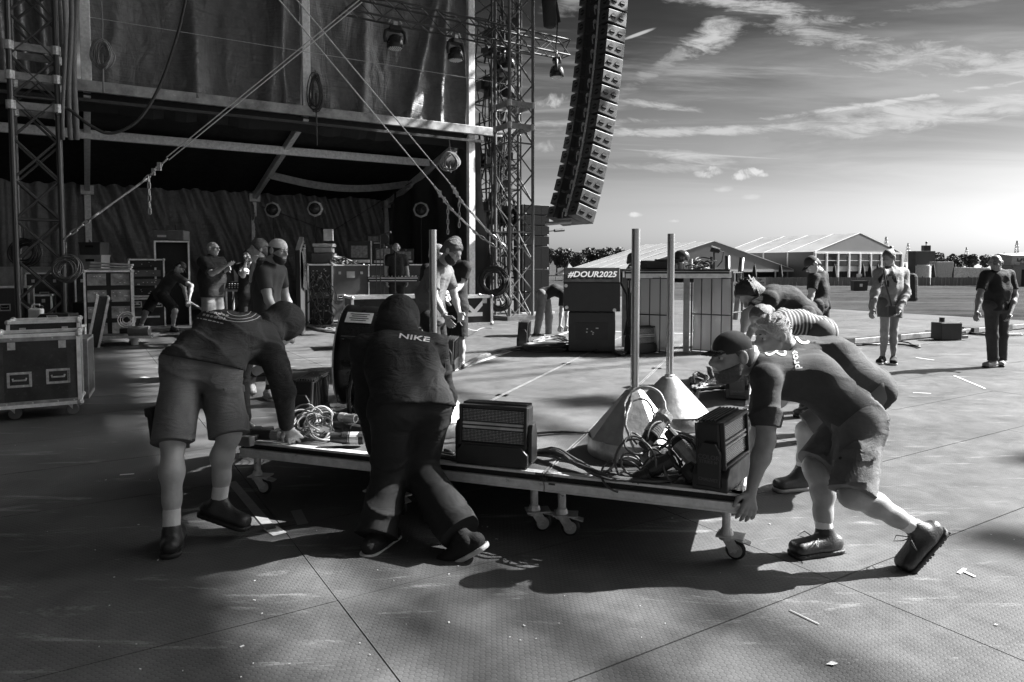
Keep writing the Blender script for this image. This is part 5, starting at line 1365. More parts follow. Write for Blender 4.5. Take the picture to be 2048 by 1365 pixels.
# 3 -- bearded man in a cap at the right corner
J = PJ(hd=(1462, 712, 3.56), nk=(1507, 728, 3.60), sp=(1632, 758, 3.60), sL=(1532, 762, 3.44), sR=(1535, 738, 3.80), eL=(1532, 880, 3.36), wL=(1503, 978, 3.33), eR=(1520, 850, 3.85), wR=(1508, 915, 3.80),
       hL=(1722, 850, 3.44), hR=(1712, 838, 3.64), kL=(1703, 990, 3.27), kR=(1632, 935, 3.52), aL=(1842, 1062, 3.30), aR=(1652, 1082, 3.46), tL=(1818, 1136, 3.27), tR=(1578, 1106, 3.40))
J['uL'] = Vector((.66, .05, -.76))
GT = mat('charcoal work shirt', .06, .85, var=.2, scale=10, bump=.45, bscale=300, spec=.25, wrinkle=.32, wscale=9)
p3 = person('bearded person in a black cap and grey work shorts leaning on the right riser corner', J, (-.94, -.30, -.10), (-.10, 0, 1), h=.009, hh=.006, skin=mat('medium skin', .29, .45, var=.12, scale=18, bump=.12, bscale=240),  # even skin tone, a little darker than the default
            shirt=dict(mat=GT, sleeve=.78, loose=.012, sloose=.020, hem=.05, fold=.014, freq=40, belly=.018, h=.0085), bottom=dict(mat=CLOTH_MID(), len=.98, loose=.018, flare=.032, fold=.016, freq=42, h=.0085),
            socks=dict(h=.13), shoes=dict(mat=LEATHER(), high=.05, laces=True), hair=dict(mat=mat('cropped hair', .07, .7, var=.3, scale=50), t=.012, z=.03, fr=-.045), beard=dict(mat=mat('stubble', .10, .75, var=.4, scale=90, bump=.6, bscale=300), len=.002), cap=dict(mat=mat('black cap cloth', .03, .8, bump=.3, bscale=300)), eyes=True,
            hands={'L': dict(d=(-.22, -.30, -.92), n=(.25, -.92, .25), th=(-1, .1, .2), curl=.28, h=.0055, spread=.35), 'R': dict(d=(-.5, .1, -.8), n=(0, -.5, .8), th=(-1, 0, 0), curl=.3)}, seed=8)
vs, fs = text_geo('proxi', .085, 0, .001)
on_cloth('back_print', '', p3['shirt'], (1590, 717), (-45, -250), (-230, 40), 1, mat('white print', .75), geo=(vs, fs))
vs, fs = [], []
n = 44
for i in range(n + 1):
    t = 2 * math.pi * i / n; c = Vector((math.cos(t) * .085, math.sin(2 * t) * .030, 0)); d = Vector((-math.sin(t) * .085, 2 * math.cos(2 * t) * .030, 0)).normalized(); nn = Vector((-d.y, d.x, 0)) * (.006 + .005 * abs(math.cos(t)))
    vs += [tuple(c - nn), tuple(c + nn)]
fs = [(2 * i, 2 * i + 2, 2 * i + 3, 2 * i + 1) for i in range(n)]
on_cloth('back_print', '', p3['shirt'], (1551, 705), (230, 6), (-30, -210), 1, mat('white print', .75), geo=(vs, fs))
def grid_geo(w, h_, n=7): return [(w * (i / n - .5), h_ * (j / n - .5), 0) for i in range(n + 1) for j in range(n + 1)], [(i * (n + 1) + j, (i + 1) * (n + 1) + j, (i + 1) * (n + 1) + j + 1, i * (n + 1) + j + 1) for i in range(n) for j in range(n)]
on_cloth('pocket', '', p3['bottom'], (1712, 935), (410, 25), (25, -400), 1, CLOTH_MID(), geo=grid_geo(.15, .15), lift=.009)
on_cloth('pocket_flap', '', p3['bottom'], (1715, 912), (410, 25), (25, -400), 1, CLOTH_MID(), geo=grid_geo(.17, .05), lift=.015)
for u_ in (1684, 1743): on_cloth('snap_button', '', p3['bottom'], (u_, 919), (410, 25), (25, -400), 1, BLACK(), geo=ring_geo(.0, .008, 0, 6.28), lift=.018)
MB().torus(p3['W'](.083, -.005, -.035), (1, 0, 0), .010, .002, 12, 5).build('ear_ring', STEEL(), p3['body'], world=True)

# 4 -- fair-haired man behind him
J = PJ(hd=(1543, 672, 4.32), nk=(1576, 694, 4.38), sp=(1668, 722, 4.44), sL=(1596, 728, 4.28), sR=(1592, 702, 4.62), eL=(1560, 800, 4.42), wL=(1520, 838, 4.6), eR=(1560, 780, 4.75), wR=(1520, 815, 4.85),
       hL=(1742, 782, 4.40), hR=(1738, 772, 4.58), kL=(1612, 862, 4.46), kR=(1690, 862, 4.66), aL=(1604, 945, 4.46), aR=(1672, 930, 4.75), tL=(1566, 972, 4.42), tR=(1640, 948, 4.74))
p4 = person('fair-haired person bent low over the riser, right behind the bearded person in a black cap', J, (-.93, -.32, -.18), (-.15, 0, 1), h=.011, hh=.0075,
            shirt=dict(mat=GT, sleeve=.75, loose=.026, hem=.05, fold=.016, freq=34, belly=.02), bottom=dict(mat=mat('pale shorts cloth', .13, .8, var=.15, bump=.3, bscale=300), len=.95, loose=.02, flare=.03),
            socks=dict(h=.10), shoes=dict(mat=LEATHER(), sole=mat('grey sole', .3, .6), high=.03), hair=dict(mat=HAIR_L(), t=.022, amp=.012, freq=190, z=.045), eyes=True, seed=12)
on_cloth('back_print', '', p4['shirt'], (1606, 673), (230, 20), (-30, -230), 1, mat('white print', .75), geo=ring_geo(.05, .022, .6, 5.6))

# 5 -- woman in a striped top
J = PJ(hd=(1522, 640, 5.62), nk=(1545, 645, 5.72), sp=(1600, 645, 5.82), sL=(1562, 655, 5.62), sR=(1566, 634, 5.92), eL=(1545, 700, 5.7), wL=(1520, 730, 5.9), eR=(1540, 690, 6.0), wR=(1518, 725, 6.0),
       hL=(1642, 668, 5.72), hR=(1644, 660, 5.98), kL=(1645, 772, 5.7), kR=(1660, 768, 6.0), aL=(1655, 860, 5.75), aR=(1672, 852, 6.0), tL=(1625, 872, 5.72), tR=(1640, 862, 6.0))
SM = bpy.data.materials.new('striped jersey'); SM.use_nodes = True
nt = SM.node_tree; w_ = nt.nodes.new('ShaderNodeTexWave'); w_.inputs['Scale'].default_value = 9; w_.inputs['Distortion'].default_value = 1.2; w_.bands_direction = 'X'
tc = nt.nodes.new('ShaderNodeTexCoord'); nt.links.new(tc.outputs['Object'], w_.inputs['Vector']); r_ = nt.nodes.new('ShaderNodeMapRange'); r_.inputs[1].default_value = .62; r_.inputs[2].default_value = .70; r_.inputs[3].default_value = .02; r_.inputs[4].default_value = .26
nt.links.new(w_.outputs[1], r_.inputs[0]); nt.links.new(r_.outputs[0], nt.nodes['Principled BSDF'].inputs['Base Color']); nt.nodes['Principled BSDF'].inputs['Roughness'].default_value = .85
p5 = person('person in a black-and-white striped top bent over the right side of the riser', J, (-.82, -.45, -.3), (-.25, 0, 1), q=.94, h=.013, hh=.009, female=True, shirt=dict(mat=SM, sleeve=.3, loose=.012, hem=.03), bottom=dict(mat=mat('dark denim', .05, .8, bump=.3, bscale=300), len=1.97, loose=.01, flare=.012),
            shoes=dict(mat=LEATHER()), hair=dict(mat=HAIR_M(), t=.012, blobs=[((0, -.12, .06), (0, -.15, .03), .035, .03)]), seed=14)
# 6 -- curly-haired figure
J = PJ(hd=(1500, 592, 6.6), nk=(1525, 590, 6.7), sp=(1575, 602, 6.75), sL=(1538, 600, 6.5), sR=(1542, 588, 6.85), eL=(1494, 628, 6.45), wL=(1486, 668, 6.35), eR=(1510, 640, 6.9), wR=(1495, 680, 6.8),
       hL=(1608, 634, 6.62), hR=(1610, 626, 6.92), kL=(1615, 722, 6.6), kR=(1630, 720, 6.9), aL=(1625, 815, 6.65), aR=(1640, 808, 6.9), tL=(1600, 828, 6.6), tR=(1616, 820, 6.9))
person('person with long curly dark hair reaching over the riser beside the caged panels', J, (-.6, -.35, -.7), (-.55, 0, .8), h=.013, hh=.009, shirt=dict(mat=CLOTH_BLK(), sleeve=.7, loose=.02, hem=.06, belly=.02), bottom=dict(mat=CLOTH_DRK(), len=1.97, loose=.012),
       shoes=dict(mat=LEATHER()), hair=dict(mat=HAIR_D(), t=.045, amp=.035, freq=110, h=.009, z=.075, blobs=[((-.07, .02, -.02), (-.08, .04, -.13), .045, .03), ((.07, .02, -.02), (.08, .04, -.13), .045, .03), ((0, -.08, -.02), (0, -.08, -.12), .06, .04)]), seed=16)
# 7 -- standing man in a cap
J = PJ(hd=(1624, 530, 10.0), nk=(1638, 543, 10.1), sp=(1640, 580, 10.15), sL=(1627, 556, 10.0), sR=(1645, 552, 10.35), eL=(1622, 592, 9.92), wL=(1612, 618, 9.85), eR=(1650, 590, 10.4), wR=(1630, 615, 10.3),
       hL=(1632, 612, 10.0), hR=(1644, 610, 10.25), kL=(1630, 664, 10.0), kR=(1648, 664, 10.3), aL=(1634, 716, 10.05), aR=(1652, 712, 10.3), tL=(1618, 724, 10.0), tR=(1636, 720, 10.25))
p7 = person('person in a black cap and dark printed T-shirt standing head bowed before the large marquee', J, (-.75, -.1, -.65), (-.6, 0, .75), h=.018, hh=.013, shirt=dict(mat=CLOTH_BLK(), sleeve=.65, loose=.02, hem=.04), bottom=dict(mat=CLOTH_DRK(), len=1.97, loose=.015), shoes=dict(mat=LEATHER()), hair=dict(mat=HAIR_D(), t=.006), cap=dict(mat=mat('black cap cloth', .03)), seed=18)
# 8 -- woman with a bun
J = PJ(hd=(1777, 516, 10.2), nk=(1783, 536, 10.25), sp=(1782, 577, 10.25), sR=(1760, 549, 10.15), sL=(1806, 547, 10.35), eR=(1749, 586, 10.05), wR=(1744, 618, 9.95), eL=(1812, 586, 10.2), wL=(1797, 622, 9.98),
       hR=(1770, 606, 10.2), hL=(1792, 606, 10.3), kR=(1769, 663, 10.18), kL=(1787, 664, 10.25), aR=(1765, 716, 10.25), aL=(1787, 717, 10.2), tR=(1752, 723, 10.0), tL=(1787, 724, 9.98))
p8 = person('person with a hair bun, grey hooded sweatshirt and shorts standing bare-legged on the stage', J, (-.85, -.5, -.22), (0, 0, 1), q=.94, h=.016, hh=.011, female=True, skin=SKIN_D(), shirt=dict(mat=CLOTH_GRY(), name='hoodie', sleeve=1.95, loose=.035, sloose=.02, hem=.06, belly=.02, fold=.016),
            bottom=dict(mat=mat('denim shorts', .09, .8, bump=.3), len=.5, loose=.02, flare=.03), shoes=dict(mat=CLOTH_BLK(), sole=mat('white rubber sole', .6), high=.0), hair=dict(mat=HAIR_M(), t=.012, z=.04, blobs=[((0, -.085, .115), (0, -.10, .135), .04, .035)]), seed=20)
on_cloth('chest_print', '', p8['shirt'], (1776, 562), (100, 0), (0, -100), 1, BLACK(), geo=([(-.16, -.12, 0), (.16, -.12, 0), (.2, .05, 0), (.1, .12, 0), (-.1, .14, 0), (-.2, .04, 0)], [(0, 1, 2, 3, 4, 5)]))
bp_ = P(1815, 575, 10.55); t = thing('backpack', 'black backpack on the back of the person with a hair bun', 'backpack', bp_, 2.3)
MB().box((0, 0, 0), (.30, .16, .42), taper=(.85, .9)).build('bag', CLOTH_BLK(), t, bevel=.05); MB().box((0, -.10, -.05), (.22, .08, .22)).build('pocket', CLOTH_DRK(), t, bevel=.03)
MB().tube([P(1796, 545, 10.12), P(1797, 560, 10.06), P(1800, 580, 10.1), P(1806, 590, 10.3)], .018).build('strap', CLOTH_BLK(), t, world=False) if False else None
solo(MB().tube([P(1768, 540, 10.02), P(1772, 570, 9.95), P(1780, 600, 9.95), P(1783, 612, 9.95)], .012).box(P(1783, 622, 9.95), (.10, .04, .14)), 'strap_bag', BLACK(), 'black pouch on a strap hanging across the grey sweatshirt', 'pouch', smooth=False)
# 9 -- man at the right edge
J = PJ(hd=(1992, 526, 9.85), nk=(1995, 543, 9.92), sp=(1995, 582, 9.92), sR=(1971, 552, 9.85), sL=(2018, 550, 9.98), eR=(1959, 592, 9.75), wR=(1953, 624, 9.62), eL=(2030, 592, 9.9), wL=(2019, 630, 9.72),
       hR=(1983, 612, 9.88), hL=(2006, 612, 9.95), kR=(1984, 672, 9.85), kL=(2004, 672, 9.95), aR=(1986, 722, 9.86), aL=(2003, 721, 10.0), tR=(1962, 731, 9.75), tL=(1998, 730, 9.7))
p9 = person('bald person with dark glasses and straight trousers standing at the right edge', J, (-.4, -.9, -.05), (0, 0, 1), q=.93, h=.016, hh=.011, skin=mat('dark tanned skin', .2, .5, var=.12, bump=.12, bscale=240), shirt=dict(mat=CLOTH_BLK(), sleeve=.72, loose=.018, hem=.07, belly=.03), bottom=dict(mat=CLOTH_DRK(), len=1.98, loose=.012, flare=.018, bell=1.3), shoes=dict(mat=mat('grey leather shoe', .22, .5)), glasses=True, seed=22)
# 10 -- bending behind the wedge
J = PJ(hd=(1148, 600, 14.5), nk=(1138, 590, 14.5), sp=(1110, 580, 14.5), sL=(1126, 590, 14.3), sR=(1130, 585, 14.7), eL=(1123, 620, 14.25), wL=(1120, 650, 14.2), eR=(1134, 620, 14.75), wR=(1132, 650, 14.7),
       hL=(1084, 590, 14.4), hR=(1090, 588, 14.65), kL=(1079, 634, 14.3), kR=(1098, 634, 14.65), aL=(1073, 670, 14.35), aR=(1097, 671, 14.65), tL=(1085, 676, 14.3), tR=(1108, 676, 14.6))
person('person in light trousers bent double behind the wedge speaker, face hidden', J, (.5, -.3, -.8), (.8, 0, .4), h=.02, hh=.015, shirt=dict(mat=CLOTH_BLK(), sleeve=.75, loose=.02, hem=.02), bottom=dict(mat=mat('washed denim', .17, .8, bump=.3), len=1.97, loose=.02, fold=.01), shoes=dict(mat=LEATHER()), hair=dict(mat=HAIR_D()), seed=24)
# 11 -- bearded man with glasses
J = PJ(hd=(905, 503, 7.75), nk=(884, 528, 7.85), sp=(860, 590, 7.85), sR=(864, 548, 7.66), sL=(892, 543, 8.05), eR=(868, 595, 7.52), wR=(890, 632, 7.42), eL=(908, 590, 8.1), wL=(918, 625, 7.95),
       hR=(858, 640, 7.70), hL=(874, 637, 8.0), kR=(876, 715, 7.7), kL=(886, 712, 8.0), aR=(866, 778, 7.75), aL=(882, 772, 8.05), tR=(892, 790, 7.65), tL=(908, 784, 7.95))
p11 = person('bearded person with glasses and grey T-shirt, looking down behind the big fan', J, (.75, -.35, -.55), (.5, -.1, .85), h=.013, hh=.009, shirt=dict(mat=CLOTH_LGT(), sleeve=.72, loose=.025, hem=.06, belly=.02, fold=.016), bottom=dict(mat=CLOTH_BLK(), len=1.97, loose=.01), shoes=dict(mat=LEATHER()),
             hair=dict(mat=HAIR_M(), t=.022, amp=.010, freq=150, z=.05), beard=dict(mat=HAIR_D(), len=.012), glasses=True, seed=26)
MB().torus(lerp(J['wR'], J['eR'], .06), J['wR'] - J['eR'], .033, .008, 14, 5).build('wrist_band', SOCK(), p11['body'], world=True)
# 12, 13 -- behind him
J = stand(908, 9.2, f=(-.5, -.8), q=.99); J['eR'] = P(890, 570, 9.0); J['wR'] = P(893, 596, 8.8); J['eL'] = P(922, 568, 9.1); J['wL'] = P(903, 590, 8.85); J['hd'] = P(909, 492, 9.25)
person('person in a black cap and dark T-shirt half hidden behind the bearded person with glasses', J, (-.5, -.75, -.4), (0, -.3, 1), h=.016, hh=.011, shirt=dict(mat=CLOTH_BLK(), sleeve=.65, loose=.025, hem=.06), bottom=dict(mat=CLOTH_BLK(), len=.95, loose=.025, flare=.035), shoes=dict(mat=mat('white trainers', .55, .5)), socks=dict(h=.08), hair=dict(mat=HAIR_D(), t=.006), cap=dict(mat=mat('black cap cloth', .03)), seed=28)
J = stand(872, 10.2, f=(.7, -.7), q=.97)
person('fair curly-haired person almost hidden behind the bearded person with glasses', J, (.7, -.6, -.3), (0, 0, 1), h=.02, hh=.013, shirt=dict(mat=CLOTH_BLK(), sleeve=.65, loose=.025), bottom=dict(mat=CLOTH_BLK(), len=1.97, loose=.015), shoes=dict(mat=LEATHER()), hair=dict(mat=HAIR_L(), t=.03, amp=.015, freq=120), seed=30)
# 14 -- walking man in a pale cap worn backwards
J = PJ(hd=(557, 502, 7.38), nk=(540, 526, 7.42), sp=(533, 588, 7.42), sR=(525, 546, 7.25), sL=(560, 543, 7.6), eR=(537, 600, 7.2), wR=(560, 643, 7.1), eL=(570, 592, 7.7), wL=(585, 630, 7.75),
       hR=(528, 646, 7.32), hL=(546, 643, 7.54), kR=(532, 722, 7.25), kL=(548, 718, 7.5), aR=(504, 752, 7.45), aL=(537, 786, 7.55), tR=(488, 790, 7.42), tL=(550, 797, 7.35))
J['uR'] = Vector((-.86, .2, -.47))
p14 = person('bearded person in a pale cap worn backwards, in mid-stride behind the left hooded person', J, (.86, -.42, -.14), (.08, 0, 1), h=.012, hh=.008, shirt=dict(mat=mat('dark grey jersey', .045, .85, var=.2, bump=.3, bscale=300), sleeve=.62, loose=.014, hem=.07), bottom=dict(mat=CLOTH_DRK(), len=1.0, loose=.02), socks=dict(h=.12, mat=CLOTH_BLK()),
             shoes=dict(mat=mat('patterned trainers', .2, .6, var=.8, scale=40), sole=mat('grey sole', .3)), hair=dict(mat=HAIR_D(), t=.012, z=.02), beard=dict(mat=HAIR_D(), len=.01), cap=dict(mat=mat('pale cap cloth', .66, .85, bump=.3, bscale=300), backwards=True), eyes=True, seed=32)
# 15 -- figure behind him
J = stand(522, 9.2, f=(-.8, -.5), q=1.0); J['eL'] = P(560, 590, 9.1); J['wL'] = P(545, 560, 8.9); J['eR'] = P(505, 560, 9.2); J['wR'] = P(508, 525, 9.0)
person('fair-haired person almost hidden behind the walking person in a pale cap', J, (-.8, -.5, 0), (0, 0, 1), h=.018, hh=.012, shirt=dict(mat=CLOTH_DRK(), sleeve=.6, loose=.02), bottom=dict(mat=CLOTH_BLK(), len=1.97, loose=.015), shoes=dict(mat=LEATHER()), hair=dict(mat=HAIR_M(), t=.024, amp=.01, z=.045), seed=34)
# 16 -- bearded man, hand on chin
J = stand(497, 13.2, f=(.5, -.85), q=.98); J['hd'] = P(497, 511, 13.0); J['eR'] = P(486, 552, 12.8); J['wR'] = P(491, 527, 12.75); J['eL'] = P(515, 555, 12.9); J['wL'] = P(500, 545, 12.7)
person('dark-haired bearded person with a hand at the chin behind the laptop table', J, (-.3, -.9, 0), (0, 0, 1), h=.018, hh=.011, shirt=dict(mat=CLOTH_BLK(), sleeve=.6, loose=.02), bottom=dict(mat=CLOTH_BLK(), len=1.97, loose=.015), shoes=dict(mat=LEATHER()), hair=dict(mat=HAIR_D(), t=.014), beard=dict(mat=HAIR_D()), seed=36)
# 17 -- bald man gesturing
J = stand(424, 12.5, f=(.85, -.4), q=1.05, lean=.03); J['eR'] = P(424, 548, 12.2); J['wR'] = P(452, 532, 12.1); J['eL'] = P(436, 550, 12.7); J['wL'] = P(455, 540, 12.5)
p17 = person('bald person in a black T-shirt gesturing with an open hand beside the laptop table', J, (.9, -.2, .0), (0, 0, 1), q=1.03, h=.016, hh=.010, shirt=dict(mat=CLOTH_BLK(), sleeve=.8, loose=.04, hem=.08, belly=.06), bottom=dict(mat=CLOTH_GRY(), len=.95, loose=.02, flare=.04), socks=dict(h=.14), shoes=dict(mat=LEATHER()), glasses=True, hands={'R': dict(d=(.9, -.2, .4), n=(0, -.3, -1), th=(0, 1, .3), curl=.1)}, seed=38)
# 18 -- bending man with a stick
J = PJ(hd=(361, 535, 15.0), nk=(352, 545, 15.1), sp=(335, 566, 15.3), sR=(352, 553, 14.9), sL=(345, 548, 15.4), eR=(383, 572, 14.8), wR=(378, 600, 14.7), eL=(368, 575, 15.3), wL=(374, 602, 15.0),
       hR=(326, 592, 15.2), hL=(312, 592, 15.5), kR=(350, 622, 15.0), kL=(292, 624, 15.3), aR=(346, 654, 15.2), aL=(281, 654, 15.4), tR=(360, 660, 15.0), tL=(276, 661, 15.2))
p18 = person('person in dark shorts bending with legs apart, holding a stick among the cases', J, (.6, -.1, -.8), (.5, .3, .7), h=.018, hh=.012, shirt=dict(mat=CLOTH_DRK(), sleeve=.75, loose=.025, hem=.04), bottom=dict(mat=CLOTH_BLK(), len=.95, loose=.03, flare=.035), shoes=dict(mat=LEATHER()), socks=dict(h=.08), hair=dict(mat=HAIR_D()), cap=dict(mat=mat('black cap cloth', .03)), seed=40)
on_cloth('back_print', '', p18['shirt'], (340, 541), (90, -15), (20, -60), 1, WP, geo=([(-.14, -.03, 0), (.14, -.03, 0), (.14, .03, 0), (-.14, .03, 0)], [(0, 1, 2, 3)]))
solo(MB().cyl(P(372, 600, 14.9), P(418, 628, 14.2), .022, n=8), 'wooden_stick', mat('pale wood', .45, .6), 'pale stick held by the bending person among the cases', 'stick')
# 19, 20
J = stand(793, 16.6, f=(.3, -.9), q=1.03, z0=.14)
person('bald person with a moustache standing behind the console on the far cases', J, (.3, -.85, -.3), (0, 0, 1), h=.02, hh=.012, shirt=dict(mat=CLOTH_BLK(), sleeve=.65, loose=.03), bottom=dict(mat=CLOTH_BLK(), len=1.97, loose=.015), shoes=dict(mat=LEATHER()), beard=dict(mat=HAIR_D()), glasses=True, seed=42)
J = stand(1262, 13.0, f=(.8, -.2), q=.93, lean=.04)
person('dark-haired person seen in profile behind the steel poles and the wedge speaker', J, (.9, -.2, -.1), (0, 0, 1), h=.02, hh=.012, shirt=dict(mat=CLOTH_BLK(), sleeve=.65, loose=.03), bottom=dict(mat=CLOTH_BLK(), len=1.97, loose=.015), shoes=dict(mat=LEATHER()), hair=dict(mat=HAIR_D(), t=.02, amp=.008), seed=44)
# ================================================================== THE ROLLING RISER
def caster(parent, c, ang, wheel_r=.05, name='caster', world=True, plate=True, pale=True):
    """c: centre of the mounting plate (world); ang: trailing direction"""
    c = Vector(c); d = Vector((math.cos(ang), math.sin(ang), 0)); s = Vector((-d.y, d.x, 0)); z = c.z
    w = Vector((c.x, c.y, wheel_r)) + d * wheel_r * .9
    mb = MB()
    if plate: mb.box(c + d * .02, (.13, .095, .008), (0, 0, ang)).cyl(c + Vector((0, 0, .004)), c + Vector((0, 0, .03)), .034, .026, n=14)
    mb.cyl(c - Vector((0, 0, .004)), c - Vector((0, 0, .022)), .036, n=12)
    for k in (-1, 1): mb.beam(c + s * k * .026 - Vector((0, 0, .012)) + d * .01, w + s * k * .024, .05, .005, s)
    mb.cyl(w - s * .032, w + s * .032, .009, n=8)
    mb.build(name + '_fork', STEEL(), parent, world=world)
    MB().torus(w, s, wheel_r * .80, wheel_r * .20, 22, 8).cyl(w - s * .014, w + s * .014, wheel_r * .84, n=20).build('tyre', RUBBER(), parent, world=world, smooth=True)
    MB().cyl(w - s * .019, w + s * .019, wheel_r * .68, wheel_r * .68, n=20).build('wheel_hub', mat('pale nylon wheel', .38 if pale else .08, .45), parent, world=world)
    MB().beam(c + d * .05 - Vector((0, 0, .012)), c + d * .115 - Vector((0, 0, .028)), .05, .006).build('brake_pedal', STEEL(), parent, world=world)
riser = thing('rolling_riser', 'long wheeled stage platform with silver edges, pushed across the stage by the crew', 'stage platform', RO)
RAIL = mat('riser edge aluminium', .74, .38, .2, .18, 18, .1, 120, stretch=(1, 1, 1)); GROOVE = mat('black rail groove', .008, .7); rr = random.Random(4)
NA, NB, DW, DL = 3, 4, 1.0, 2.0
for i in range(NA):
    for j in range(NB):
        a0, b0 = i * DW + .003, j * DL + .003; a1, b1 = a0 + DW - .006, b0 + DL - .006
        dk = link('deck', None, riser) if False else None
        top = MB().box(R((a0 + a1) / 2, (b0 + b1) / 2, RZ - .014), (DW - .10, DL - .10, .024), (0, 0, RANG))
        d = top.build('deck', M_DECK, riser, world=True)
        for (p, q, edge) in (((a0, b0), (a1, b0), j == 0), ((a1, b0), (a1, b1), i == NA - 1), ((a1, b1), (a0, b1), j == NB - 1), ((a0, b1), (a0, b0), i == 0)):
            A_, B_ = R(*p, 0), R(*q, 0); u_ = (B_ - A_).normalized(); n_ = Vector((u_.y, -u_.x, 0))      # outward
            z = Vector((0, 0, 1)); A1, B1 = A_ , B_
            rw = .054 if edge else .047
            MB().beam(A1 - n_ * rw / 2 + z * (RZ - .007 - (0 if edge else .001)), B1 - n_ * rw / 2 + z * (RZ - .007 - (0 if edge else .001)), rw, .014).build('edge_rail', RAIL if edge else M_DECK, d, world=True, bevel=.002 if edge else 0)
            if not edge and abs(u_.dot(RY)) > .5: MB().beam(A1 - n_ * .006 + z * (RZ - .002), B1 - n_ * .006 + z * (RZ - .002), .006, .007).build('joint_strip', GREYM(), d, world=True)
            if edge:
                MB().beam(A1 - n_ * .022 + z * (RZ - .029), B1 - n_ * .022 + z * (RZ - .029), .02, .03).build('groove', GROOVE, d, world=True)
                MB().beam(A1 - n_ * .02 + z * (RZ - .072), B1 - n_ * .02 + z * (RZ - .072), .04, .054).beam(A1 + n_ * .003 + z * (RZ - .052), B1 + n_ * .003 + z * (RZ - .052), .008, .012).beam(A1 + n_ * .002 + z * (RZ - .092), B1 + n_ * .002 + z * (RZ - .092), .006, .008).build('side_rail', RAIL, d, world=True)
        for (sa, sb) in ((0, 0), (1, 0), (0, 1), (1, 1)):
            if not (j == 0 or (i == 0 and j < 3) or (i == NA - 1)): continue
            if j > 0 and not ((i == 0 and sa == 0) or (i == NA - 1 and sa == 1)): continue
            p = R(a0 + .075 if sa == 0 else a1 - .075, b0 + .07 if sb == 0 else b1 - .07, 0)
            MB().cyl(p + Vector((0, 0, .122)), p + Vector((0, 0, RZ - .085)), .0215, n=18).cyl(p + Vector((0, 0, .122)), p + Vector((0, 0, .135)), .032, .027, n=14).build('leg', mat('galvanised tube', .55, .34, .5, .25, 30, .1, 90), d, world=True, smooth=False)
            caster(d, p + Vector((0, 0, .118)), RANG + rr.choice((-.5, .2, -.1, .5)) , .05)
# small clamp and maker's tag on the first joint
p = R(2.0, -.004, RZ - .028); t = MB().box(p, (.02, .012, .022), (0, 0, RANG)).box(p + RX * .016, (.012, .014, .014), (0, 0, RANG)).box(p - RX * .016 - Vector((0, 0, .003)), (.008, .014, .018), (0, 0, RANG)); t.build('joint_latch', BLACK(), riser, world=True)
MB().box(R(2.045, -.007, RZ - .052), (.035, .003, .009), (0, 0, RANG)).build('rail_tag', DARKM(), riser, world=True)

# poles on cone feet
def pole(label, uv, base_r, cone_h, top_v, octo):
    b = G(uv[0], uv[1], RZ); D = b.y
    t = thing('pole_stand', label, 'pole stand', b, .35, 'steel poles on cone feet')
    n = 8 if octo else 40
    cm = mat('spun aluminium cone', .36, .45, .5, .35, 5, .15, 40)
    drum = MB().lathe((0, 0, 0), [(base_r * .98, .0), (base_r, .01), (base_r, .095), (base_r * .985, .10)], 40); drum.build('base_drum', mat('scuffed base drum', .40, .42, .6, .5, 7, .2, 60), t, smooth=True)
    c = MB().lathe((0, 0, 0), [(base_r * 1.015, .098), (base_r * .93, .125), (.058, cone_h - .01), (.048, cone_h), (.0, cone_h)], n); c.build('cone', cm, t, smooth=not octo)
    zt = P(0, top_v, D).z - RZ
    MB().cyl((0, 0, cone_h - .02), (0, 0, zt), .0245, n=20, cap=False).lathe((0, 0, zt), [(.0245, 0), (.019, 0), (.019, -.05)], 20).build('tube', SATIN(), t, smooth=True)
    MB().lathe((0, 0, cone_h), [(.034, -.004), (.034, .012), (.026, .016)], 16).build('collar', STEEL(), t)
    return t
pole('tall steel pole on a faceted cone foot, nearest of the three poles, draped with cable', (1268, 905), .272, .37, 458, True)
pole('tall steel pole on a smooth bright cone foot, behind the draped pole', (1338, 850), .26, .335, 468, False)
pole('tall steel pole behind the hooded figure in black, left of the wedge speaker', (868, 862), .245, .31, 460, False)

# colour strobe fixtures
LEDM = bpy.data.materials.new('led matrix'); LEDM.use_nodes = True
def led():
    nt = LEDM.node_tree; N, L = nt.nodes.new, nt.links.new; b = nt.nodes['Principled BSDF']
    tc = N('ShaderNodeTexCoord'); br = N('ShaderNodeTexBrick'); br.offset = 0.0; L(tc.outputs['Object'], br.inputs[0])
    mp = N('ShaderNodeMapping'); L(tc.outputs['Object'], mp.inputs[0]); mp.inputs['Rotation'].default_value = (math.pi / 2, 0, 0); L(mp.outputs[0], br.inputs[0])
    br.inputs['Scale'].default_value = 62; br.inputs['Mortar Size'].default_value = .11; br.inputs['Brick Width'].default_value = .5; br.inputs['Row Height'].default_value = .5
    br.inputs['Color1'].default_value = (.5,) * 3 + (1,); br.inputs['Color2'].default_value = (.34,) * 3 + (1,); br.inputs['Mortar'].default_value = (.02,) * 3 + (1,)
    L(br.outputs[0], b.inputs['Base Color']); b.inputs['Roughness'].default_value = .25
led()
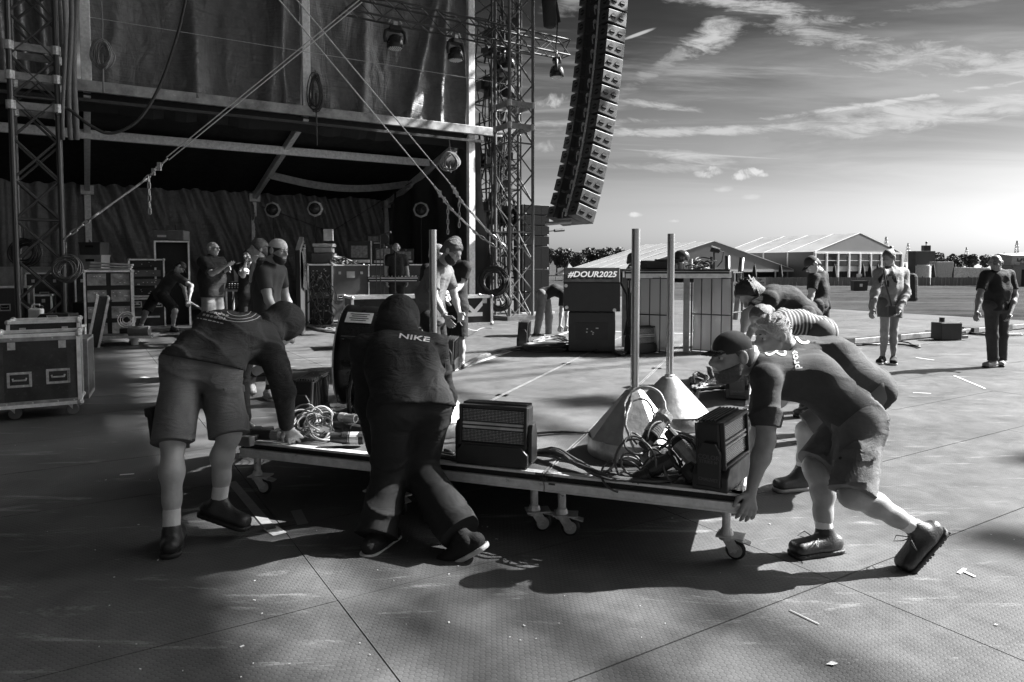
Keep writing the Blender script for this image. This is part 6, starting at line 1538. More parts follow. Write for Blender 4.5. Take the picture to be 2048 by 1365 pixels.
def fixture(label, loc, rz, text=False, sc=1.0, tilt=-.06):
    t = thing('strobe_light', label, 'stage light', loc, rz, 'wide strobe lights on the riser')
    m = PLAST()
    MB().prism([(-.205, .004), (.205, .004), (.205, .075), (.17, .115), (-.17, .115), (-.205, .075)], -.085, .085).build('base', m, t, bevel=.006)
    for s in (-1, 1):
        MB().add([(s * .200, -.055, .03), (s * .222, -.055, .03), (s * .222, .055, .03), (s * .200, .055, .03), (s * .200, -.055, .19), (s * .222, -.055, .19), (s * .222, .055, .19), (s * .200, .055, .19), (s * .200, -.03, .235), (s * .222, -.03, .235), (s * .222, .03, .235), (s * .200, .03, .235)],
                 [(0, 1, 2, 3), (0, 1, 5, 4), (1, 2, 6, 5), (2, 3, 7, 6), (3, 0, 4, 7), (4, 5, 9, 8), (5, 6, 10, 9), (6, 7, 11, 10), (7, 4, 8, 11), (8, 9, 10, 11)]).build('yoke_arm', m, t, bevel=.004)
    rm = Matrix.Rotation(tilt, 3, 'X'); o = Vector((0, 0, .215)); pt = lambda x, y, z: o + rm @ Vector((x, y, z))
    MB().box(pt(0, .01, 0), (.392, .115, .225), rm).build('head', m, t, bevel=.012)
    fr = MB()
    for z in (-.104, .104): fr.box(pt(0, -.057, z), (.392, .022, .018), rm)
    for x in (-.187, .187): fr.box(pt(x, -.057, 0), (.018, .022, .20), rm)
    fr.build('front_frame', m, t, bevel=.004)
    for z in (-.056, .056): MB().box(pt(0, -.050, z), (.352, .008, .066), rm).build('led_panel', LEDM, t)
    for z in (-.011, .011): MB().box(pt(0, -.054, z), (.352, .014, .014), rm).build('strobe_tube', mat('pale strobe tube', .62, .3), t, bevel=.004)
    MB().box(pt(0, -.050, 0), (.36, .006, .05), rm).build('reflector', DARKM(), t)
    for k in range(9): MB().box(pt(-.16 + k * .04, .074, 0), (.008, .02, .20), rm).build('cooling_fin', m, t)
    for k in range(6): MB().box(pt(0, -.02 + k * .018, .116), (.37, .006, .012), rm).build('top_fin', m, t)
    if text:
        gm = mat('grey print', .10, .5)
        for s in ((-1,) if text == 'L' else (1,)):
            x0 = s * .2235
            for txt, z, sz in (('COLOR', .168, .030), ('STRIKE M', .146, .021), ('CHAUVET', .062, .021)):
                text_plate('lettering', txt, sz, gm, t, (x0, 0, z), (0, s, 0), (0, 0, 1), bold=.0006)
    t.scale = (sc, sc, sc)
    return t
FR, LF, RT = RANG, RANG - math.pi / 2, RANG + math.pi / 2
fixture('large strobe light facing the viewer at the front edge of the riser', G(992, 926, RZ), FR + .05, False, 1.0)
fixture('strobe light at the left front of the riser, behind the cable heap', G(622, 846, RZ), LF + .35, False, 1.0)
fixture('strobe light seen from its lettered end at the right front corner of the riser', G(1446, 962, RZ), RT - .25, 'L', 1.03)
fixture('strobe light half hidden behind the chin of the person in the black cap', G(1476, 790, RZ), RT, 'L', 1.1)
fixture('strobe light on the left riser edge by the bearded person with glasses', G(899, 738, RZ), LF + .3, False, 1.0)
fixture('strobe light on the left edge of the riser farther back, left of the wedge speaker', G(1048, 690, RZ), LF + .25, False, 1.0)
fixture('dark strobe light at the foot of the nearest steel pole, right of the speaker boxes', G(1282, 706, RZ), FR + .9, False, 1.0)

# wedge speaker on its box
wb = G(1183, 706, RZ); D = wb.y; wz = RANG + .22
t = thing('speaker_box', 'black speaker box with a lit control panel under the tilted wedge speaker', 'speaker', wb, wz); s_ = 90 * D / LENS_PX
BX, BH_ = .58, .52
MB().box((0, .30, BH_ / 2), (BX, .6, BH_ - .02)).build('cabinet', PLAST(), t, bevel=.012)
MB().box((0, -.004, BH_ * .52), (.40, .01, .22)).build('control_panel', mat('dark panel', .012, .4), t)
for x, z in ((-.06, .26), (-.055, .30), (.0, .27), (.02, .255), (.06, .31), (.075, .31), (.015, .235)): MB().box((x, -.011, z), (.018, .006, .012)).build('indicator', mat('pale indicator', .7, .4), t)
MB().box((.293, .28, .30), (.008, .1, .18)).build('side_handle', mat('handle recess', .006, .8), t)
t = thing('wedge_speaker', 'black wedge speaker with white hashtag lettering, tilted on top of the speaker box', 'speaker', wb + Vector((0, 0, BH_)) , wz)
WW = .35
MB().add([(-WW, -.03, .0), (WW, -.03, .0), (WW, -.05, .36), (-WW, -.05, .36), (-WW, .10, .545), (WW, .10, .545), (-WW, .62, .46), (WW, .62, .46), (-WW, .62, .02), (WW, .62, .02)],
         [(0, 1, 2, 3), (3, 2, 5, 4), (4, 5, 7, 6), (6, 7, 9, 8), (8, 9, 1, 0), (0, 3, 4, 6, 8), (1, 9, 7, 5, 2)]).build('cabinet', PLAST(), t, bevel=.01)
sl = (Vector((0, .15, .185))).normalized()
text_plate('lettering', '#DOUR2025', .125, WHITE(), t, Vector((.0, .028, .455)) + Vector((0, -.185, .15)).normalized() * .006, (1, 0, 0), sl, shear=.25, bold=.003, sx=.88)
for x, z in ((-.31, .05), (.28, .02), (-.32, .32)): MB().cyl((x, -.04, z), (x, -.055, z), .022, n=12).build('bolt', ALU(), t)
for k in (-1, 1): MB().add([(k * (WW + .003), -.05, .36), (k * (WW + .003), .10, .545), (k * (WW + .003), .13, .52), (k * (WW + .003), -.02, .33)], [(0, 1, 2, 3)]).build('edge_strip', GREYLAM(), t)
MB().tube([(WW + .01, .3, .35), (WW + .09, .25, .2), (WW + .10, .2, -.1), (WW + .06, .1, -.30)], .016).build('cable', CABLE(), t)

# control table and its cage
tb = G(1405, 718, RZ); ta_ = -.06
t = thing('control_table', 'tall table with an aluminium edge, standing at the far end of the riser', 'table', G(1350, 705, RZ), ta_)
D = t.location.y; k_ = D / LENS_PX; TH = 1.03; x0, x1 = -100 * k_, 105 * k_
MB().box(((x0 + x1) / 2, .35, TH), (x1 - x0, .75, .03)).build('top', BLACK(), t)
MB().box(((x0 + x1) / 2, -.03, TH - .055), (x1 - x0, .035, .085)).build('edge_rail', RAIL, t)
MB().box((x1 + .0, .35, TH - .055), (.035, .78, .085)).build('edge_rail', RAIL, t)
MB().box((.0, -.045, TH - .03), (x1 - x0, .02, .02)).build('groove', GROOVE, t)
for x in (-12 * k_, 22 * k_, x0 + .05, x1 - .05): MB().box((x, .02 if abs(x) < .3 else .6, TH / 2 - .05), (.065, .065, TH - .1)).build('leg', GREYM(), t)
FP = bpy.data.materials.new('frosted panel'); FP.use_nodes = True
b = FP.node_tree.nodes['Principled BSDF']; b.inputs['Base Color'].default_value = (.62, .62, .62, 1); b.inputs['Roughness'].default_value = .25; b.inputs['Transmission Weight'].default_value = .35; b.inputs['IOR'].default_value = 1.2
for (u0, u1, lab, dy) in ((1258, 1340, 'wire cage side with frosted panel on the left half of the control table front', -.08), (1382, 1462, 'wire cage side with frosted panel on the right half of the control table front', -.10)):
    a_ = G(u0, 702, RZ); c_ = G(u1, 708, RZ); q = thing('wire_cage', lab, 'wire cage', a_, math.atan2(c_.y - a_.y, c_.x - a_.x), 'caged panels of the control table'); w = (c_ - a_).length; hh_ = .95
    MB().box((w / 2, .03, hh_ / 2), (w - .02, .008, hh_ - .03)).build('panel', FP, q)
    for k in range(5): MB().cyl((w * k / 4, 0, 0), (w * k / 4, 0, hh_), .011 if k in (0, 4) else .006, n=8).build('wire', DARKM(), q)
    for k in range(3): MB().cyl((0, -.008, hh_ * (.02 + .48 * k)), (w, -.008, hh_ * (.02 + .48 * k)), .007, n=8).build('wire', DARKM(), q)
# side frames leaning at the right of the table
q = thing('wire_rack', 'dark open wire rack at the right side of the control table', 'wire rack', G(1462, 706, RZ), .9)
for x in (0, .35): MB().cyl((x, 0, 0), (x, 0, 1.02), .014, n=8).build('upright', DARKM(), q)
for z in (.05, .5, 1.0): MB().cyl((0, 0, z), (.35, 0, z), .009, n=8).build('wire', DARKM(), q)
for (u, v, vt, du, lab) in ((1455, 700, 512, 0, 'upright grey tube behind the right end of the control table'), (1470, 640, 516, 14, 'slanting grey tube right of the control table, by the curly hair'), (1427, 690, 514, -2, 'short grey tube behind the desk lamp')):
    a_ = P(u, v, D + .75); c_ = P(u + du, vt, D + .75); solo(MB().cyl(a_, c_, .033, n=14), 'grey_tube', mat('dark tube steel', .12, .4, .5), lab, 'tube', 'grey tubes behind the control table', smooth=True)
# things on the table
tz = RZ + TH + .015
def ontable(u, dy): 
    dd = D + dy; return Vector(((u - CX) / LENS_PX * dd, dd, tz))
q = ontable(1318, .25); solo(MB().box(q + Vector((0, 0, .055)), (.42, .32, .11), (0, 0, .05)), 'control_box', BLACK(), 'flat black control box on the left of the control table', 'control box', bevel=.012)
q = ontable(1335, .15); solo(MB().box(q + Vector((0, -.02, .118)), (.30, .2, .016), (0, 0, .05)), 'keyboard', PLAST(), 'small dark keypad lying on the black control box', 'keypad')
q = thing('desk_lamp', 'gooseneck lamp with a dark shade standing on the control table', 'lamp', ontable(1428, .35))
MB().tube([(0, 0, 0), (0, 0, .12), (-.005, 0, .2), (-.0, 0, .24)], .012).build('stem', DARKM(), q); MB().cyl((-.05, 0, .265), (.06, -.02, .235), .042, .034, n=14).build('shade', PLAST(), q); MB().tube([(.03, 0, .24), (.12, 0, .22), (.10, 0, .10), (.04, 0, .03)], .008).build('cord', CABLE(), q)
rq = random.Random(9); mb = MB()
for k in range(30):
    c = ontable(rq.uniform(1352, 1412), rq.uniform(.1, .5)) + Vector((0, 0, rq.uniform(.01, .10))); r = rq.uniform(.05, .13)
    mb.torus(c, (rq.uniform(-.5, .5), rq.uniform(-.5, .5), 1), r, .008, 12, 5, arc=rq.uniform(.5, .95))
solo(mb, 'cable_heap', mat('mixed cable', .09, .5, var=.7, scale=9), 'heap of thin cables on the control table', 'cable heap')
q = ontable(1362, .3); solo(MB().ball(q + Vector((0, 0, .16)), .11, sc=(1, .9, .8)).cyl(q + Vector((-.05, 0, 0)), q + Vector((.0, 0, .12)), .05, n=12), 'round_lamp', mat('dark glossy shell', .05, .25), 'round dark shell standing among the cables on the control table', 'round device', smooth=True)
for k, (u, dy) in enumerate(((1352, .12), (1362, .10), (1372, .16), (1380, .1))):
    q = ontable(u, dy); solo(MB().cyl(q, q + Vector((0, 0, .07 + .02 * k)), .03, n=12), 'pale_cup', mat('pale plastic', .55, .5), ('pale plug block at the left of the table cables', 'second pale plug block from the left on the control table', 'third pale plug block from the left on the control table', 'pale plug block nearest the desk lamp')[k], 'plug', 'pale plug blocks on the control table')

# big fan
fl = G(716, 822, RZ)
t = thing('drum_fan', 'large black drum fan on a wheeled stand, behind the figure in black', 'fan', fl, .25)
FC = Vector((.07, .0, .42)); FA = Vector((-.35, -.25, .35)).normalized(); FA = Vector((.90, -.25, -.05)).normalized()
fm = mat('black fan steel', .018, .32, .3, .3, 8)
shell = MB().lathe(FC, [(.36, -.155), (.375, -.15), (.37, -.10), (.37, .10), (.375, .15), (.36, .155), (.35, .15), (.35, -.15), (.36, -.155)], 40, FA); shell.build('drum', fm, t, smooth=True)
for z in (-.156, .156): MB().torus(FC + FA * z, FA, .366, .008, 40, 6).build('rim', STEEL(), t)
bx, by, _ = basis(FA)
for z in (-.15, .15):
    for r in np.linspace(.06, .34, 8): MB().torus(FC + FA * z, FA, float(r), .0028, 30, 4).build('guard_ring', fm, t)
for k in range(3):
    a = k * 2.094; dirv = bx * math.cos(a) + by * math.sin(a); sd = FA.cross(dirv)
    MB().add([FC + dirv * .06 - sd * .03 - FA * .03, FC + dirv * .06 + sd * .03 + FA * .03, FC + dirv * .33 + sd * .11 + FA * .05, FC + dirv * .33 - sd * .05 - FA * .05], [(0, 1, 2, 3)]).build('blade', GREYM(), t)
MB().cyl(FC - FA * .1, FC + FA * .1, .07, n=16).build('motor', fm, t)
side = Vector((0, 0, 1)).cross(FA).normalized()
for s in (-1, 1):
    MB().tube([FC + side * s * .385, FC + side * s * .40 - Vector((0, 0, .22)) - FA * .04, FC + side * s * .34 + Vector((0, 0, -.355)) - FA * .05, FC + side * s * .2 + Vector((0, 0, -.375)) - FA * .05], .016, 8).build('stand_leg', fm, t, smooth=True)
MB().tube([FC + side * -.3 + Vector((0, 0, -.375)) + FA * .1, FC + side * .3 + Vector((0, 0, -.375)) + FA * .1], .012).build('axle', STEEL(), t)
for s in (-1, 1):
    w = FC + side * s * .28 + Vector((0, 0, -.355)) - FA * .02
    MB().torus(w, side, .05, .014, 20, 7).build('tyre', RUBBER(), t, smooth=True); mb = MB().cyl(w - side * .012, w + side * .012, .016, n=10)
    for k in range(6):
        a = k * 1.047; v1 = FA * math.cos(a) + Vector((0, 0, 1)) * math.sin(a); mb.cyl(w, w + v1 * .045, .006, n=5)
    mb.build('wheel_spokes', fm, t)
u0 = FC + (Vector((0, 0, 1)) * .80 + side * -.6).normalized() * .374; nrm = (u0 - FC).normalized()
lx, ly = FA, nrm.cross(FA)
rm = Matrix((lx, ly, nrm)).transposed(); MB().box(FC + (nrm * .3745), (.19, .11, .003), rm).build('warning_label', mat('pale label', .62, .5), t)
for k in range(4): MB().box(FC + nrm * .377 + ly * (.035 - k * .022) , (.14 - .03 * (k % 2), .006, .002), rm).build('label_line', DARKM(), t)
n2_ = (Vector((0, 0, 1)) * .45 - side * 1.0).normalized(); hb = FC + n2_ * .38
MB().tube([hb - FA * .09, hb - FA * .09 + n2_ * .04, hb + FA * .09 + n2_ * .04, hb + FA * .09], .011).build('handle', RUBBER(), t)

# cordless drill under the left hands
t = thing('cordless_drill', 'cordless drill lying between the hands at the left front corner of the riser', 'drill', G(535, 884, RZ) + Vector((0, 0, .035)), RANG + .2)
MB().cyl((-.10, 0, .01), (.03, 0, .01), .034, n=14).build('body', PLAST(), t, smooth=False, bevel=.006); MB().cyl((.03, 0, .01), (.075, 0, .01), .032, .026, n=14).build('gear_head', mat('grey plastic', .2, .5), t)
MB().cyl((.075, 0, .01), (.115, 0, .01), .022, .013, n=12).build('chuck', STEEL(), t); MB().cyl((.115, 0, .01), (.15, 0, .01), .004, n=6).build('bit', STEEL(), t)
MB().box((-.06, -.06, 0), (.035, .11, .035), (0, 0, -.25)).build('grip', RUBBER(), t, bevel=.008); MB().box((-.075, -.125, 0), (.10, .05, .06), (0, 0, -.25)).build('battery', mat('grey plastic', .2, .5), t, bevel=.006)
t2 = G(505, 872, RZ) + Vector((0, 0, .03)); solo(MB().box(t2, (.12, .07, .05), (0, 0, .3)).cyl(t2 + Vector((.06, 0, .01)), t2 + Vector((.13, .03, .01)), .018, n=10), 'tape_measure', mat('dark tool', .04, .4), 'small dark tool beside the drill, under the left hand', 'hand tool', bevel=.01)

# cables and connectors on the riser
def connector(label, a, b, r=.034, pale=True, group='large plug connectors on the riser'):
    a, b = Vector(a), Vector(b); d = (b - a).normalized(); L_ = (b - a).length
    t = thing('plug_connector', label, 'plug connector', a, 0, group)
    M_ = mat('pale connector body', .46, .42, .3, .3, 20) if pale else mat('black connector body', .03, .4)
    MB().cyl(a, a + d * L_ * .34, r * .74, r, n=14).build('gland', RUBBER() if pale else mat('black connector body', .03), t, world=True)
    mb = MB()
    for k in range(5): mb.cyl(a + d * L_ * (.36 + .05 * k), a + d * L_ * (.395 + .05 * k), r * 1.12, n=14)
    mb.build('grip_ring', M_, t, world=True)
    MB().cyl(a + d * L_ * .34, a + d * L_ * .86, r, n=14).build('shell', M_, t, world=True)
    MB().cyl(a + d * L_ * .86, b, r * 1.18, r * 1.1, n=14).build('collar', STEEL() if pale else RUBBER(), t, world=True)
    MB().cyl(b - d * .004, b + d * .001, r * .8, n=12).build('socket', mat('handle recess', .006), t, world=True)
    x, y, _ = basis(d)
    MB().box(a + d * L_ * .7 + x * r, (.02, .02, .03)).build('latch', STEEL(), t, world=True)
def wiggle(pts, n, amp, seed, z=RZ):
    rs = random.Random(seed); out = []
    P_ = [Vector(p) for p in pts]
    for i in range(len(P_) - 1):
        p0, p1, p2, p3 = P_[max(0, i - 1)], P_[i], P_[i + 1], P_[min(len(P_) - 1, i + 2)]
        for k in range(n):
            t = k / n; q = .5 * ((2 * p1) + (p2 - p0) * t + (2 * p0 - 5 * p1 + 4 * p2 - p3) * t * t + (3 * p1 - p0 - 3 * p2 + p3) * t ** 3)
            out.append(q + Vector((rs.uniform(-amp, amp), rs.uniform(-amp, amp), rs.uniform(-amp, amp) * .3)))
    out.append(P_[-1])
    for q in out: q.z = max(q.z, z + .008)
    return out
def cable(name, label, pts, r, m, seed=0, n=7, amp=.004, z=RZ, group=None): return solo(MB().tube(wiggle(pts, n, amp, seed, z), r, 6), name, m, label, 'cable', group, smooth=True)
LC = mat('pale grey cable', .34, .45)
g = lambda u, v, h=.012: G(u, v, RZ) + Vector((0, 0, h))
pq = lambda l: [P(*q) for q in l]
cable('draped_cable', 'pale cable looping high over the nearest cone foot', pq([(1192, 955, 3.66), (1232, 925, 3.62), (1248, 860, 3.66), (1252, 800, 3.8), (1282, 775, 3.84), (1318, 785, 3.82), (1332, 822, 3.76), (1322, 845, 3.72)]), .0075, LC, 1)
cable('draped_cable', 'second pale cable arching before the nearest cone foot', pq([(1270, 905, 3.6), (1252, 850, 3.64), (1262, 806, 3.76), (1290, 800, 3.78), (1308, 828, 3.74), (1302, 872, 3.68)]), .0075, LC, 2)
cable('draped_cable', 'grey cable curling right of the nearest cone foot', pq([(1300, 915, 3.58), (1318, 940, 3.56), (1352, 945, 3.54), (1374, 925, 3.56), (1368, 895, 3.6), (1340, 885, 3.64), (1318, 900, 3.62)]), .008, mat('grey cable', .15, .45), 3)
cable('draped_cable', 'dark cable curling low before the nearest cone foot', pq([(1205, 948, 3.66), (1240, 962, 3.56), (1300, 966, 3.54), (1360, 955, 3.52), (1392, 925, 3.6), (1370, 890, 3.7)]), .010, CABLE(), 4)
cable('draped_cable', 'pale cable running down between the connectors to the front edge', pq([(1318, 850, 3.7), (1350, 862, 3.66), (1392, 880, 3.62), (1402, 920, 3.56), (1380, 950, 3.52), (1330, 962, 3.52)]), .007, LC, 5)
mb = MB(); rq = random.Random(77)
for k in range(16): mb.torus(P(rq.uniform(1240, 1400), rq.uniform(885, 955), rq.uniform(3.52, 3.68)), (rq.uniform(-.8, .8), rq.uniform(-1, -.1), rq.uniform(.1, 1)), rq.uniform(.05, .13), .0062, 18, 5, arc=rq.uniform(.4, .9))
solo(mb, 'cable_tangle', mat('mixed cable', .09), 'tangle of thin cables round the connectors before the cone feet', 'cable tangle', smooth=True)
connector('big pale connector propped highest against the nearest cone foot', P(1286, 893, 3.60), P(1332, 828, 3.70), .040)
connector('long pale connector slanting down right from the propped one', P(1336, 862, 3.66), P(1398, 938, 3.54), .038)
connector('pale connector farther right beside the bright cone', P(1366, 876, 3.72), P(1424, 908, 3.62), .034)
connector('black connector lying before the cone feet', P(1286, 948, 3.54), P(1348, 916, 3.54), .040, False)
connector('black connector nearest the front edge before the cone feet', P(1258, 966, 3.52), P(1300, 948, 3.50), .034, False)
connector('dark round connector end by the lettered strobe light', P(1372, 930, 3.50), P(1392, 958, 3.47), .046, False)
rq = random.Random(21); mb = MB()
for k in range(9):
    o = rq.uniform(-6, 6); o2 = rq.uniform(-5, 5)
    mb.tube(wiggle([g(1058, 915 + o * .6, .02), g(1110, 925 + o, .04 + rq.uniform(0, .03)), g(1160, 945 + o2, .02 + rq.uniform(0, .03)), g(1215, 962 + o, .02), g(1270, 968 + o2 * .5, .02), g(1330, 966 + o * .5, .015), g(1400, 950 + o2 * .6, .02)], 6, .006, k), .0075, 5)
solo(mb, 'cable_bundle', mat('mixed cable', .09), 'thick bundle of thin cables running from the large strobe light along the front edge', 'cable bundle', smooth=True)
for k in range(3): cable('black_cable', ('black cable on the riser right of the cone feet', 'black cable curling behind the lettered strobe light', 'black cable beside the large strobe light')[k], [[g(1395, 870), g(1420, 890), g(1430, 905), g(1400, 935)], [g(1490, 920), g(1500, 905, .03), g(1480, 900, .05), g(1470, 915)], [g(890, 905), g(905, 912), g(860, 908), g(915, 925)]][k], .011, CABLE(), 30 + k)
# heap at the left
mb = MB(); rq = random.Random(31)
for k in range(20):
    c = g(622 + rq.uniform(-20, 34), 872 + rq.uniform(-8, 10), .05 + rq.uniform(0, .06)); mb.torus(c, (rq.uniform(-.6, .6), rq.uniform(-.9, -.2), rq.uniform(.3, 1)), rq.uniform(.06, .13), .0062, 18, 5, arc=rq.uniform(.55, 1))
solo(mb, 'cable_coil', LC, 'loose coil of pale cable left of the connectors at the left front of the riser', 'cable coil', smooth=True)
connector('taped black connector nearest the viewer in the left heap', g(662, 893, .05), g(728, 893, .05), .034, False)
connector('black ribbed connector in the middle of the left heap', g(668, 872, .07), g(735, 880, .05), .034, False)
connector('black connector at the back of the left heap', g(690, 856, .06), g(738, 866, .06), .030, False)
connector('pale-sleeved connector at the top of the left heap', g(664, 862, .10), g(712, 868, .10), .026, True)
solo(MB().cyl(g(697, 893, .05), g(722, 893, .05), .037, n=14), 'tape_sleeve', mat('pale tape', .6, .6), 'band of pale tape round the nearest connector of the left heap', 'tape')
cable('edge_cable', 'black cable lying along the front edge under the figure in black', [g(855, 905), g(890, 918), g(930, 922)], .014, CABLE(), 41)
cable('deck_cable', 'thin dark cable running across the middle of the riser', [g(1060, 872), g(1110, 868), g(1160, 869), g(1180, 866)], .008, CABLE(), 42)

# cables on the stage along the riser and by the wedge
def floor_bundle(label, uvs, n, r, m, seed, z=0.0, spread=4, name='cable_bundle'):
    rq = random.Random(seed); mb = MB()
    for k in range(n): mb.tube(wiggle([G(u + rq.uniform(-2, 2), v + rq.uniform(-spread, spread) * .6, z) + Vector((0, 0, .01 + rq.uniform(0, .03))) for u, v in uvs], 6, .012, seed + k, z), r, 5)
    return solo(mb, name, m, label, 'cable bundle', smooth=True)
floor_bundle('bundle of cables from the left strobe light to the wedge speaker along the riser edge', [(925, 738), (965, 718), (1000, 706), (1040, 700), (1080, 698), (1130, 703)], 6, .012, mat('mixed cable', .09), 51, RZ)
mb = MB(); rq = random.Random(6)
for k in range(9): mb.torus(G(1095, 700, RZ) + Vector((0, 0, .012 + k * .006)), (rq.uniform(-.06, .06), rq.uniform(-.06, .06), 1), .30 + rq.uniform(-.02, .02), .011, 30, 5)
solo(mb, 'cable_ring', CABLE(), 'flat ring of black cable lying left of the speaker box', 'cable ring', smooth=True)
floor_bundle('tangle of cables lying between strobe light and speaker box', [(1065, 688), (1090, 680), (1120, 678), (1138, 690), (1100, 692)], 5, .011, mat('mixed cable', .09), 61, RZ, 6)
floor_bundle('tangle of black cables at the right foot of the speaker box', [(1190, 708), (1215, 700), (1240, 712), (1262, 700), (1275, 712)], 6, .012, CABLE(), 62, RZ, 6)
floor_bundle('twisted pale cables on the riser by the chin of the capped person', [(1425, 735), (1432, 765), (1405, 775), (1392, 800), (1380, 815)], 7, .009, LC, 63, RZ, 5)
floor_bundle('dark looped cables on the riser beside the hidden strobe light', [(1385, 772), (1392, 755), (1412, 765), (1385, 785), (1420, 782), (1462, 780)], 4, .010, CABLE(), 64, RZ, 5)
floor_bundle('long cables lying on the stage floor behind the person with the striped top', [(1640, 686), (1690, 690), (1740, 692), (1800, 690), (1840, 696)], 4, .014, CABLE(), 65, 0, 5)
floor_bundle('cables lying at the far right of the stage floor', [(1930, 668), (1980, 674), (2048, 670)], 4, .014, CABLE(), 66, 0, 5)
floor_bundle('tangle of cables on the floor before the tall flight case', [(590, 648), (640, 655), (690, 650), (650, 662), (720, 655)], 8, .014, mat('mixed cable', .09), 67, 0, 7)
# heavy chain-like snake from behind the hood to the fan
floor_bundle('thick snaking cable loom from behind the left hood to the drum fan', [(580, 630), (604, 648), (640, 662), (690, 668), (720, 664)], 7, .02, mat('mixed cable', .09), 68, .0, 3)

# ================================================================== FLOOR MARKS
def strip(label, a, b, w, m, cat='tape mark', group=None, name='floor_tape', z=.003):
    a, b = G(*a, 0), G(*b, 0); d = (b - a).normalized(); s = Vector((-d.y, d.x, 0)) * w / 2; z = Vector((0, 0, z)); h = Vector((0, 0, .0012))
    return solo(MB().add([a - s + z, b - s + z, b + s + z, a + s + z, a - s + z + h, b - s + z + h, b + s + z + h, a + s + z + h], [(3, 2, 1, 0), (4, 5, 6, 7), (0, 1, 5, 4), (1, 2, 6, 5), (2, 3, 7, 6), (3, 0, 4, 7)]), name, m, label, cat, group)
TW = mat('white floor tape', .72, .6, var=.12, scale=30); TG = mat('grey floor tape', .22, .5, var=.3, scale=12)
strip('long grey tape strip on the floor under the left end of the riser', (463, 965), (543, 1060), .055, TG)
strip('white square of tape at the end of the grey strip under the riser', (540, 1056), (560, 1070), .075, TW)
strip('faint grey tape mark under the riser, right of the grey strip', (592, 1022), (606, 1050), .06, mat('faint tape', .14, .5))
strip('long arm of the white corner mark at the lower right', (1922, 1142), (1950, 1155), .014, TW)
strip('short arm of the white corner mark at the lower right', (1917, 1148), (1930, 1139), .016, TW)
strip('small white tape mark left of the left hooded figure', (284, 755), (298, 757), .07, TW)
strip('short white tape mark on the floor at the far left', (240, 951), (268, 949), .02, TW)
strip('white tape dash on the floor right of the person with a bun', (1832, 716), (1868, 721), .03, TW)
strip('white tape line on the sunlit floor right of the fair-haired person', (1908, 752), (1970, 778), .022, TW)
strip('small white tape dash on the sunlit floor near the rear shorts', (1826, 786), (1862, 788), .018, TW)
strip('thin scuffed line on the floor below the front boot', (1580, 1222), (1638, 1250), .007, mat('scuffed line', .25, .7))
strip('thin white tape dash across the riser line left of the poles', (1082, 745), (1102, 744), .03, TW) if False else None
lf = G(1664, 1330, 0); solo(MB().add([lf + Vector((-.022, 0, .003)), lf + Vector((0, -.012, .006)), lf + Vector((.024, .004, .004)), lf + Vector((.004, .012, .008))], [(0, 1, 2, 3)]), 'fallen_leaf', mat('pale dry leaf', .6, .7), 'small pale leaf on the floor near the lower right corner', 'leaf')
rq = random.Random(14); mb = MB()
for k in range(70):
    u, v = rq.uniform(0, 2048), rq.uniform(860, 1360); p = G(u, v, 0.004); s = rq.uniform(.0015, .005) * (1.6 if rq.random() < .15 else 1); a = rq.uniform(0, 6)
    mb.box(p, (s * 2, s, .002), (0, 0, a))
mb.build('floor_litter', mat('pale crumbs', .55, .8), None, kind='stuff')['label'] = 'pale crumbs and flecks scattered over the stage floor'
bpy.data.objects['floor_litter']['category'] = 'litter'
# ================================================================== RIGGING
_lk = MB()
for k in range(20): pass
_lkpts = [Vector((math.cos(a) * .5, 0, math.sin(a) * .28 )) + Vector((.32 if math.cos(a) > 0 else -.32, 0, 0)) for a in np.linspace(0, 2 * math.pi, 14, endpoint=False)]
LINK = MB().tube(_lkpts, .16, 6, closed=True).mesh('chain_link', mat('chain steel', .42, .35, .7, .3, 20), smooth=True)
def chain(parent, a, b, size):
    a, b = Vector(a), Vector(b); d = b - a; n = max(2, int(d.length / (size * 1.32))); x, y, z = basis(d)
    for i in range(n):
        c = a + d * ((i + .5) / n); r = Matrix((z, x, y) if i % 2 else (z, y, -x)).transposed()
        o = link('chain_link', LINK, parent, c - origin_of(parent)); o.rotation_euler = r.to_euler(); o.scale = (size, size, size)
def stay(label, pts, r, double, group='diagonal stay wires of the stage'):
    """pts: top, wire end, chain end, buckle end, anchor"""
    p = [P(*q) for q in pts]; t = thing('stay_wire', label, 'stay wire', p[-1], 0, group); m = STEEL()
    sd = (p[1] - p[0]).cross(Vector((0, 1, 0))).normalized()
    if double:
        for k in (-1, 1): MB().cyl(p[0] + sd * k * .035, p[1] + sd * k * .035, r, n=6).build('wire', m, t, world=True)
    else: MB().cyl(p[0], p[1], r, n=6).build('wire', m, t, world=True)
    chain(t, p[1], p[2], .10)
    d = (p[3] - p[2]).normalized(); x, y, _ = basis(d)
    MB().cyl(p[2], lerp(p[2], p[3], .35), .022, n=8).cyl(lerp(p[2], p[3], .65), p[3], .022, n=8).build('screw', m, t, world=True)
    for k in (-1, 1): MB().cyl(lerp(p[2], p[3], .2) + x * k * .04, lerp(p[2], p[3], .8) + x * k * .04, .016, n=6).build('turnbuckle', m, t, world=True)
    for q in (p[2], p[3]): MB().torus(q, y, .07, .02, 14, 6).build('shackle', m, t, world=True)
    chain(t, p[3], p[4], .10)
    e = lerp(p[1], p[2], .8); chain(t, e, e - Vector((0, 0, .75)), .085)
    MB().box(lerp(p[1], p[2], .35), (.07, .05, .16)).box(lerp(p[1], p[2], .6), (.06, .05, .14)).build('wire_clamp', m, t, world=True)
    return t
stay('doubled stay wire slanting from the lighting truss down to the left tower', ((722, 2, 15), (335, 318, 14.2), (288, 362, 14.0), (190, 432, 13.6), (128, 478, 13.4)), .012, True)
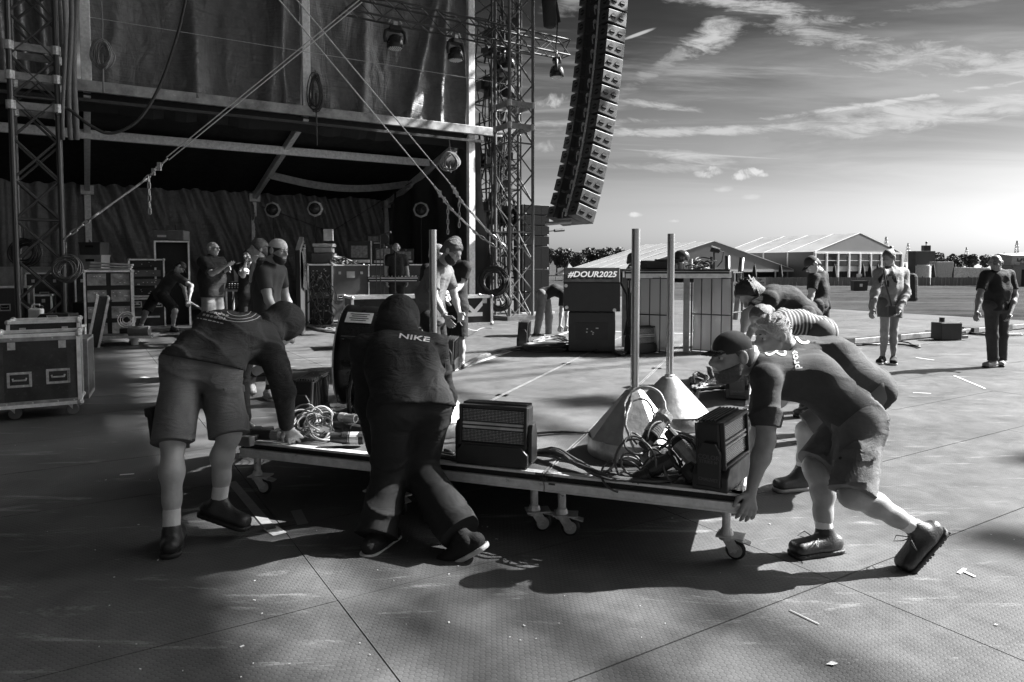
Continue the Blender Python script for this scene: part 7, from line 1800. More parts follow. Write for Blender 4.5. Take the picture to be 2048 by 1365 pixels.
stay('left of the two stay wires slanting down to the right tower', ((555, -4, 15), (868, 372, 17.6), (902, 418, 17.9), (950, 465, 18.2), (998, 500, 18.4)), .014, False)
stay('right of the two stay wires slanting down to the right tower', ((590, -4, 15.2), (902, 370, 17.8), (922, 402, 18.0), (975, 462, 18.3), (1018, 502, 18.5)), .014, False)
cable('slack_cable', 'thick cable sagging in a long loop across the left tarpaulin', [P(373, -8, 14.6), P(355, 70, 14.6), P(318, 175, 14.6), P(275, 242, 14.4), P(222, 267, 14.2), P(178, 250, 14.0), P(132, 216, 13.8), P(112, 230, 13.6)], .03, mat('cable rubber', .035), 71, 8, .0, 0)
solo(MB().cyl(P(150, 30, 15.4), P(1010, 168, 19.6), .008, n=5), 'thin_wire', STEEL(), 'thin wire strung straight across the tall tarpaulins', 'wire')
def rope_bundle(label, top, c, D, w, h_, m, n=10, tail=60, seed=0):
    rq = random.Random(seed); k = D / LENS_PX; t0 = P(top[0], top[1], D); p = P(c[0], c[1], D); mb = MB()
    mb.tube([t0, lerp(t0, p, .5) + Vector((.02, 0, 0)), p + Vector((0, 0, h_ * k * .5))], .014, 5)
    for i in range(n):
        a, b = w * k / 2 * rq.uniform(.6, 1.05), h_ * k / 2 * rq.uniform(.75, 1.05); o = Vector((rq.uniform(-.04, .04), rq.uniform(-.08, .08), rq.uniform(-.05, .05)))
        mb.tube([p + o + Vector((math.sin(s) * a * (1 - .35 * math.cos(s)), .04 * math.sin(2 * s), math.cos(s) * b)) for s in np.linspace(0, 2 * math.pi, 18, endpoint=False)], .014, 5, closed=True)
    mb.tube([p, p - Vector((0, 0, h_ * k * .5)), P(c[0] + 2, c[1] + h_ / 2 + tail, D)], .02, 5)
    return solo(mb, 'rope_bundle', m, label, 'rope', 'rope bundles tied to the tent posts', smooth=True)
ROPE = mat('pale rope', .30, .8, var=.3, scale=60); 
rope_bundle('coiled rope hanging at the left tent post above the beam', (202, -10), (205, 108), 15.3, 38, 55, ROPE, 14, 50, 1)
rope_bundle('dark coiled rope hanging at the middle tent post above the beam', (630, 140), (632, 186), 17.8, 26, 70, mat('dark rope', .06, .8), 9, 70, 2)
rope_bundle('pale rope bundle hanging under the right end of the beam', (898, 275), (900, 322), 20.0, 34, 38, ROPE, 9, 5, 3)
for k, (u, D_) in enumerate(((128, 13.7), (140, 13.9), (150, 14.2))):
    solo(MB().tube([P(u + 3 * math.sin(v * .02 + k), v, D_) for v in range(-20, 290, 20)], .035 + .012 * k, 7), 'hanging_cloth_strip', mat('grey hanging cloth', .16, .7, bump=.5, bscale=12), ('dark cloth strip hanging right beside the left tower', 'second cloth strip hanging right of the left tower', 'third cloth strip hanging right of the left tower')[k], 'cloth strip', 'cloth strips hanging by the left tower', smooth=True)
def coil(label, u, v, D, r, tilt=(0, -1, .15), n=12, m=None, seed=0, group=None):
    rq = random.Random(seed); c = P(u, v, D); mb = MB()
    for k in range(n): mb.torus(c + Vector((rq.uniform(-.04, .04), rq.uniform(-.06, .06), rq.uniform(-.05, .03))), Vector(tilt) + Vector((rq.uniform(-.3, .3), 0, rq.uniform(-.3, .3))), r * rq.uniform(.65, 1.05), .013, 22, 5)
    mb.tube([c + Vector((0, 0, r)), c + Vector((.02, 0, r + .25))], .012, 5)
    return solo(mb, 'cable_coil', m or CABLE(), label, 'cable coil', group, smooth=True)
coil('pale-ended coil of cable hanging on the right leg of the left tower', 132, 538, 13.0, .24, m=mat('grey cable', .15, .45), seed=2)
coil('coil of dark cable hanging inside the left tower', 48, 505, 13.6, .26, seed=3)
coil('big mass of coiled cable hanging on the right lattice tower', 986, 562, 18.2, .40, n=34, seed=4)
coil('second coil of cable on the right lattice tower, lower down', 1000, 600, 18.2, .28, n=18, seed=5)

# octagonal soft lamps
def octalamp(label, u, v, D, stand_to):
    c = P(u, v, D); t = thing('octagon_lamp', label, 'lamp', c, .1, 'octagonal lamps at the back of the wing tent'); r = 16 * D / LENS_PX
    MB().lathe((0, 0, 0), [(r * .72, .05), (r, .0), (r, -.02), (r * .75, -.03)], 8, (0, -1, 0)).build('rim', mat('pale reflector', .65, .5), t)
    MB().lathe((0, 0, 0), [(r * .76, .0), (r * .70, .08), (r * .45, .14), (0, .17)], 20, (0, -1, 0)).build('dome', mat('dark glossy shell', .05, .25), t, smooth=True)
    MB().cyl((0, .06, -r * .5), (0, .06, stand_to - c.z), .018, n=8).build('stand', DARKM(), t)
octalamp('octagonal lamp left of the other two, above the pale backwards cap', 545, 420, 21.5, 0)
octalamp('octagonal lamp in the middle, above the tall flight case', 630, 418, 20.5, 0)
octalamp('octagonal lamp on the right, in front of the side tarpaulin', 842, 420, 22.0, 0)

# ================================================================== CASES, RACKS AND TABLES IN THE WING
WA = .36      # the gear in the wing stands square to the stage grid
def trims(t, w, d, h, z0, r=.016, m=None):
    m = m or ALU(); k = 0
    for x in (-w / 2, w / 2):
        for y in (-d / 2, d / 2): MB().box((x, y, z0 + h / 2), (r * 2, r * 2, h)).build('edge_trim', m, t)
    for z in (z0, z0 + h):
        for y in (-d / 2, d / 2): MB().box((0, y, z), (w, r * 1.9, r * 1.9)).build('edge_trim', m, t)
        for x in (-w / 2, w / 2): MB().box((x, 0, z), (r * 1.9, d, r * 1.9)).build('edge_trim', m, t)
    for x in (-w / 2, w / 2):
        for y in (-d / 2, d / 2):
            for z in (z0, z0 + h): MB().ball((x, y, z), r * 1.9, 8, 5).build('corner', STEEL(), t)
def dish(t, x, z, y, w=.17, h=.12):
    m = STEEL(); mb = MB()
    for zz in (-h / 2, h / 2): mb.box((x, y - .004, z + zz), (w + .02, .01, .022))
    for xx in (-w / 2, w / 2): mb.box((x + xx, y - .004, z), (.022, .01, h))
    for k in range(4):
        for zz in (-h / 2, h / 2): mb.ball((x - w / 2 + w * k / 3, y - .011, z + zz), .006, 6, 4)
    mb.build('handle_plate', m, t); MB().box((x, y - .0015, z), (w - .03, .002, h - .03)).build('handle_dish', mat('handle recess', .006), t)
    MB().tube([(x - w * .3, y - .008, z + .012), (x - w * .3, y - .02, z - .005), (x + w * .3, y - .02, z - .005), (x + w * .3, y - .008, z + .012)], .009, 6).build('grip', STEEL(), t)
def flight_case(label, u, v, D, w, d, h, rz=None, wheels=.0, body=None, handles=((-.25, .5), (.25, .5)), open_top=False, z=0.0, group='flight cases in the wing', name='flight_case', latch=True, r=.016, plate=None):
    b = G(u, v, z) if D is None else P(u, v, D); b.z = z
    t = thing(name, label, 'flight case', b, (WA if v < 700 else 0) + (rz if rz is not None else .12), group); body = body or LAM(); z0 = wheels
    if open_top:
        mb = MB().box((0, 0, z0 + .01), (w, d, .02)); 
        mb.build('bottom', body, t)
        for y in (-d / 2, d / 2): MB().box((0, y, z0 + h / 2), (w - .01, .014, h - .01)).build('side_panel', body, t)
        for x in (-w / 2, w / 2): MB().box((x, 0, z0 + h / 2), (.014, d - .01, h - .01)).build('side_panel', body, t)
    else: MB().box((0, 0, z0 + h / 2), (w - .006, d - .006, h - .006)).build('body', body, t)
    trims(t, w, d, h, z0, r)
    for fx, fz in handles: dish(t, fx * w, z0 + fz * h, -d / 2)
    if latch:
        for fx in (-.3, .3): MB().box((fx * w, -d / 2 - .008, z0 + h * .86), (.06, .014, .07)).build('latch', STEEL(), t)
    if plate: MB().box((plate[0] * w, -d / 2 - .004, z0 + plate[1] * h), (plate[2], .004, plate[3])).build('paper_label', mat('pale label', .62), t)
    if wheels:
        c, s = math.cos(t.rotation_euler.z), math.sin(t.rotation_euler.z)
        for x in (-w / 2 + .1, w / 2 - .1):
            for y in (-d / 2 + .09, d / 2 - .09):
                caster(t, b + Vector((x * c - y * s, x * s + y * c, z0 - z if z else z0)), random.Random(int(u + x * 100)).uniform(-.5, .6), wheels * .42, world=True, pale=False) if False else casterL(t, (x, y, z0), wheels * .42)
    return t
def casterL(t, c, r):
    c = Vector(c); w = Vector((c.x + r * .6, c.y, r))
    MB().box(c, (.10, .09, .008)).add([(c.x - .03, c.y - .028, c.z), (c.x + .04, c.y - .028, c.z), (w.x, c.y - .026, w.z)], [(0, 1, 2)]).add([(c.x - .03, c.y + .028, c.z), (c.x + .04, c.y + .028, c.z), (w.x, c.y + .026, w.z)], [(0, 1, 2)]).build('caster_fork', STEEL(), t)
    MB().cyl(w - Vector((0, .02, 0)), w + Vector((0, .02, 0)), r, n=18).build('wheel', mat('grey caster wheel', .12, .5), t, bevel=.006)
def rot_parts_fix(t): return t
# the two open cases at the left front
c = flight_case('open black flight case on wheels at the left front, nearest the viewer', 84, 828, None, .66, .50, .66, .52, .13, handles=((-.22, .38), (.24, .40)), open_top=True, r=.017)
MB().box((-.295, -.256, .45), (.06, .006, .60)).build('corner_board', mat('worn dark board', .05, .6, var=.6, dirt=.05), c); MB().box((.275, -.256, .45), (.08, .006, .60)).build('corner_board', mat('worn dark board', .05), c)
MB().box((0, -.259, .76), (.63, .008, .045)).build('rim_band', mat('worn aluminium band', .34, .5, .5, .5, 9), c); MB().box((0, -.259, .155), (.63, .008, .04)).build('rim_band', mat('worn aluminium band', .34), c)
for x in (-.25, -.05, .15, .28): MB().ball((x, -.264, .155), .008, 6, 4).build('rivet', STEEL(), c)
for x in (-.2, .12): MB().ball((x, -.264, .76), .008, 6, 4).build('rivet', STEEL(), c)
flight_case('second open black flight case right behind the nearest one at the left', 96, 780, None, .66, .50, .68, .52, .13, handles=(), open_top=True, r=.017)
t = thing('case_lid', 'black case lid standing against the right side of the nearest flight case', 'case lid', G(168, 806), .52 + math.pi / 2 * .95, 'loose lids of flight cases')
MB().box((.25, 0, .36), (.55, .09, .62)).build('panel', LAM(), t); 
for z in (.06, .66): MB().box((.25, 0, z), (.56, .10, .03)).build('edge_trim', GREYM(), t)
for x in (-.02, .52): MB().box((x, 0, .36), (.03, .10, .60)).build('edge_trim', GREYM(), t)
t = thing('case_lid', 'tall black case lid with silver edges and small wheels leaning behind the open cases', 'case lid', G(186, 696), .55, 'loose lids of flight cases')
rm = Matrix.Rotation(.20, 3, 'Y'); pt = lambda x, y, z: rm @ Vector((x, y, z))
MB().box(pt(0, .35, .46), (.17, .75, .88), rm).build('panel', LAM(), t)
for x in (-.085, .085):
    for (z) in (.02, .90): MB().box(pt(x, .35, z), (.03, .76, .035), rm).build('edge_trim', ALU(), t)
    MB().box(pt(x, -.03, .46), (.04, .035, .9), rm).build('edge_trim', ALU(), t)
for z in (.08, .84): MB().cyl(pt(.10, -.02, z), pt(.14, -.02, z), .04, n=14).build('wheel', RUBBER(), t)
flight_case('low black case with silver edges behind the open flight cases', 98, 712, None, .86, .5, .34, .1, .12, handles=((0, .5),))
b = G(104, 712); 
t = thing('tool_box', 'black box with a slanted end lying on the low case behind the open flight cases', 'box', b + Vector((.05, 0, .48)), .1)
MB().prism([(-.30, 0), (.30, 0), (.30, .20), (-.12, .20)], -.16, .16).build('body', BLACK(), t, bevel=.01); MB().tube([(0, -.17, .14), (0, -.2, .17), (.15, -.2, .17), (.15, -.17, .14)], .01).build('handle', STEEL(), t)
t = thing('jerry_can', 'white plastic jerry can beside the black box, before the left tower', 'jerry can', b + Vector((-.33, .15, .48)), .2)
MB().box((0, 0, .14), (.20, .14, .26)).build('body', mat('white plastic', .6, .5), t, bevel=.03); MB().tube([(-.07, 0, .26), (-.05, 0, .33), (.05, 0, .33), (.07, 0, .26)], .014).build('handle', mat('white plastic', .6), t); MB().cyl((.07, 0, .27), (.09, 0, .31), .025, n=10).build('cap', DARKM(), t)
# rack of pale drawers, crates
def rack(label, u, v, w, d, h, rz, rows, cols, z=0.0, frame=None, face=None, name='equipment_rack', unit_fill=.8, D=None, lights=True):
    b = G(u, v, 0) if D is None else P(u, v, D); b.z = z; t = thing(name, label, 'equipment rack', b, rz + WA, 'equipment racks in the wing'); frame = frame or ALU()
    MB().box((0, .04, h / 2), (w - .04, d - .06, h - .02)).build('body', BLACK(), t); trims(t, w, d, h, 0.0, .018, frame)
    rq = random.Random(int(u * 3 + v)); uh = h / rows
    for r in range(rows):
        for c_ in range(cols):
            x = -w / 2 + w * (c_ + .5) / cols; zc = uh * (r + .5); fm = face or rq.choice((BLACK(), GREYLAM(), mat('dark panel', .012, .4)))
            MB().box((x, -d / 2 + .03, zc), (w / cols * unit_fill, .03, uh * .72)).build('rack_unit', fm, t, bevel=.004)
            if lights:
                mb = MB()
                for k in range(rq.randint(3, 8)): mb.box((x + rq.uniform(-.4, .4) * w / cols * unit_fill, -d / 2 + .012, zc + rq.choice((-.2, 0, .2)) * uh), (rq.uniform(.012, .035), .008, rq.uniform(.008, .02)))
                mb.build('knobs', rq.choice((ALU(), mat('pale indicator', .7))), t)
    return t
rack('silver-framed rack with four pale drawers, left of the bending person', 222, 672, .82, .6, 1.32, .1, 4, 2, face=mat('pale drawer front', .28, .5, var=.5, scale=9))
b = G(222, 672)
for k in range(3):
    t = solo(MB().box(b + Vector((.02 * k, .05, 1.36 + k * .055)), (.80, .10, .035), (0, .03 * k, .12)), 'folded_frame', mat('white frame', .6, .5), ('lowest of three white bars stacked on the silver rack', 'middle of three white bars stacked on the silver rack', 'top one of three white bars stacked on the silver rack')[k], 'frame bar', 'white bars on the silver rack', bevel=.006)
for (u, v0, v1, w, lab, m) in ((190, 512, 545, 40, 'pale plastic crate under the dark one behind the silver rack', mat('pale crate', .32, .6)), (189, 487, 511, 38, 'dark plastic crate stacked on the pale one behind the silver rack', mat('dark crate', .05, .6))):
    D_ = 15.6; p = P(u, v1, D_); ww, hh2 = px(D_, w), px(D_, v1 - v0); t = thing('plastic_crate', lab, 'crate', p, .1, 'crates behind the silver rack')
    MB().box((0, 0, hh2 / 2), (ww, .4, hh2), taper=(1.06, 1.06)).build('body', m, t, bevel=.01); MB().box((0, -.205, hh2 * .72), (ww * .4, .03, hh2 * .16)).build('handle_slot', mat('handle recess', .006), t); MB().box((0, 0, hh2), (ww * 1.1, .44, .03)).build('rim', m, t)
p = P(189, 545, 15.6); flight_case('dark case carrying the two crates behind the silver rack', 189, 640, 15.6, .62, .6, p.z, .1, 0, handles=())
t = thing('small_case', 'black case with a pale carton on its right, under the silver rack front', 'case', G(212, 664) + Vector((0, -.45, 0)), .1); MB().box((0, 0, .52), (.66, .3, .3)).build('body', BLACK(), t, bevel=.01); MB().box((0, 0, .18), (.6, .28, .36)).build('lower_body', BLACK(), t)
solo(MB().box(G(240, 668) + Vector((0, -.55, .55)), (.2, .22, .28), (0, 0, .1)), 'carton', mat('grey carton', .25, .7), 'grey carton standing beside the black case before the silver rack', 'carton', bevel=.006)
t = thing('dolly', 'low flat dolly with small wheels on the floor left of the bending person', 'dolly', G(252, 688), .25)
MB().box((0, 0, .15), (1.0, .6, .04)).build('board', mat('worn dark board', .05), t); MB().box((0, -.3, .15), (1.02, .03, .05)).build('edge_trim', ALU(), t)
for x in (-.4, .12): casterL(t, (x, -.2, .13), .05)
t = thing('small_fan', 'small round desk fan with pale blades standing on the dolly', 'fan', G(252, 685) + Vector((0, .05, .17)), .2)
for r in (.15, .11, .07): MB().torus((0, 0, .25), (.15, -1, .25), r, .006, 20, 5).build('guard_ring', ALU(), t)
for k in range(4):
    a = k * 1.571 + .4; MB().add([(0, -.01, .25), (math.cos(a) * .14, -.03, .25 + math.sin(a) * .14), (math.cos(a + .6) * .14, .0, .25 + math.sin(a + .6) * .14)], [(0, 1, 2)]).build('blade', mat('pale blades', .55, .4), t)
MB().cyl((0, .08, .25), (0, -.02, .25), .05, n=12).build('motor', DARKM(), t); MB().box((.05, 0, .05), (.3, .25, .10)).build('foot', BLACK(), t, bevel=.02)
solo(MB().cyl(G(265, 690) + Vector((.0, -.1, .26)), G(265, 690) + Vector((.34, -.05, .26)), .09, n=16), 'grey_roll', mat('grey roll', .16, .5), 'grey roll lying on the dolly in front of the small fan', 'roll')
solo(MB().cyl(G(270, 690), G(270, 690) + Vector((0, 0, .14)), .06, n=14), 'tape_roll', mat('pale tape', .6), 'roll of pale tape on the floor by the dolly', 'tape roll')
# amplifier racks behind the bending man
rack('upper rack of dark amplifiers behind the bending person', 297, 652, .72, .6, .85, .1, 4, 1, z=.72)
flight_case('black case with white stencilled lines under the amplifier rack', 297, 652, None, .72, .6, .66, .1, 0, handles=((-.3, .8), (.3, .8)), plate=(0, .35, .5, .04))
t = thing('tall_case', 'tall open-fronted dark case with a silver frame behind the bending person', 'flight case', G(348, 650) , .08 + WA, 'flight cases in the wing'); b = t.location
MB().box((0, .28, 1.0), (.72, .02, 2.0)).build('back_panel', BLACK(), t)
for x in (-.36, .36): MB().box((x, 0, 1.0), (.02, .56, 2.0)).build('side_panel', BLACK(), t); MB().box((x, -.29, 1.0), (.04, .03, 2.0)).build('edge_trim', ALU(), t)
MB().box((0, -.29, 2.0), (.76, .03, .035)).build('edge_trim', ALU(), t); MB().box((0, 0, 2.0), (.74, .56, .02)).build('top_panel', BLACK(), t)
t = thing('console_box', 'grey console box lying on top of the tall open case', 'console', b + Vector((0, 0, 2.03)), .08); MB().box((0, 0, .12), (.70, .4, .24)).build('body', mat('grey console', .16, .5), t, bevel=.02); MB().box((-.15, -.205, .10), (.2, .01, .05)).build('label_strip', WHITE(), t); MB().tube([(.1, 0, .24), (.1, 0, .38)], .02).build('knob', BLACK(), t)
# laptop table
b = G(510, 668); th_ = .92; t = thing('work_table', 'narrow table with a laptop and mixing desk behind the walking person', 'table', b, .06)
MB().box((0, 0, th_), (1.25, .6, .04)).build('top', mat('grey table top', .3, .5), t)
for x in (-.5, .52):
    for y in (-.22, .22): MB().cyl((x, y, 0), (x, y, th_), .022, n=8).build('leg', ALU(), t)
MB().box((0, -.22, .12), (1.0, .02, .03)).build('stretcher', ALU(), t)
q = thing('mixing_desk', 'dark mixing desk with rows of pale knobs, on the table under the laptop', 'mixing desk', b + Vector((-.22, -.05, th_ + .02)), .06)
MB().prism([(-.25, 0), (.25, 0), (.25, .16), (-.25, .16)], -.2, .2).build('body', BLACK(), q, bevel=.01)
for r in range(3):
    for c_ in range(8): MB().cyl((-.2 + c_ * .057, -.205, .04 + r * .04), (-.2 + c_ * .057, -.225, .04 + r * .04), .011, n=8).build('knob', mat('pale indicator', .7), q)
q = thing('laptop', 'silver laptop seen from behind its lid on the mixing desk', 'laptop', b + Vector((-.18, -.1, th_ + .18)), .06)
MB().box((0, .1, .01), (.36, .25, .02)).build('base', ALU(), q, bevel=.004); MB().box((0, -.03, .13), (.36, .012, .24), (.12, 0, 0)).build('lid', mat('silver lid', .5, .35, .5, .05, 5), q, bevel=.005); MB().ball((0, -.045, .13), .02, 8, 6, (1, .2, 1)).build('emblem', mat('pale indicator', .7), q)
t = thing('monitor', 'dark monitor with a pale paper notice, left of the laptop', 'monitor', b + Vector((-.42, .5, th_ + .05)), .1); MB().box((0, 0, .22), (.42, .05, .40)).build('body', BLACK(), t); MB().box((0, -.03, .33), (.20, .006, .13)).build('paper', mat('pale label', .62), t); MB().box((.02, -.034, .35), (.02, .004, .06)).box((.02, -.034, .305), (.02, .004, .012)).build('mark', BLACK(), t)
flight_case('small case with silver handle under the laptop table', 440, 672, None, .5, .5, .42, .1, 0, handles=((0, .5),))
flight_case('case in shade under the right half of the laptop table', 545, 662, None, .5, .5, .5, .1, 0, handles=())
MBc = MB(); rq = random.Random(17)
for k in range(8): MBc.tube(wiggle([b + Vector((-.3 + k * .07, -.24, th_)), b + Vector((-.4 + k * .09, -.3, .5)), b + Vector((-.6 + k * .05, -.45, .02))], 6, .01, k, 0), .010, 5)
solo(MBc, 'hanging_cables', CABLE(), 'black cables hanging down from the mixing desk to the floor', 'cables', smooth=True)
# leaning panel with cloth cover
t = thing('leaning_panel', 'tall narrow black panel with a slanted top standing left of the cable racks', 'panel', G(602, 668), 1.75)
MB().add([(-.35, -.05, 0), (.35, -.05, 0), (.35, .05, 0), (-.35, .05, 0), (-.35, -.05, 1.75), (.35, -.05, 2.05), (.35, .05, 2.05), (-.35, .05, 1.75)], [(0, 1, 2, 3), (4, 5, 6, 7), (0, 1, 5, 4), (1, 2, 6, 5), (2, 3, 7, 6), (3, 0, 4, 7)]).build('board', mat('matt black board', .014, .8), t, bevel=.01)
sheet((-.30, -.09, 1.0), (.30, -.09, .9), (.32, -.08, 1.95), (-.30, -.08, 1.7), 20, 14, lambda s, q: .02 * np.sin(s * 22 + 3 * q)).build('cloth', mat('shiny plastic cover', .02, .3), t, smooth=True)
# cable rack and tall case
t = rack('open rack stuffed with cables left of the tall flight case', 638, 650, .56, .6, 1.45, .06, 7, 1, lights=True)
mb = MB(); rq = random.Random(8)
for k in range(44):
    x, z = rq.uniform(-.26, .26), rq.uniform(.1, 1.3); mb.tube([(x, -.32, z), (x + rq.uniform(-.12, .12), -.40, z - .1), (x + rq.uniform(-.15, .15), -.34, z - rq.uniform(.2, .4))], rq.uniform(.008, .016), 5)
mb.build('cable', mat('mixed cable', .09), t, kind='stuff')
t = flight_case('tall grey flight case with two silver handles and a paper label', 698, 644, None, .90, .62, 1.38, .05, .06, body=mat('mid grey laminate', .12, .4, var=.15, scale=3), handles=((-.27, .42), (.29, .42)), plate=(.0, .83, .20, .16))
flight_case('black case on the floor right behind the tall grey one', 655, 634, None, .6, .6, 1.30, .05, 0, handles=())
top = t.location.copy()
solo(MB().box(top + Vector((-.62, .05, 1.62)), (.52, .5, .24), (0, 0, .05)), 'stacked_unit', GREYLAM(), 'grey unit at the bottom of the small stack left of the tall case', 'audio unit', bevel=.01)
solo(MB().box(top + Vector((-.62, .05, 1.82)), (.44, .4, .12), (0, 0, .1)), 'stacked_unit', mat('pale unit', .4, .5), 'pale unit in the small stack left of the tall case', 'audio unit', bevel=.01)
solo(MB().box(top + Vector((-.60, .0, 1.94)), (.50, .42, .08), (0, 0, .05)), 'stacked_unit', mat('white unit', .55, .5), 'white flat unit on top of the small stack left of the tall case', 'audio unit', bevel=.01)
solo(MB().box(top + Vector((-.60, .4, 2.22)), (.24, .03, .30), (0, 0, .05)), 'white_board', mat('white board', .55), 'white board standing behind the small stack of units', 'board')
mb = MB(); rq = random.Random(5)
for k in range(16):
    c_ = top + Vector((rq.uniform(-.3, .1), rq.uniform(-.2, .15), 1.48 + rq.uniform(0, .12))); mb.torus(c_, (rq.uniform(-.6, .6), rq.uniform(-.6, .6), 1), rq.uniform(.06, .14), .022, 12, 6, arc=.8)
solo(mb, 'cable_heap', mat('striped cloth heap', .2, .7, var=.9, scale=12), 'heap of striped cable loops on the tall grey flight case', 'cable heap', smooth=True)
# amplifier blocks behind
for k, (u, v0, v1, w, D_, lab) in enumerate(((722, 483, 530, 46, 19.5, 'dark amplifier head behind the tall grey case, left one'), (768, 490, 530, 40, 19.8, 'dark amplifier head behind the console, middle one'), (810, 498, 528, 36, 20.2, 'dark amplifier head behind the console, right one'), (748, 470, 490, 30, 20.5, 'small dark head on top of the amplifiers'))):
    p = P(u, v1, D_); w_, h_ = px(D_, w), px(D_, v1 - v0); t = thing('amplifier', lab, 'amplifier', (p.x, p.y, p.z), .05 * k, 'amplifiers at the back of the wing'); MB().box((0, 0, h_ / 2), (w_, .4, h_)).build('body', BLACK(), t, bevel=.012); MB().box((0, -.205, h_ * .55), (w_ * .7, .02, h_ * .5)).build('front', mat('pale amp front', .22, .5, var=.6, scale=14), t); MB().box((0, -.21, h_ * .15), (w_ * .85, .02, h_ * .12)).build('control_strip', mat('pale indicator', .7), t)
flight_case('long dark case carrying the amplifiers at the back of the wing', 765, 640, 19.9, 2.2, .7, P(0, 530, 19.9).z, .05, 0, handles=())
# console stack
b = G(790, 652)
t = flight_case('wide black case with sockets carrying the mixing console, right of the tall case', 790, 652, None, 1.25, .6, .40, .04, 0, z=.62, handles=((.0, .2),), latch=False)
for k in range(5): MB().box((-.35 + k * .09 + (.08 if k > 2 else 0), -.305, .22), (.055, .012, .10)).build('socket', mat('pale indicator', .7), t)
MB().box((.35, -.304, .25), (.42, .01, .10)).build('slot', mat('handle recess', .006), t)
flight_case('flat black case with a silver latch under the socket case', 790, 652, None, 1.30, .62, .24, .04, 0, z=.36, handles=((0, .5),))
flight_case('lowest black case of the console stack', 800, 650, None, 1.1, .6, .34, .04, 0, handles=((.2, .5),))
t = thing('mixing_console', 'flat mixing console with pale strips on top of the socket case', 'mixing console', b + Vector((0, 0, 1.04)), .04); MB().prism([(-.60, 0), (.60, 0), (.60, .13), (-.60, .13)], -.28, .28).build('body', BLACK(), t, bevel=.01)
MB().box((0, -.285, .10), (1.15, .012, .02)).build('strip', ALU(), t); MB().box((0, -.285, .04), (1.1, .012, .02)).build('strip', mat('pale indicator', .7), t)
for k in range(14): MB().box((-.5 + k * .077, -.05, .14), (.02, .3, .02)).build('fader', ALU(), t)
t = flight_case('open low case with silver edges before the console stack', 786, 676, None, 1.05, .55, .30, .08, .0, open_top=True, z=.0, handles=((-.3, .6), (.3, .6)))
t = thing('spot_lamp', 'round black spot lamp on a stand behind the console', 'lamp', P(768, 478, 16.4), .3); MB().lathe((0, 0, 0), [(.0, .08), (.10, .06), (.13, 0), (.13, -.03), (0, -.03)], 18, (.5, 1, .2)).build('shade', BLACK(), t, smooth=False); MB().cyl((0, 0, 0), (-.02, 0, -t.location.z), .015, n=6).build('stand', DARKM(), t)
for k, (u, v0) in enumerate(((752, 500), (760, 470), (790, 505))):
    a_ = P(u, v0, 16.2); solo(MB().cyl(Vector((a_.x, a_.y, 0)), a_, .012, n=6).cyl(a_, a_ + Vector((.25, -.1, .05)), .01, n=6).ball(a_ + Vector((.25, -.1, .05)), .03, 8, 6), 'microphone_stand', DARKM(), ('thin microphone stand left of the bald person behind the console', 'tallest thin microphone stand behind the console', 'thin microphone stand right before the bald person')[k], 'microphone stand', 'microphone stands behind the console')
# the K cases by the tower
t = flight_case('upper black case with a big white K, by the right tower', 936, 646, None, .52, .4, .36, .1, 0, z=.66, handles=(), body=PLAST()); text_plate('lettering', 'K', .30, WHITE(), t, (0.02, -.215, .19), (0, 0, 1), (-1, 0, 0), bold=.012)
t = flight_case('lower silver-edged case with white handwriting, by the right tower', 935, 646, None, .56, .45, .60, .1, 0, handles=(), z=.0)
for k in range(3): MB().tube([(-.16 + .04 * i, -.233, .42 - k * .12 + .035 * math.sin(i * 2.3 + k) + .02 * i) for i in range(7)], .005, 4).build('handwriting', WHITE(), t)
cable('thin_cable', 'thin pale cable dropping from the pale T-shirt person\'s hand to the floor', [P(914, 618, 8.6), P(918, 640, 8.9), P(930, 655, 9.6), G(955, 662), G(985, 658)], .006, LC, 81, 7, .0, 0)
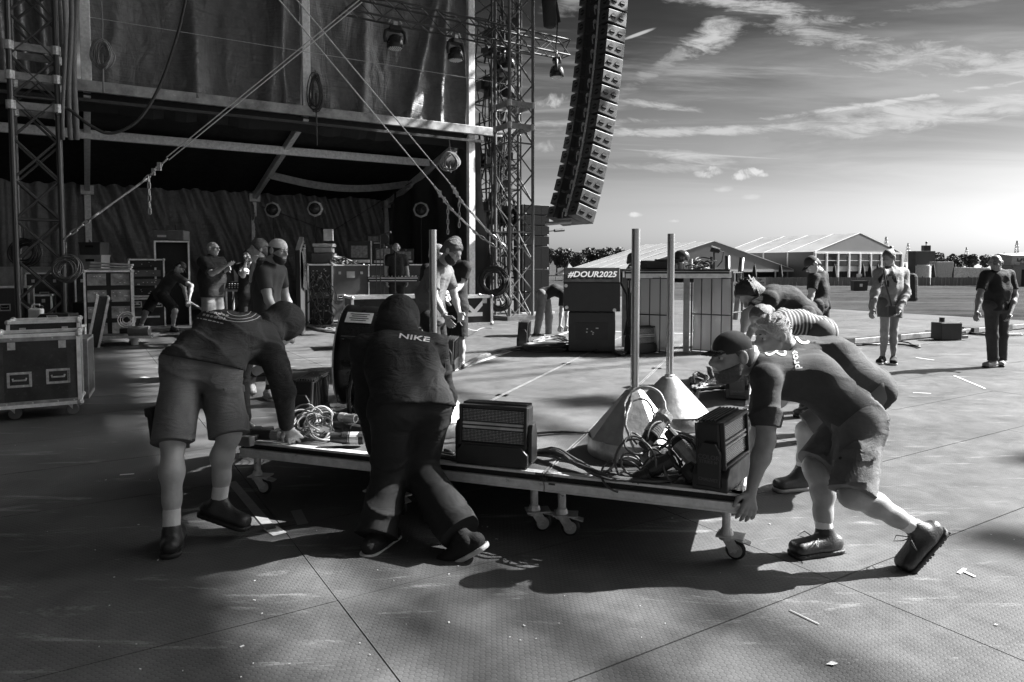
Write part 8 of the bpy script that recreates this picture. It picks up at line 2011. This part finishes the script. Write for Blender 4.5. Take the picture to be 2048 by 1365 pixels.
# dark boxes at the far left behind the tower
for k, (u, v, w, h_, D_, lab) in enumerate(((18, 668, .8, 1.0, 14.2, 'dark case at the far left edge behind the left tower'), (70, 660, .7, .8, 15.0, 'dark case behind the left tower, right one'), (95, 655, .7, 1.25, 16.5, 'tall dark case farther behind the left tower'))):
    flight_case(lab, u, v, D_, w, .6, h_, .1, 0, handles=((0, .6),))
p = P(40, 534, 18.5); solo(MB().box((p.x, p.y, p.z - .25), (1.9, .5, .5), (0, 0, .1)), 'white_chest', mat('white chest', .5, .6), 'long pale chest seen through the legs of the left tower', 'chest', bevel=.02)
solo(MB().box((p.x, p.y, (p.z - .5) / 2), (1.8, .5, p.z - .5), (0, 0, .1)), 'chest_base', BLACK(), 'dark stand under the long pale chest behind the left tower', 'stand')
# ---- rail and case at the right rear of the stage
a_, b_ = G(1690, 692), G(2070, 656)
t = thing('floor_rail', 'long low aluminium rail lying on the stage floor behind the person with a bun', 'rail', a_)
d = (b_ - a_); n_ = 5
for k in range(n_):
    s0, s1 = a_ + d * (k / n_ + .004), a_ + d * ((k + 1) / n_ - .004); zz = Vector((0, 0, .07))
    MB().beam(s0 + zz, s1 + zz, .12, .10).build('rail_section', GREYM(), t, world=True, bevel=.008); MB().beam(s0 + Vector((0, 0, .125)), s1 + Vector((0, 0, .125)), .05, .012).build('rail_groove', BLACK(), t, world=True); MB().box(s0 + zz, (.2, .22, .13), (0, 0, .55)).build('rail_joint', DARKM(), t, world=True)
t = thing('dimmer_case', 'small black case with a cap and plugs sitting on the floor rail', 'case', G(1892, 680), .1); k_ = t.location.y / LENS_PX
MB().box((0, 0, 18 * k_), (44 * k_, .3, 34 * k_)).build('body', BLACK(), t, bevel=.01); MB().cyl((-10 * k_, 0, 36 * k_), (-10 * k_, 0, 45 * k_), 5 * k_, n=12).build('cap', BLACK(), t)
for k in range(4): MB().cyl((27 * k_, -.1 + k * .06, (6 + k * 8) * k_), (36 * k_, -.12 + k * .06, (7 + k * 8.5) * k_), 3.5 * k_, n=8).build('plug', GREYM(), t)
